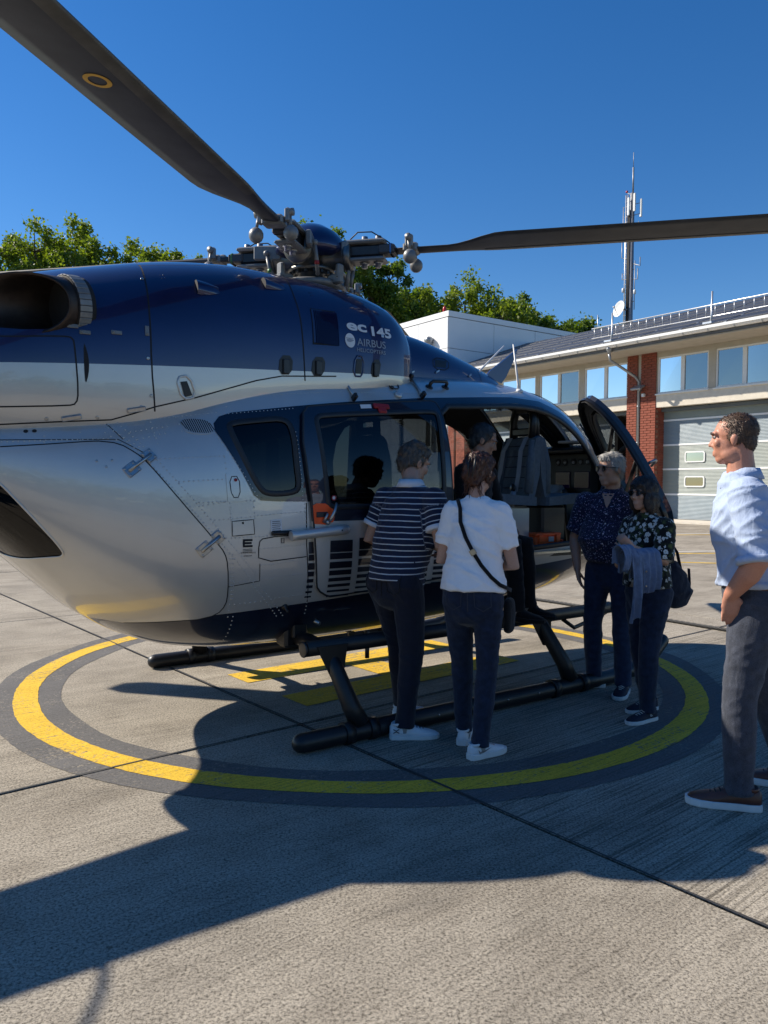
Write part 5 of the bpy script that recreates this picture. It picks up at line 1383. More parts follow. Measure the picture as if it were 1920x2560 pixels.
# ------------------------------------------------------------------ cabin interior
m = MB(); m.box((-.95,-.80,.955),(2.42,.80,.985)); m.build('cabin_floor', M_FLOOR, heli)
m = MB(); m.box((-.98,-.62,.99),(-.95,.62,1.98)); m.build('rear_bulkhead', M_LINING, heli)
m = MB(); m.box((.7,-.855,.985),(2.22,-.77,1.0)); m.build('sill_plate', M_STEEL, heli)
m = MB(); m.obox((1.15,-.80,1.003),(1,0,0),(0,1,0),(0,0,1),.22,.055,.004); m.build('sill_tape', M_WHITE, heli)
def seat(x, y, rz, name, label=None, belts=True, base=None):
    s0 = bpy.data.objects.new(name, None); COL.objects.link(s0); s0.parent = heli; s0.location = (x, y, .985); s0.rotation_euler = (0, 0, rz)
    # local: sitter faces +x
    def cush(name, prof, wid, mat, bev=.03):
        m = MB(); n = len(prof); wv = [(-wid, .0), (-wid+bev*.5, 0), (0, 0), (wid-bev*.5, 0), (wid, 0)]
        rows = []
        for yy, k in ((-wid, .75), (-wid+bev, 1), (-wid*.33, 1.0), (wid*.33, 1.0), (wid-bev, 1), (wid, .75)):
            cx = sum(p[0] for p in prof)/n; cz = sum(p[1] for p in prof)/n
            rows.append([(cx+(px-cx)*(k if k == 1 else .96), yy, cz+(pz-cz)*(.985 if k < 1 else 1)) for px, pz in prof])
        vs = [p for r_ in rows for p in r_]; fs = []
        for i in range(len(rows)-1):
            for k in range(n): k2 = (k+1) % n; fs.append((i*n+k, i*n+k2, (i+1)*n+k2, (i+1)*n+k))
        fs += [tuple(range(n)), tuple((len(rows)-1)*n+k for k in range(n))]
        m.add(vs, fs, 0, False); return m.build(name, mat, s0)
    cush('seat_cushion', [(-.2,.36),(.24,.38),(.27,.42),(.24,.46),(.1,.455),(-.2,.43)], .24, M_SEAT)
    bk = [(-.20,.42),(-.14,.42),(-.145,.52),(-.16,.62),(-.175,.72),(-.19,.82),(-.21,.90),(-.255,.92),(-.27,.88),(-.25,.6)]
    cush('backrest', bk, .20, M_SEAT)
    for k in range(5):
        m = MB(); z = .50+k*.085; m.box((-.158-.0+(-.02*(k-1)),-.13,z-.003),(-.139-.013*k,.13,z+.003)); m.build('stitch_seam', M_SEAM, s0)
    for sg in (-1, 1):
        m = MB(); m.tube([(-.16,sg*.175,.46),(-.17,sg*.18,.7),(-.20,sg*.165,.88)], [.036,.036,.025], 8); m.build('side_bolster', M_SEAT, s0)
    m = MB(); m.tube([(-.23,-.12,.90),(-.24,-.125,1.05),(-.25,-.09,1.15),(-.25,.09,1.15),(-.24,.125,1.05),(-.23,.12,.90)], .032, 10); m.obox((-.24,0,.955),(1,0,0),(0,1,0),(0,0,1),.03,.12,.03,0,.01); m.obox((-.25,0,1.135),(1,0,0),(0,1,0),(0,0,1),.032,.08,.025,0,.01); m.build('headrest_frame', M_BLK, s0)
    m = MB(); m.obox((-.05,0,.19),(1,0,0),(0,1,0),(0,0,1),.14,.17,.17,0,.02); m.build('seat_pedestal', base or M_SILV, s0)
    if belts:
        for sg in (-1, 1):
            m = MB(); pts = [(-.19,sg*.10,.91),(-.125,sg*.11,.80),(-.10,sg*.12,.62),(-.085,sg*(.10 if sg > 0 else .17),.47)]; L = []
            for p in pts: L += [V(p)+V(0,-.024,0), V(p)+V(0,.024,0)]
            m.add(L, [(2*i, 2*i+1, 2*i+3, 2*i+2) for i in range(3)]); m.add([p+V(-.006,0,0) for p in L], [(2*i, 2*i+2, 2*i+3, 2*i+1) for i in range(3)]); m.build('shoulder_belt', M_BELT, s0)
        m = MB(); m.lathe((-.07,.10,.50),(1,0,0),[(.03,0),(.034,.012),(.02,.022)],12); m.build('buckle', M_BLK, s0)
        m = MB(); m.tube([(-.07,.10,.47),(-.02,.14,.38),(.0,.16,.30)], [.022,.026,.012], 6); m.build('lap_belt', M_BELT, s0)
    return s0
seat(1.50,-.42,math.pi-.12,'cabin_seat')
seat(2.02,-.42,.0,'pilot_seat', belts=False, base=M_BLK)
seat(.95,.30,.0,'crew_seat', belts=False, base=M_BLK)
ip = MB(); ip.obox((2.72,0,1.62),(1,0,0),(0,1,0),(0,0,1),.14,.50,.22,0,.05); ip.obox((2.62,0,1.84),(1,0,.12),(0,1,0),(-.12,0,1),.22,.52,.02,0,.015); ip.obox((2.60,0,1.20),(1,0,0),(0,1,0),(0,0,1),.22,.14,.25,0,.02); ipo = ip.build('instrument_panel', M_BLK, heli)
for y in (-.36,-.14,.14,.36):
    m = MB(); m.obox((2.576,y,1.56),(0,1,0),(0,0,1),(1,0,0),.085,.075,.006,0,.005); m.build('display', M_SCREEN, ipo)
for i, y in enumerate((-.42,-.34,-.26,-.16,-.08,.1,.2,.3)):
    m = MB(); m.lathe((2.582,y,1.72),(-1,0,0),[(.030,0),(.030,.008),(.022,.010),(.021,.004)],16); m.lathe((2.575,y,1.72),(-1,0,0),[(.018,0),(.003,.002)],12,1); m.build('dial', [M_BLKS, M_PANELW], ipo)
m = MB(); m.obox((2.42,-.05,1.42),(.7,0,.5),(0,1,0),(-.5,0,.7),.14,.15,.03,0,.015); m.build('centre_console', M_PANELW, ipo)
m = MB(); m.obox((2.395,-.05,1.447),(.7,0,.5),(0,1,0),(-.5,0,.7),.06,.05,.006); m.build('display', M_SCREEN, ipo)
for k in range(10):
    m = MB(); m.obox((2.30+.018*(k//5),-.16+.05*(k % 5),1.372+.014*(k//5)),(.7,0,.5),(0,1,0),(-.5,0,.7),.006,.014,.01); m.build('key', M_BLK, ipo)
m = MB(); m.obox((2.60,-.25,1.90),(1,.2,0),(-.2,1,0),(0,0,1),.09,.12,.012,0,.005); m.build('chart_sheet', M_WHITE, ipo)
for y in (-.42,.42):
    m = MB(); m.tube([(2.35,y,1.0),(2.30,y,1.25),(2.28,y,1.42)], [.02,.015,.02], 8); m.ball((2.28,y,1.45),.032,10); m.build('cyclic_stick', M_BLK, heli)
m = MB(); m.obox((1.55,0,2.24),(1,0,0),(0,1,0),(0,0,1),.45,.12,.05,0,.02); oc = m.build('overhead_console', M_BLK, heli)
for k in range(14):
    m = MB(); m.tube([(1.2+.05*k,-.10+.03*(k % 3),2.19),(1.2+.05*k,-.10+.03*(k % 3),2.15)], .007, 5); m.build('toggle', M_BLK, oc)
m = MB(); pts = [(.98+.018*math.cos(t*7),.2+.018*math.sin(t*7),2.1-.022*t) for t in np.linspace(0, 22, 160)]; m.tube(pts, .005, 5); m.build('coiled_cord', M_BLK, heli)
for x in (1.30,1.35):
    m = MB(); m.tube([(x,.1,2.22),(x+.01,.1,1.95),(x,.1,1.62)], [.016,.010,.010], 6); m.build('hanging_strap', M_BLK, heli)
m = MB(); m.tube([(1.98,.0,2.22),(2.45,.0,2.06),(2.8,.0,1.80),(3.05,0,1.5)], .03, 8); m.build('windscreen_post', M_BLK, heli)
for sg in (-1, 1):
    m = MB(); a = on(HS, 2.72, 1.62, .02, sg > 0)[0]; b = on(HS, 2.35, 2.02, .03, sg > 0)[0]; m.tube([on(HS, 2.9, 1.35, .0, sg > 0)[0], a, b], [.02,.010,.006], 6); m.tube([a+(b-a)*.1+V(0,.02,0), b+V(.02,.02,0)], .006, 5); m.build('wiper', M_BLK, heli)
# orange case lying on the cabin floor behind the pilot seat
case = empty('orange_case', heli.matrix_basis @ V(1.80,-.62,1.06), math.radians(35.7)); tag(case, 'small ribbed orange case on the helicopter floor below the grey seat', 'case')
m = MB(); m.obox((0,0,0),(1,0,0),(0,1,0),(0,0,1),.15,.07,.055,0,.018); m.build('body', M_ORANGE, case)
m = MB(); m.obox((0,0,.056),(1,0,0),(0,1,0),(0,0,1),.148,.068,.012,0,.006); m.build('lid', M_ORANGE, case)
for x in (-.1,.1):
    m = MB(); m.obox((x,-.072,.01),(1,0,0),(0,1,0),(0,0,1),.025,.008,.045,0,.005); m.build('rib', M_ORANGE, case)
m = MB(); m.obox((.02,-.073,.02),(1,0,0),(0,1,0),(0,0,1),.028,.003,.02); m.build('label_sticker', M_PANELW, case)
m = MB(); m.tube([(.155,-.05,0),(.19,-.04,0),(.19,.04,0),(.155,.05,0)], .010, 8); m.build('handle', M_ORANGE, case)
# twisted earthing cable on the apron
cb = MB(); a, b = G(5.30,3.2,.02), G(5.18,-1.6,.02); n = 160
for ph_ in (0, 2.1, 4.2):
    pts = []
    for k in range(n+1):
        t = k/n; q = a+(b-a)*t+d1*.05*math.sin(t*5); pts.append(q+d1*.010*math.cos(t*150+ph_)+V(0,0,.010*math.sin(t*150+ph_)))
    cb.tube(pts, .011, 5)
tag(cb.build('earthing_cable', M_CABLE), 'dark twisted cable lying on the apron beyond the skids', 'cable')
# ------------------------------------------------------------------ people
class BL(MB):
    """soft body volumes: elliptical tubes and ellipsoids, later fused into one skin"""
    def et(s, pts, rx, ry=None, side=(1,0,0), seg=14, flat_a=False, flat_b=False):
        pts = [V(p) for p in pts]; n = len(pts)
        rx = list(rx) if hasattr(rx, '__len__') else [rx]*n; ry = rx if ry is None else (list(ry) if hasattr(ry, '__len__') else [ry]*n)
        side = V(side)
        P, X, Y = list(pts), list(rx), list(ry)
        d0 = (pts[0]-pts[1]).normalized(); d1_ = (pts[-1]-pts[-2]).normalized()
        if not flat_a:
            e = min(rx[0], ry[0]); P = [pts[0]+d0*e*math.sin(t) for t in (1.45, .95, .45)]+P; X = [rx[0]*math.cos(t) for t in (1.45, .95, .45)]+X; Y = [ry[0]*math.cos(t) for t in (1.45, .95, .45)]+Y
        if not flat_b:
            e = min(rx[-1], ry[-1]); P += [pts[-1]+d1_*e*math.sin(t) for t in (.45, .95, 1.45)]; X += [rx[-1]*math.cos(t) for t in (.45, .95, 1.45)]; Y += [ry[-1]*math.cos(t) for t in (.45, .95, 1.45)]
        m = len(P); vs = []
        for i in range(m):
            t = (P[min(i+1, m-1)]-P[max(i-1, 0)]).normalized()
            u = (side-t*side.dot(t))
            u = u.normalized() if u.length > 1e-3 else t.orthogonal().normalized()
            w = t.cross(u)
            vs += [P[i]+u*math.cos(2*math.pi*k/seg)*X[i]+w*math.sin(2*math.pi*k/seg)*Y[i] for k in range(seg)]
        fs = [(i*seg+k, i*seg+(k+1) % seg, (i+1)*seg+(k+1) % seg, (i+1)*seg+k) for i in range(m-1) for k in range(seg)]
        fs += [tuple(range(seg-1, -1, -1)), tuple((m-1)*seg+k for k in range(seg))]
        return s.add(vs, fs, 0, True)
    def el(s, c, r, M=None, seg=16):
        c = V(c); n = seg//2+1; vs = []; M = M or Matrix.Identity(3)
        for i in range(n):
            ph = math.pi*(i+.02)/(n-1+.04)
            for k in range(seg):
                an = 2*math.pi*k/seg; vs.append(c+M @ V(math.sin(ph)*math.cos(an)*r[0], math.sin(ph)*math.sin(an)*r[1], math.cos(ph)*r[2]))
        fs = [(i*seg+k, (i+1)*seg+k, (i+1)*seg+(k+1) % seg, i*seg+(k+1) % seg) for i in range(n-1) for k in range(seg)]
        fs += [tuple(range(seg)), tuple((n-1)*seg+k for k in range(seg-1, -1, -1))]
        return s.add(vs, fs, 0, True)
def fuse(bl, name, voxel, smooth=3, mat=None, disp=None):
    me = bl.mesh('tmp', mat)
    o = bpy.data.objects.new('tmp', me); COL.objects.link(o)
    md = o.modifiers.new('r', 'REMESH'); md.mode = 'VOXEL'; md.voxel_size = voxel; md.use_smooth_shade = True
    if smooth:
        ms = o.modifiers.new('s', 'SMOOTH'); ms.factor = .5; ms.iterations = smooth
    dg = bpy.context.evaluated_depsgraph_get(); out = bpy.data.meshes.new_from_object(o.evaluated_get(dg))
    bpy.data.objects.remove(o); bpy.data.meshes.remove(me)
    out.name = name
    if disp:
        n = len(out.vertices); co = np.empty(n*3, np.float32); no = np.empty(n*3, np.float32)
        out.vertices.foreach_get('co', co); out.vertices.foreach_get('normal', no)
        co = co.reshape(-1, 3); no = no.reshape(-1, 3)
        d_ = np.array([disp(Vector(c_)) for c_ in co.tolist()], np.float32)
        co += no*d_[:, None]; out.vertices.foreach_set('co', co.ravel()); out.update()
    out.polygons.foreach_set('use_smooth', [True]*len(out.polygons))
    if mat and not out.materials: out.materials.append(mat)
    return out
def folds(amp, fx=9, fz=16, seed=0.0, big=.85):
    def f(c_):
        a = noise.noise(V(c_.x*fx*.5+seed, c_.y*fx*.5, c_.z*fz*.3)); n_ = noise.noise(V(c_.x*fx*.42+5+seed, c_.y*fx*.42, c_.z*fz*.75+c_.x*5)); n2 = noise.noise(V(c_.x*fx*.8+2-seed, c_.y*fx*.8+c_.z*7, c_.z*fz*.5))
        return amp*(a*.8+big*(max(0, 1-abs(n_)*4.2)**1.5+.6*max(0, 1-abs(n2)*5)**1.5-.35))
    return f

# ---- cloth and skin materials
def skin_mat(name, col, red=(.36,.11,.07)):
    t = NT(name); v = t.coord(); f = t.noise(v, 18, 4); g_ = t.noise(v, 160, 3)
    c0 = t.ramp(f, [(.3, tuple(a*.86+b*.14 for a, b in zip(col, red))), (.7, col)]); t.set(col=t.mix(.25, c0, t.ramp(g_, [(.35, (.6,.55,.5)), (.6, (1,1,1))]), 'MULTIPLY'), rough=.48, spec=.4, sss=.08)
    t.b.inputs['Subsurface Radius'].default_value = (.01,.004,.002); t.b.inputs['Subsurface Scale'].default_value = .5
    t.bump(g_, .18, .002); return t.m
def cloth_mat(name, col, var=.12, weave=700, wb=.25, fold=.35, rough=.88, extra=None, sheen=.15):
    t = NT(name); v = t.coord(); f = t.noise(v, 26, 4)
    c0 = t.ramp(f, [(.3, tuple(a*(1-var) for a in col)), (.7, tuple(min(1, a*(1+var)) for a in col))])
    if extra: c0 = extra(t, v, c0)
    t.set(col=c0, rough=rough, spec=.25, sheen=sheen)
    n1 = t.bump(t.noise(scl(t, v, (1,1,.45)), 34, 5, .6, .7), fold, .012); t.bump(t.noise(v, weave, 2), wb, .0015, n1); return t.m
def stripes(t, v, c0):
    at = t.n('Attribute', attribute_name='stripe'); w = t.math('ADD', at.outputs['Fac'], t.math('MULTIPLY', t.noise(v, 5, 2), .012))
    fr = t.math('FRACT', t.math('DIVIDE', w, .034)); mk = t.math('LESS_THAN', fr, .18); return t.mix(mk, c0, (.52,.53,.55))
def flowers_small(t, v, c0):
    vo = t.n('TexVoronoi'); vo.inputs['Scale'].default_value = 62; vo.inputs['Randomness'].default_value = 1; t.l(v, vo.inputs['Vector'])
    d_ = t.math('ADD', vo.outputs['Distance'], t.math('MULTIPLY', t.noise(v, 230, 2), .5)); vo2 = t.n('TexVoronoi'); vo2.inputs['Scale'].default_value = 150; t.l(v, vo2.inputs['Vector'])
    pc = t.ramp(t.noise(v, 40, 1), [(.35, (.10,.10,.30)), (.5, (.42,.45,.62)), (.65, (.36,.22,.40))]); c1_ = t.mix(t.math('LESS_THAN', d_, .50), c0, pc)
    return t.mix(t.math('LESS_THAN', vo2.outputs['Distance'], .16), c1_, (.40,.44,.60))
def flowers_big(t, v, c0):
    vo = t.n('TexVoronoi'); vo.inputs['Scale'].default_value = 27; t.l(v, vo.inputs['Vector'])
    d_ = t.math('ADD', vo.outputs['Distance'], t.math('MULTIPLY', t.math('SUBTRACT', t.noise(v, 120, 2), .5), .75)); gr_ = t.ramp(t.noise(v, 24, 3), [(.48, (.005,.006,.007)), (.60, (.035,.05,.014)), (.74, (.09,.11,.03))])
    c1_ = t.mix(t.math('LESS_THAN', d_, .40), gr_, (.58,.58,.54)); return t.mix(t.math('LESS_THAN', vo.outputs['Distance'], .10), c1_, (.30,.28,.12))
def hair_mat(name, a, b, rough=.45):
    t = NT(name); v = t.coord((1,1,.25)); f = t.noise(v, 260, 3, .6, .6); f2 = t.noise(v, 30, 3)
    t.set(col=t.mix(.4, t.ramp(f, [(.35, a), (.65, b)]), t.ramp(f2, [(.35, a), (.65, b)])), rough=rough, spec=.45); t.bump(f, .7, .004); return t.m
SK1 = skin_mat('fair_skin', (.50,.29,.20)); SK2 = skin_mat('ruddy_skin', (.52,.25,.17)); SK3 = skin_mat('tanned_skin', (.42,.23,.15))
M_STRIPE = cloth_mat('navy_striped_pique', (.012,.018,.045), extra=stripes); M_WTEE = cloth_mat('white_cotton', (.84,.84,.85), .03, fold=.3); M_WHEM = cloth_mat('white_trim', (.68,.69,.72), .04)
M_FLOR1 = cloth_mat('navy_flower_cotton', (.010,.014,.045), extra=flowers_small); M_FLOR2 = cloth_mat('daisy_print', (.01,.012,.012), extra=flowers_big)
M_SHIRTB = cloth_mat('pale_blue_shirting', (.38,.465,.64), .04, fold=.5); M_CHINO = cloth_mat('navy_chino', (.012,.014,.026), .15); M_DENIM = cloth_mat('dark_denim', (.012,.020,.045), .35, 420, .5)
M_DENIM2 = cloth_mat('blue_denim', (.016,.028,.066), .3, 420, .5); M_BLKC = cloth_mat('black_cloth', (.006,.006,.007), .2)
M_WOOL = cloth_mat('grey_marl_wool', (.046,.053,.072), .25, 500, .6, extra=lambda t, v, c0: t.mix(.6, c0, t.ramp(t.noise(v, 330, 3, .8), [(.38, (.35,.35,.38)), (.62, (1.7,1.7,1.75))]), 'MULTIPLY'))
M_JACKET = cloth_mat('light_denim', (.13,.18,.28), .2, 420, .5)
H_BROWN = hair_mat('grey_brown_hair', (.045,.035,.028), (.13,.105,.085)); H_RED = hair_mat('auburn_hair', (.028,.010,.006), (.12,.045,.022)); H_GREY = hair_mat('silver_hair', (.22,.21,.20), (.50,.49,.47)); H_DARK = hair_mat('dark_brown_hair', (.010,.007,.006), (.045,.026,.018)); H_SHORT = hair_mat('short_brown_hair', (.04,.024,.016), (.13,.075,.045)); H_BLACK = hair_mat('black_grey_hair', (.01,.01,.01), (.06,.06,.06))
M_SHOEW = simple('white_knit', (.70,.71,.73), .7, var=.05, bump=.4, bscale=300); M_SOLEW = simple('white_rubber', (.66,.66,.65), .6, var=.06); M_SHOEN = simple('navy_knit', (.012,.014,.03), .8, bump=.4, bscale=300)
M_SHOEB = simple('brown_leather', (.085,.030,.018), .42, var=.2, bump=.2, bscale=60); M_LEATH = simple('tan_leather', (.28,.085,.02), .45, var=.15); M_BELT1 = simple('dark_belt', (.02,.014,.012), .5); M_BELT2 = simple('brown_belt', (.11,.045,.022), .5)
M_STITCH = simple('jeans_stitching', (.028,.038,.065), .8); M_EYEW = simple('eye_white', (.30,.28,.26), .3); M_IRIS = simple('iris', (.02,.016,.012), .15); M_LENS = simple('dark_lens', (.006,.006,.007), .08, coat=1); M_GOLD = simple('warm_metal', (.5,.4,.3), .3, metal=.9); M_SOCK = simple('grey_sock', (.35,.35,.36), .9); M_LACE = simple('pale_lace', (.5,.5,.5), .9)

def frameM(fwd, up=(0,0,1)):
    f = V(fwd).normalized(); u = V(up); r_ = f.cross(u).normalized(); u = r_.cross(f); return Matrix((r_, f, u)).transposed()
def add_head(bl, c, M, k, fem=False):
    def q(x, y, z): return c+M @ V(x*k, y*k, z*k)
    def e(x, y, z, a, b, d_): bl.el(q(x, y, z), (a*k, b*k, d_*k), M, 18)
    j = .92 if fem else 1.0
    e(0,-.014,.036,.075,.094,.084); e(0,.020,-.025,.060*j,.066,.085); e(0,.046,-.088,.034*j,.032,.026)
    for sx in (-1, 1):
        e(sx*.042*j,.005,-.068,.022,.045,.034); e(sx*.034,.060,-.014,.024,.022,.024); e(sx*.076,-.012,-.006,.008,.017,.028); e(sx*.079,-.018,.004,.007,.012,.017)
    bl.et([q(-.043,.068,.030), q(0,.085,.032), q(.043,.068,.030)], .012*k, .010*k, M @ V(0,1,0), 10)
    bl.et([q(0,.078,.026), q(0,.088,.0), q(0,.098,-.021)], [.008*k,.009*k,.011*k], None, M @ V(1,0,0), 10)
    for sx in (-1, 1): e(sx*.009,.088,-.026,.008,.009,.007)
    bl.et([q(-.022,.074,-.058), q(0,.085,-.056), q(.022,.074,-.058)], .007*k, .006*k, M @ V(0,1,0), 8); bl.et([q(-.018,.074,-.068), q(0,.084,-.069), q(.018,.074,-.068)], .0075*k, .007*k, M @ V(0,1,0), 8)
def add_hand(bl, w, d_, n_, k, thumb=1, curl=.5, spread=0.0):
    d_ = V(d_).normalized(); n_ = V(n_); n_ = (n_-d_*n_.dot(d_)).normalized(); s_ = d_.cross(n_)*thumb
    bl.et([w-d_*.015*k, w+d_*.03*k, w+d_*.065*k, w+d_*.09*k], [.027*k,.038*k,.041*k,.037*k], [.021*k,.018*k,.015*k,.012*k], s_, 14)
    for off, L, r_ in ((.030,.072,.0086),(.010,.080,.009),(-.011,.074,.0086),(-.030,.060,.0076)):
        p = w+d_*.088*k+s_*off*k; dd = (d_+s_*off*spread*8).normalized(); pts = [p-dd*.02*k]; a = curl*.45
        for f in (.45,.32,.25):
            pts.append(pts[-1]+(dd*math.cos(a)+n_*math.sin(a))*L*f*k*1.15); a += curl*.8
        bl.et(pts, [r_*1.05*k,r_*k,r_*.94*k,r_*.8*k], None, s_, 8)
    p = w+d_*.025*k+s_*.030*k; t1 = (d_*.62+s_*.62+n_*.25).normalized(); t2 = (d_*.85+s_*.2+n_*.45).normalized()
    bl.et([p, p+t1*.036*k, p+t1*.036*k+t2*.030*k, p+t1*.036*k+t2*.055*k], [.013*k,.0115*k,.010*k,.008*k], None, n_, 8)

def shoe(par, pos, yaw, k, upm, solm, laces=None, pitch=0.0, mark=None, thick=.026):
    so = bpy.data.objects.new('shoe', None); COL.objects.link(so); so.parent = par; so.location = pos; so.rotation_euler = (pitch, 0, yaw)
    ys = [-.085,-.075,-.04,.0,.05,.10,.15,.185,.20]; wd = [.018,.030,.036,.036,.041,.047,.044,.030,.012]; hg = [.075,.088,.092,.095,.080,.062,.050,.040,.030]
    def loft(ys, wd, z0, hg, mat, name, n=12, rnd=.7):
        m = MB(); vs = []
        for y, w_, h_ in zip(ys, wd, hg):
            for q in range(n):
                t = q/(n-1); an = math.pi*t; x = -math.copysign(abs(math.cos(an))**rnd, math.cos(an))*w_; z = z0+(h_-z0)*math.sin(an)**rnd
                vs.append((x*k, y*k, max(z, z0)*k if name == 'upper' else z*k))
        fs = [(i*n+q, i*n+q+1, (i+1)*n+q+1, (i+1)*n+q) for i in range(len(ys)-1) for q in range(n-1)]
        fs += [(i*n, (i+1)*n, (i+1)*n+n-1, i*n+n-1) for i in range(len(ys)-1)]+[tuple(range(n)), tuple((len(ys)-1)*n+q for q in range(n))]
        m.add(vs, fs, 0, True); return m.build(name, mat, so)
    loft(ys, wd, thick*.8, hg, upm, 'upper')
    m = MB(); out = [(w_*1.10+.003, y*1.03) for y, w_ in zip(ys, wd)]; poly = [(x*k, y*k) for x, y in out]+[(-x*k, y*k) for x, y in reversed(out)]
    n = len(poly); vs = [(x*.95, y*.99, .002*k) for x, y in poly]+[(x, y, .008*k) for x, y in poly]+[(x, y, thick*k) for x, y in poly]+[(x*.93, y*.97, thick*k+.002) for x, y in poly]
    fs = [(r_*n+i, r_*n+(i+1) % n, (r_+1)*n+(i+1) % n, (r_+1)*n+i) for r_ in range(3) for i in range(n)]+[tuple(range(n-1,-1,-1)), tuple(3*n+i for i in range(n))]
    m.add(vs, fs); m.build('sole', solm, so)
    m = MB(); m.et = None; c0 = MB(); c0.lathe((0,-.035*k,.085*k),(0,-.15,1),[(.040*k,0),(.042*k,.012*k),(.036*k,.016*k),(.030*k,.004*k)],14); c0.build('collar', upm, so)
    if laces:
        m = MB()
        for i in range(5):
            y = .035+i*.018; z = .094-(i+.6)*.0078; m.tube([(-.022*k,y*k,(z-.006)*k),(0,(y+.004)*k,(z+.004)*k),(.022*k,y*k,(z-.006)*k)], .0032*k, 5)
        m.build('laces', laces, so)
    if mark == 'ua':   # two crossed arcs on the heel quarter
        for sx in (-1, 1):
            m = MB(); x = sx*.039*k
            for sg in (-1, 1): m.tube([(x*1.0,(-.068)*k,(.055+sg*.011)*k),(x*1.04,-.052*k,(.055+sg*.002)*k),(x*1.0,-.034*k,(.055+sg*.011)*k)], .0028*k, 5)
            m.build('shoe_emblem', M_CHINO, so)
    if mark == 'tick':
        for sx in (-1, 1):
            m = MB(); P = [(-.045,.066),(-.03,.048),(0,.050),(.06,.066),(.0,.040),(-.036,.036)]; ww = lambda y: float(np.interp(y, ys, wd))
            m.add([(sx*(ww(y)*.985+.003)*k, y*k, z*k) for y, z in P], [tuple(range(6))]); m.build('shoe_emblem', M_HUBG, so)
    if mark == 's':
        for sx in (-1, 1):
            m = MB(); P = [(.012,.062),(-.005,.066),(-.014,.060),(0,.055),(.010,.050),(0,.044),(-.015,.046)]; m.tube([(sx*.037*k, y*k, z*k) for y, z in P], .0026*k, 5); m.build('shoe_emblem', M_SOLEW, so)
    return so

def glasses(par, c, M, k, lens, shape=1.0):
    m = MB()
    def q(x, y, z): return c+M @ V(x*k, y*k, z*k)
    for sx in (-1, 1):
        pts = [q(sx*(.034+.027*math.cos(t)), .096-.010*abs(math.cos(t)*sx+.5), .012+.020*shape*math.copysign(abs(math.sin(t))**.8, math.sin(t))) for t in np.linspace(0, 2*math.pi, 18, endpoint=False)]
        m.add(pts, [tuple(range(18))], 1); m.tube(pts+[pts[0]], .0022*k, 5); m.tube([q(sx*.061,.088,.018), q(sx*.078,.05,.016), q(sx*.083,-.012,.012)], .0024*k, 5)
    m.tube([q(-.008,.098,.016), q(.008,.098,.016)], .0024*k, 5); return m.build('glasses', [M_BLK, lens], par)

def strands(ho, root, hc, HM, mat, length, count):
    """fine locks that break up the hair's outline"""
    me = ho.data; n = len(me.polygons); rng = np.random.default_rng(int(abs(hc.x*1000)+n)); idx = rng.choice(n, min(count, n), replace=False); vs, fs = [], []
    for i in idx:
        p = me.polygons[int(i)]; c_ = p.center; nn = p.normal; g_ = HM @ V(0,-.35,-1)+V(*rng.normal(0, .35, 3)); g_ = g_-nn*g_.dot(nn)
        if g_.length < 1e-3: continue
        g_.normalize(); s_ = nn.cross(g_)*.0016; L = length*rng.uniform(.5, 1.3); q0 = c_-nn*.002; q1 = c_+g_*L*.5+nn*(.003+.002*rng.random()); q2_ = c_+g_*L+nn*(.001+.006*rng.random()); k0 = len(vs)
        vs += [q0-s_, q0+s_, q1-s_*.9, q1+s_*.9, q2_]; fs += [(k0, k0+1, k0+3, k0+2), (k0+2, k0+3, k0+4)]
    m = MB(); m.add(vs, fs, 0, True); o = m.build('hair_strands', mat, root); o['kind'] = 'stuff'

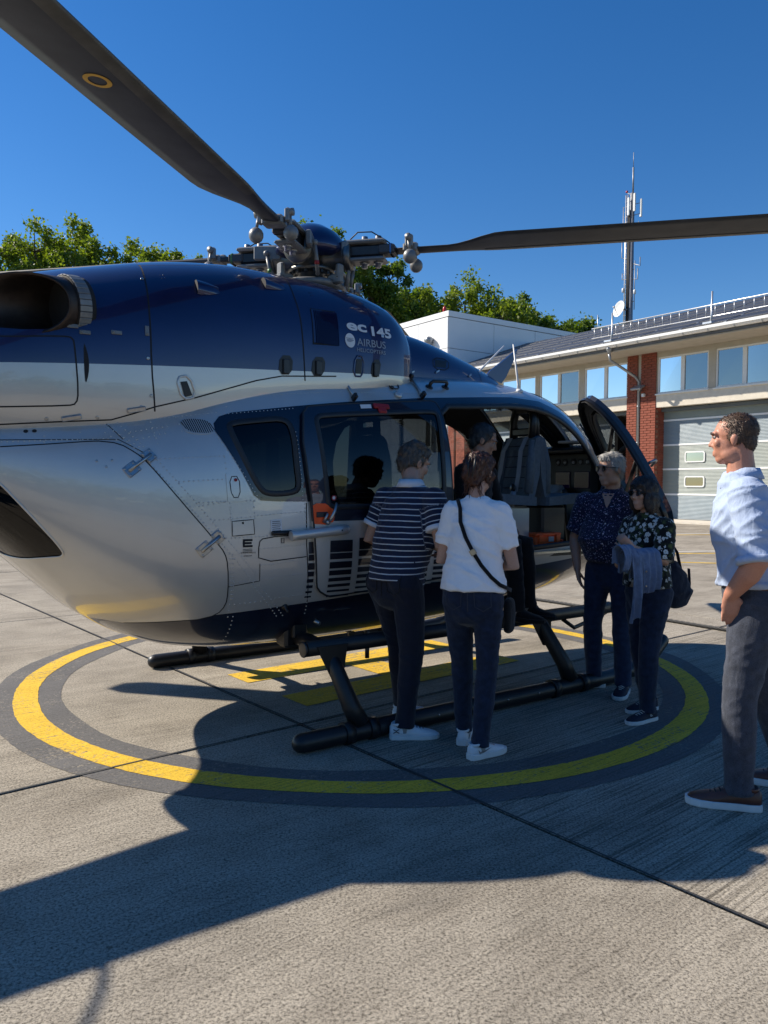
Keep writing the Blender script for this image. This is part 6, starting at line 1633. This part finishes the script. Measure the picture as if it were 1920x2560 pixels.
def person(label, loc, facing, H, P):
    root = empty('person', (loc[0], loc[1], P.get('z', 0)), math.atan2(-facing[0], facing[1])); tag(root, label, 'person', P.get('group'))
    k = H/1.75; fem = P.get('fem', False); sw = P.get('sw', .185 if not fem else .162)*k
    lean = P.get('lean', .03)*k; hz = P.get('hip', .93)*k; tl = .54*k   # trunk from hip to neck base
    tilt = P.get('side', 0)*k
    hip = V(P.get('hx', 0)*k, 0, hz); bx = hip.x
    def tr(t, fwd=0.0): return hip+V(tilt*t, lean*t*(1+.5*t)+fwd*k, tl*t)
    neck = tr(1.0); headc = neck+V(P.get('hdx', 0)*k, (.035+P.get('hf', 0))*k, (.155+P.get('hd', 0))*k)
    yaw, pit = P.get('hyaw', 0), P.get('hpit', 0)   # radians, + to the person's left / down
    hdir = V(-math.sin(yaw)*math.cos(pit), math.cos(yaw)*math.cos(pit), -math.sin(pit)); HM = frameM(hdir)
    sh = [tr(.90)+V(sx*sw, -.01*k, -.02*k) for sx in (-1, 1)]   # left, right
    arms = []
    for i in (0, 1):
        e_, w_ = P['arms'][i]; arms.append((sh[i], V(e_)*k+V(bx, 0, 0), V(w_)*k+V(bx, 0, 0)))
    feet = P['feet']; legs = []
    for i, sx in enumerate((-1, 1)):
        fx, fy, fyaw = feet[i][:3]; hp_ = hip+V(sx*.088*k, 0, -.02*k); an = V(fx, fy-.0, .085*k+(feet[i][3] if len(feet[i]) > 3 else 0))
        kn = P['knees'][i] if 'knees' in P else None
        kn = V(kn) if kn else hp_.lerp(an, .50)+V(math.sin(-fyaw)*.02, .035*k, 0)
        legs.append((hp_, kn, an, fyaw))
    cw = P.get('chest', (.165,.112) if not fem else (.142,.105)); wa = P.get('waist', (.150,.108) if not fem else (.125,.095)); hi = P.get('hips', (.165,.118) if not fem else (.172,.125))
    # body
    b = BL()
    b.et([tr(-.06), tr(.1), tr(.3), tr(.6), tr(.85), tr(.97)], [hi[0]*k*.94,hi[0]*k*.9,wa[0]*k*.92,cw[0]*k*.9,cw[0]*k*.80,.06*k], [hi[1]*k*.9,hi[1]*k*.88,wa[1]*k*.9,cw[1]*k*.9,cw[1]*k*.75,.06*k], (1,0,0), 18)
    b.et([sh[0]+V(0,0,-.01*k), tr(.90), sh[1]+V(0,0,-.01*k)], [.050*k,.058*k,.050*k], None, (0,1,0))
    nr = P.get('neck', .054 if not fem else .045)*k
    b.et([neck-V(0,.02*k,.03*k), neck+(headc-neck)*.45-HM @ V(0,.02*k,0), headc+HM @ V(0,-.025*k,-.03*k)], [nr*1.15,nr,nr*.98], None, (1,0,0))
    hk = P.get('hk', 1.0)*k*(1.0 if not fem else .95)*1.03; add_head(b, headc, HM, hk, fem)
    ar = P.get('armr', 1.0)*k*(1.0 if not fem else .86)
    for i, (s_, e_, w_) in enumerate(arms):
        b.et([s_, s_.lerp(e_, .45), e_, e_.lerp(w_, .3), w_.lerp(e_, .25), w_], [.052*ar,.050*ar,.040*ar,.043*ar,.033*ar,.027*ar], None, (1,0,0), 14)
        hd_ = P.get('hands', (None, None))[i]
        if hd_: dd, nn, cu = hd_; add_hand(b, w_, dd, nn, k*(.98 if not fem else .90), thumb=(1 if i == 0 else -1)*P.get('thumb', (1,1))[i], curl=cu)
        else: add_hand(b, w_, (w_-e_), (1 if i == 0 else -1, .3, 0), k*(.98 if not fem else .9), thumb=1 if i == 0 else -1, curl=.5)
    for hp_, kn, an, fy in legs:
        b.et([hp_, hp_.lerp(kn, .5), kn, kn.lerp(an, .35), an], [.082*k,.072*k,.054*k,.055*k,.036*k], None, (1,0,0), 14)
        b.et([an+V(0,0,-.03*k), an+V(-math.sin(fy)*.1*k, math.cos(fy)*.1*k, -.045*k)], [.034*k,.03*k], [.03*k,.02*k], (1,0,0))
    bo = link('body', fuse(b, 'body', .0065, 2, P['skin']), root)
    # eyes and brows
    for sx in (-1, 1):
        m = MB(); c0 = headc+HM @ V(sx*.031*hk, .0725*hk, .013*hk); m.ball(c0, .0098*hk, 10); m.ball(c0+HM @ V(0,.0048*hk,0), .0070*hk, 8, 1); m.build('eye', [M_EYEW, M_IRIS], root)
        m = BL(); m.et([headc+HM @ V(sx*.016*hk,.091*hk,.030*hk), headc+HM @ V(sx*.033*hk,.090*hk,.035*hk), headc+HM @ V(sx*.048*hk,.078*hk,.029*hk)], .0045*hk, .003*hk, HM @ V(0,1,0), 6); m.build('eyebrow', P['hairm'], root)
    # hair
    h = BL()
    for x, y, z, a, b_, c_ in P['hair']: h.el(headc+HM @ V(x*hk, y*hk, z*hk), (a*hk, b_*hk, c_*hk), HM, 18)
    ha = P.get('hamp', .005)
    ho = link('hair', fuse(h, 'hair', .006, 2, P['hairm'], lambda c_: ha*(noise.noise(V(c_.x*70, c_.y*70, c_.z*24))+.7*noise.noise(c_*28))), root)
    strands(ho, root, headc, HM, P['hairm'], P.get('slen', .03), P.get('scount', 1500))
    # trousers
    t = BL(); tk = P.get('trk', 1.0)
    t.et([tr(-.14), tr(-.04), tr(.10), tr(P.get('rise', .19))], [hi[0]*k*.93,hi[0]*k*1.0,hi[0]*k*.98,wa[0]*k*1.05], [hi[1]*k*.95,hi[1]*k*1.05,hi[1]*k*1.0,wa[1]*k*1.04], (1,0,0), 20, flat_b=True)
    for hp_, kn, an, fy in legs:
        en = an+V(0,0,-.02*k); bo_ = hp_+V(0,-.02*k,.0)
        t.et([bo_, hp_.lerp(kn, .28), hp_.lerp(kn, .65), kn, kn.lerp(en, .4), kn.lerp(en, .8), en], [.100*k*tk,.094*k*tk,.080*k*tk,.069*k*tk,.066*k*tk,.058*k*tk,.060*k*tk], [.112*k*tk,.102*k*tk,.082*k*tk,.071*k*tk,.068*k*tk,.060*k*tk,.062*k*tk], (1,0,0), 16, flat_b=True)
    for i, sx in enumerate((-1, 1)): t.el(hip+V(sx*.075*k,-.062*k,-.02*k), (.085*k,.07*k,.085*k))
    to = link('trousers', fuse(t, 'trousers', .0085, 2, P['trm'], folds(.0080*P.get('tf', 1), 5, 9, loc[0]*9, .6)), root)
    if P.get('stitch'):
        bvh = BVHTree.FromPolygons([v.co for v in to.data.vertices], [p.vertices for p in to.data.polygons])
        def prj(x, z):
            h_ = bvh.ray_cast(hip+V(x*k, -.6, z*k), V(0,1,0)); return (h_[0]+V(0,-.002,0)) if h_[0] else hip+V(x*k,-.14,z*k)
        lines = [[(sx*.035,.045),(sx*.125,.06),(sx*.130,-.055),(sx*.085,-.085),(sx*.04,-.06),(sx*.035,.045)] for sx in (-1, 1)]+[[(0,.10),(0,.05),(0,0),(0,-.05),(0,-.09)],[(-.15,.075),(-.08,.055),(0,.045),(.08,.055),(.15,.075)]]
        for L in lines:
            pts = [prj(*q) for q in dens(L, .02, False)]; m = MB(); m.tube(pts, .0028, 5); m.build('pocket_seam', P['stitch'], root)
    for sx in ():
        if False:
            m = MB(); c0 = hip+V(sx*.082*k,-hi[1]*k*1.06-.018*k,.02*k); m.tube([c0+V(-.05*k,.006,.035*k), c0+V(0,-.004,.03*k), c0+V(.05*k,.010,.035*k)], .0022, 5); m.build('pocket_seam', P['trm'], root)
    # shirt
    s = BL(); hem = P.get('hem', .10); fk = P.get('fit', 1.0)
    zz = [hem, max(hem+.06, .10), .22, .36, .60, .80, .90]
    bel = P.get('belly', 0)
    def rx_(t): return np.interp(t, [0,.15,.35,.6,.85,.95], [hi[0]*1.10,hi[0]*1.05,wa[0]*1.10+bel*.3,cw[0]*1.06,cw[0]*1.0,.085])*k*fk
    def ry_(t): return np.interp(t, [0,.15,.35,.6,.85,.95], [hi[1]*(1.24 if hem < .05 else 1.10),hi[1]*(1.16 if hem < .05 else 1.06),wa[1]*1.12+bel*.5,cw[1]*1.10,cw[1]*.88,.07])*k*fk
    s.et([tr(q)+V(0,bel*.35*k*math.exp(-((q-.3)/.18)**2),0) for q in zz], [rx_(q) for q in zz], [ry_(q) for q in zz], (1,0,0), 22, flat_a=True)
    s.et([sh[0]+V(.02*k,0,0), tr(.915), sh[1]-V(.02*k,0,0)], [.064*k,.070*k,.064*k], None, (0,1,0))
    slv = P.get('sleeve', (.62, 0)); sr = P.get('slr', 1.0)*k*(1 if not fem else .88); sl_end = []
    for i, (s_, e_, w_) in enumerate(arms):
        full_ = slv[0] if not isinstance(slv[0], tuple) else slv[0][i]
        if full_ <= 1.0:
            q = s_.lerp(e_, full_); s.et([s_, s_.lerp(q, .5), q], [.071*sr,.070*sr,.069*sr], None, (1,0,0), 16, flat_b=True); sl_end.append((q, (e_-s_).normalized(), .069*sr))
        else:
            q = e_.lerp(w_, full_-1); s.et([s_, s_.lerp(e_, .5), e_, q], [.072*sr,.066*sr,.060*sr,.054*sr], None, (1,0,0), 16, flat_b=True); sl_end.append((q, (w_-e_).normalized(), .054*sr))
    sme = fuse(s, 'shirt', .0085, 2, P['shm'], folds(.006*P.get('sf', 1), 8, 15, loc[1]*5)); so = link('shirt', sme, root)
    if P.get('stripe'):
        n = len(sme.vertices); val = []
        for v in sme.vertices:
            best = v.co.z
            for s_, e_, w_ in arms:
                d_ = e_-s_; L = d_.length; d_ = d_/L; tt = (v.co-s_).dot(d_); rr = ((v.co-s_)-d_*tt).length
                if tt > .055*k and rr < .095*k and tt < L: best = 3.0-tt
            val.append(best)
        at = sme.attributes.new('stripe', 'FLOAT', 'POINT'); at.data.foreach_set('value', val)
    if P.get('vneck'):   # open neck: skin showing between the collar wings, placket below
        bv = BVHTree.FromPolygons([v.co for v in sme.vertices], [p.vertices for p in sme.polygons])
        def pf(x, z, off=.003):
            h_ = bv.ray_cast(V(neck.x+x*k, neck.y+.7, neck.z+z*k), V(0,-1,0)); return (h_[0]+V(0,off,0)) if h_[0] else V(neck.x+x*k, neck.y+.03, neck.z+z*k)
        m = MB(); rows = [(-.005,.046),(-.03,.036),(-.055,.026),(-.08,.015),(-.105,.003)]; m.add([pf(sx*w_, z_) for z_, w_ in rows for sx in (-1, 0, 1)], [(3*i+j, 3*i+j+1, 3*i+j+4, 3*i+j+3) for i in range(4) for j in range(2)], 0, True); m.build('open_neck', P['skin'], root)
        for sx in (-1, 1):
            m = MB(); q_ = [(.050,.012),(.072,-.004),(.062,-.060),(.030,-.082),(.022,-.055),(.040,-.022)]; m.add([pf(sx*x_, z_, .008) for x_, z_ in q_], [tuple(range(6))]); o = m.build('collar_wing', P['shm'], root); md = o.modifiers.new('t', 'SOLIDIFY'); md.thickness = .006
        m = MB(); m.tube([pf(.012, z_, .002) for z_ in np.linspace(-.11, -.40, 12)], .0035, 5); m.build('placket', P['shm'], root)
        for z_ in (-.15,-.22,-.29,-.36):
            m = MB(); m.lathe(pf(0, z_, .002), V(0,1,0), [(.006,0),(.005,.003)], 8); m.build('button', M_WHEM, root)
    for q, d_, r_ in sl_end:
        if P.get('cuff'):
            m = MB(); m.lathe(q-d_*.012, d_, [(r_*.97,-.012),(r_*1.06,-.010),(r_*1.07,.016),(r_*.92,.018)], 20); m.build('cuff', P['cuff'], root)
    if P.get('collar'):
        cm_, op = P['collar']; m = MB(); vs = []; n = 25; nb = neck+V(0,-.012*k,-.005*k)
        for i in range(n):
            an = math.radians(-90-180+op)+(2*math.pi-2*math.radians(op))*i/(n-1) if False else math.pi/2+math.radians(op)+(2*math.pi-2*math.radians(op))*i/(n-1)
            cx, cy = math.cos(an), math.sin(an); fr = max(0, cy)
            vs += [nb+V(cx*nr*1.22, cy*nr*1.2-.0*k, .045*k-.035*k*fr), nb+V(cx*nr*1.38, cy*nr*1.36, .052*k-.040*k*fr), nb+V(cx*nr*1.75, cy*nr*1.72+.012*k*fr, .004*k-.055*k*fr)]
        m.add(vs, [(3*i+j, 3*i+j+1, 3*i+j+4, 3*i+j+3) for i in range(n-1) for j in range(2)], 0, True)
        o = m.build('collar', cm_, root); md = o.modifiers.new('t', 'SOLIDIFY'); md.thickness = .004
    if P.get('beltm'):
        m = MB(); zb_ = P.get('rise', .19)-.03; vs = []; n = 40; c0 = tr(zb_)
        rx0, ry0 = np.interp(zb_, [.1,.19], [hi[0]*.98,wa[0]*1.05])*k+.006, np.interp(zb_, [.1,.19], [hi[1]*1.0,wa[1]*1.04])*k+.008
        for i in range(n):
            an = 2*math.pi*i/n; vs += [c0+V(math.cos(an)*rx0, math.sin(an)*ry0, -.018*k), c0+V(math.cos(an)*rx0, math.sin(an)*ry0, .018*k)]
        m.add(vs, [(2*i, 2*((i+1) % n), 2*((i+1) % n)+1, 2*i+1) for i in range(n)], 0, True); o = m.build('belt', P['beltm'], root); md = o.modifiers.new('t', 'SOLIDIFY'); md.thickness = .004
        m = MB(); m.obox(c0+V(0,ry0+.004,0),(1,0,0),(0,0,1),(0,1,0),.026*k,.02*k,.003,0,.003); m.build('buckle', M_STEEL, root)
    for i in (0, 1):
        hp_, kn, an, fy = legs[i]; shoe(root, (an.x, an.y+.02*k*0, an.z-.085*k), fy, k*P.get('shk', 1.0), *P['shoes'], pitch=feet[i][4] if len(feet[i]) > 4 else 0.0, laces=P.get('laces'), mark=P.get('mark'), thick=P.get('thick', .026))
        m = MB(); m.tube([an+V(0,0,-.045*k), an+V(0,0,.06*k)], .037*k, 12); m.build('sock', P.get('sock', M_SOCK), root)
    return dict(root=root, neck=neck, headc=headc, HM=HM, hk=hk, k=k, hip=hip, sh=sh, arms=arms, tr=tr, rx=rx_, ry=ry_)
CAP = [(0,-.022,.046,.081,.094,.083),(0,-.055,-.005,.066,.052,.070),(-.064,-.02,.02,.017,.045,.045),(.064,-.02,.02,.017,.045,.045)]
def strap_mesh(name, pts, nrm, w, mat, par, th=.003):
    m = MB(); pts = [V(p) for p in pts]; L = []
    for i, p in enumerate(pts):
        t = (pts[min(i+1, len(pts)-1)]-pts[max(i-1, 0)]).normalized(); n = V(nrm[i]) if isinstance(nrm, list) else V(nrm); s_ = t.cross(n).normalized()*w/2; L += [p-s_, p+s_]
    m.add(L, [(2*i, 2*i+1, 2*i+3, 2*i+2) for i in range(len(pts)-1)], 0, True); o = m.build(name, mat, par); md = o.modifiers.new('t', 'SOLIDIFY'); md.thickness = th; md.offset = 0; return o

# ---- 1 man in the striped polo, seen from behind
q1 = person('man in navy and white striped polo seen from behind at the cabin window', (.075,4.60), (.66,.75), 1.775, dict(
    skin=SK1, hairm=H_BROWN, hair=CAP+[(0,.03,.085,.062,.05,.038),(.02,-.03,.10,.06,.06,.03)], hamp=.009, lean=.10, hf=.03, hd=-.015, hyaw=-.28, hpit=.34, hdx=-.045, belly=.06, waist=(.165,.125), hips=(.165,.125), chest=(.172,.122),
    arms=[((-.27,.06,1.14),(-.12,.30,1.10)), ((.275,.08,1.13),(.10,.31,1.10))], hands=[((.8,.4,.1),(0,-1,-.2),.8),((-.8,.45,.1),(0,-1,-.2),.8)],
    feet=[(-.15,.26,.0),(.10,-.03,-.75)], trm=M_CHINO, shm=M_STRIPE, stripe=True, hem=-.07, fit=1.0, sleeve=(.66,0), slr=1.08, cuff=M_WHEM, collar=(M_WHEM, 25), shoes=(M_SHOEW, M_SOLEW), laces=M_CHINO, mark='ua', stitch=M_BLKC))
# ---- 2 woman in the white T-shirt
q2 = person('woman in plain white T-shirt with auburn hair clipped up seen from behind', (.50,4.27), (.34,.94), 1.70, dict(
    fem=True, skin=SK1, hairm=H_RED, hair=CAP+[(0,.01,.075,.08,.085,.06),(0,-.085,.035,.068,.055,.078),(-.01,-.115,-.01,.050,.035,.055),(.0,-.075,-.055,.055,.032,.045),(.06,.01,-.01,.022,.05,.05),(-.06,.01,-.01,.022,.05,.05)], hamp=.011, lean=.05, hf=.02, hd=-.008, hyaw=-.20, hpit=.18,
    chest=(.138,.104), waist=(.140,.105), hips=(.170,.128), sw=.142, arms=[((-.205,.05,1.10),(-.02,.22,1.13)), ((.225,.04,1.08),(.05,.22,1.12))], hands=[((.9,.2,.0),(0,-.6,-.6),.6),((-.9,.3,.05),(0,-.6,.6),.6)],
    feet=[(-.085,.17,.10),(.06,-.05,-.60)], trm=M_DENIM, shm=M_WTEE, hem=.02, fit=1.06, sf=1.4, sleeve=(.66,0), slr=1.02, trk=.92, shoes=(M_SHOEW, M_SOLEW), laces=M_LACE, mark='tick', shk=.95, thick=.034, stitch=M_STITCH))
k_ = q2['k']; r2 = q2['root']
m = MB(); hc, HM_, hk_ = q2['headc'], q2['HM'], q2['hk']
for sx in (-1, 1):
    m.tube([hc+HM_ @ V(.008*sx+.012,-.118,.095)*hk_, hc+HM_ @ V(.022*sx+.012,-.150,.03)*hk_, hc+HM_ @ V(.010*sx+.012,-.148,-.05)*hk_], [.004,.007,.003], 6)
m.build('claw_clip', M_BLK, r2)
m = MB()
for i in range(26):
    a = R.uniform(-1.9, 1.9); st = hc+HM_ @ V(.05*math.sin(a),-.075-.02*math.cos(a),-.05+R.uniform(-.02,.02))*hk_; m.tube([st, st+V(R.uniform(-.015,.015),-.012,-.04), st+V(R.uniform(-.025,.025),-.01+R.uniform(-.01,.01),-.075-R.uniform(0,.04))], [.0022,.0016,.0006], 4)
m.build('loose_strands', H_RED, r2)
# cross-body bag strap over her back, small bag at the right hip
tr2, rx2, ry2 = q2['tr'], q2['rx'], q2['ry']
def back_pt(t, xf, off=.012):
    x = rx2(t)*xf; y = -ry2(t)*math.sqrt(max(0, 1-xf*xf)); return tr2(t)+V(x, y-off, 0)
pts = [tr2(.99)+V(-.10,.03,.0), tr2(.975)+V(-.105,-.03,.010), back_pt(.90,-.66,.016), back_pt(.76,-.44), back_pt(.60,-.16), back_pt(.45,.14), back_pt(.32,.42), back_pt(.2,.70,.014), back_pt(.12,.90,.02), tr2(.05)+V(rx2(.05)+.025,.0,0)]
bag = empty('crossbody_bag', r2.matrix_basis.translation, r2.rotation_euler.z); tag(bag, 'black crossbody bag with strap across the white T-shirt', 'bag')
strap_mesh('strap', pts, [(-.3,-.3,1),(-.3,-.8,.7)]+[(0,-1,.1)]*6+[(.6,-.8,0),(1,-.2,0)], .021, M_BLKC, bag)
m = MB(); p = pts[5]; d_ = (pts[6]-pts[5]).normalized(); m.obox(p+V(0,-.004,0), d_, V(0,-1,0).cross(d_), V(0,-1,0), .016, .018, .003, 0, .002); m.build('strap_slider', M_GOLD, bag)
b = BL(); cb_ = tr2(-.24)+V(rx2(0)-.005,.10,0); b.et([cb_+V(0,0,.07), cb_, cb_-V(0,0,.07)], [.03,.034,.03], [.075,.085,.08], (1,0,0)); link('bag_body', fuse(b, 'bag_body', .009, 3, M_BLKC, folds(.003)), bag)
# tan wallet in the striped man's hand
wl = empty('leather_case', q1['root'].matrix_basis @ V(.17,.36,1.10), q1['root'].rotation_euler.z); tag(wl, 'tan leather case held in front by the man in stripes', 'case')
m = MB(); m.obox((0,0,0),(1,.1,.25),(0,1,.3),(-.25,-.3,1),.085,.012,.055,0,.006); m.build('cover', M_LEATH, wl); m = MB(); m.obox((-.082,0,-.02),(1,.1,.25),(0,1,.3),(-.25,-.3,1),.006,.014,.052,0,.003); m.build('spine', M_BELT1, wl)
# ---- 3 grey haired man with sunglasses
q3 = person('grey haired man in sunglasses and navy flowered shirt beside the open cockpit door', (1.66,5.60), (-.52,-.85), 1.735, dict(
    skin=SK1, hairm=H_GREY, hair=CAP+[(0,.035,.083,.06,.048,.034)], hamp=.006, lean=.02, hd=.012, hyaw=-.62, hpit=.05, belly=.10, waist=(.172,.135), hips=(.168,.125), chest=(.178,.125),
    arms=[((-.29,-.02,1.12),(-.26,.10,.90)), ((.285,-.03,1.13),(.235,.05,.90))], hands=[None, ((-.25,.25,-1),(-1,0,0),.25)],
    feet=[(-.11,.02,.05),(.13,-.06,-.9)], trm=M_DENIM2, shm=M_FLOR1, hem=.135, rise=.17, fit=1.06, sleeve=(.82,0), slr=1.18, collar=(M_FLOR1, 42), vneck=True, beltm=M_BELT1, shoes=(M_SHOEN, M_SOLEW), laces=M_LACE, pockets=False))
glasses(q3['root'], q3['headc'], q3['HM'], q3['hk'], M_LENS)
# ---- 4 dark haired woman with the jacket over her arm
q4 = person('dark haired woman in daisy print blouse holding a denim jacket', (1.72,4.985), (-.90,-.44), 1.565, dict(
    fem=True, skin=SK1, hairm=H_DARK, hair=CAP+[(0,-.015,.048,.094,.108,.092),(-.07,-.015,-.05,.032,.075,.095),(.07,-.015,-.05,.032,.075,.095),(0,-.07,-.05,.085,.050,.105),(0,.062,.070,.062,.032,.028)], hamp=.006, lean=.02, hyaw=.05, hpit=.02,
    chest=(.158,.122), waist=(.150,.118), hips=(.176,.135), sw=.168, arms=[((-.235,.09,1.155),(-.17,.33,1.265)), ((.22,.05,1.10),(.03,.26,1.12))], hands=[((.3,.55,.55),(.6,-.6,.2),.9),((-.8,.5,.1),(0,-.5,.6),.7)],
    feet=[(-.075,.06,.08),(.10,-.12,.0)], trm=M_DENIM, shm=M_FLOR2, hem=.06, fit=1.04, sleeve=(.98,0), slr=1.15, beltm=M_BELT1, rise=.12, shoes=(M_SHOEN, M_SOLEW), laces=M_LACE, mark='s', shk=1.0))
glasses(q4['root'], q4['headc'], q4['HM'], q4['hk'], M_LENS, 1.0)
jk = empty('denim_jacket', q4['root'].matrix_basis.translation, q4['root'].rotation_euler.z); tag(jk, 'light blue denim jacket hanging over the forearm of the daisy print woman', 'jacket')
def jacket_sheet(name, y0, y1, zf, zb, seed, xf=-.225, xb=-.12, ztop=1.10, wav=.016, nf=3.2):
    """cloth laid over the forearm, hanging on both sides in loose vertical folds"""
    nu, nv = 26, 34; vs = []
    for j in range(nv):
        v = j/(nv-1)
        for i in range(nu):
            u = i/(nu-1)
            if v < .58: t = v/.58; z = zf(u)+(ztop-zf(u))*t; x = xf+.018*math.sin(t*math.pi)*-1; w = 1-t*.75
            elif v < .72: t = (v-.58)/.14; x = xf+(xb-xf)*t; z = ztop+.028*math.sin(t*math.pi); w = .25
            else: t = (v-.72)/.28; x = xb; z = ztop+(zb(u)-ztop)*t; w = .25+.6*t
            ph = u*nf*2*math.pi+seed+1.3*noise.noise(V(u*3, v*2, seed)); x += -wav*w*math.sin(ph)+.006*noise.noise(V(u*9, z*14, seed)); y = y0+(y1-y0)*(u+.04*w*math.cos(ph)); z += .012*noise.noise(V(u*5+seed, 1, 2))*w
            vs.append((x, y, z))
    m = MB(); m.add(vs, [(j*nu+i, j*nu+i+1, (j+1)*nu+i+1, (j+1)*nu+i) for j in range(nv-1) for i in range(nu-1)], 0, True); o = m.build(name, M_JACKET, jk)
    md = o.modifiers.new('t', 'SOLIDIFY'); md.thickness = .006; ms = o.modifiers.new('s', 'SUBSURF'); ms.levels = 1; ms.render_levels = 1; return o
jacket_sheet('body_panel', .13, .29, lambda u: .87-.03*u, lambda u: .93, 1.0)
jacket_sheet('sleeve', .275, .375, lambda u: .69+.02*math.sin(u*6), lambda u: .97, 4.2, xf=-.235, wav=.022, nf=1.6)
jacket_sheet('collar_fold', .33, .43, lambda u: 1.0, lambda u: 1.03, 2.2, xf=-.225, xb=-.13, ztop=1.125, nf=1.2)
for z in (.99,.90):
    m = MB(); m.lathe((-.246,.262,z),(-1,0,0),[(.007,0),(.006,.004)],8); m.build('button', M_GOLD, jk)
bg2 = empty('shoulder_bag', q4['root'].matrix_basis.translation, q4['root'].rotation_euler.z); tag(bg2, 'navy shoulder bag hanging behind the daisy print woman', 'bag')
b = BL(); b.et([(.06,-.28,.98),(.06,-.29,.90),(.05,-.29,.80),(.05,-.28,.74)], [.05,.11,.155,.14], [.035,.06,.07,.05], (0,1,0), 18); link('bag_body', fuse(b, 'bag_body', .009, 3, M_CHINO, folds(.008, 12, 10, 2)), bg2)
nk = q4['neck']; sp = q4['sh'][1]
strap_mesh('strap', [sp+V(-.02,.07,-.05), sp+V(-.03,.0,.085), sp+V(-.03,-.08,.04), V(.13,-.22,1.20), V(.10,-.27,1.0)], [(0,1,.4),(0,0,1),(0,-1,.5),(.3,-1,.1),(.3,-1,0)], .032, M_CHINO, bg2)
strap_mesh('strap', [V(.06,-.36,.93), V(.08,-.34,1.06), V(.10,-.25,1.18)], [(0,-1,.1)]*3, .026, M_CHINO, bg2)
strap_mesh('loose_strap', [V(.05,-.42,.95), V(.05,-.43,.85), V(.05,-.425,.74)], [(0,-1,.1)]*3, .022, M_CHINO, bg2)
# ---- 5 tall man in the pale blue shirt
q5 = person('tall man in pale blue shirt and grey trousers with hand in pocket at right edge', (1.755,3.62), (-.955,.295), 1.84, dict(
    skin=SK2, hairm=H_SHORT, hair=[(0,-.024,.046,.0775,.0905,.0795),(0,-.062,-.005,.060,.042,.062),(-.060,-.02,.02,.0175,.042,.045),(.060,-.02,.02,.0175,.042,.045),(0,.010,.074,.056,.05,.042)], hamp=.002, slen=.010, scount=2500, hk=.93, lean=.055, hyaw=-.22, hpit=.03, hf=-.012, hd=.018, chest=(.180,.128), waist=(.150,.122), hips=(.165,.132), sw=.19, neck=.058,
    arms=[((-.268,.035,1.11),(-.160,.118,.965)), ((.27,-.02,1.11),(.19,.07,.93))], hands=[((.22,-.02,-1),(1,0,0),.25), ((-.12,.12,-1),(-1,0,0),.3)], armr=1.16,
    feet=[(-.085,.06,.0),(.28,-.23,-.10)], trm=M_WOOL, shm=M_SHIRTB, hem=.125, rise=.17, fit=1.06, sf=2.0, sleeve=(.98,0), slr=1.12, collar=(M_SHIRTB, 35), beltm=M_BELT2, cuff=M_SHIRTB, shoes=(M_SHOEB, M_SOLEW), laces=M_BELT1, trk=1.05, tf=1.0, shk=1.08, thick=.03))
m = MB(); e_, w_ = q5['arms'][0][1], q5['arms'][0][2]; wd_ = (w_-e_).normalized(); wc = w_-wd_*.022; m.lathe(wc, wd_, [(.032,-.010),(.0335,-.010),(.0335,.010),(.032,.010)], 18); m.obox(wc+V(-.034,0,0), wd_, V(-1,0,0).cross(wd_), V(-1,0,0), .017, .016, .005, 1, .004)
m.build('wristwatch', [M_ORANGE, M_LENS], q5['root'])
# ---- 6 crew member sitting on the cabin sill behind the woman
cm = heli.matrix_basis @ V(1.00,-.60,0)
fdir = (heli.matrix_basis.to_3x3() @ V(.35,-.94,0))
q6 = person('dark haired crew member in black sitting on the cabin sill behind the woman in white', (cm.x, cm.y), (fdir.x, fdir.y), 1.78, dict(
    skin=SK3, hairm=H_BLACK, hair=CAP, hamp=.004, lean=.06, hip=1.10, hyaw=.55, hpit=.35, z=0, arms=[((-.27,.12,1.28),(-.12,.30,1.16)), ((.27,.12,1.28),(.14,.30,1.16))],
    knees=[(-.11,.42,1.08),(.11,.42,1.08)], feet=[(-.10,.46,.0,.55),(.10,.46,.0,.55)], trm=M_BLKC, shm=M_BLKC, hem=.10, fit=1.05, sleeve=(1.8,0), shoes=(M_BLKC, M_BLKC), pockets=False))
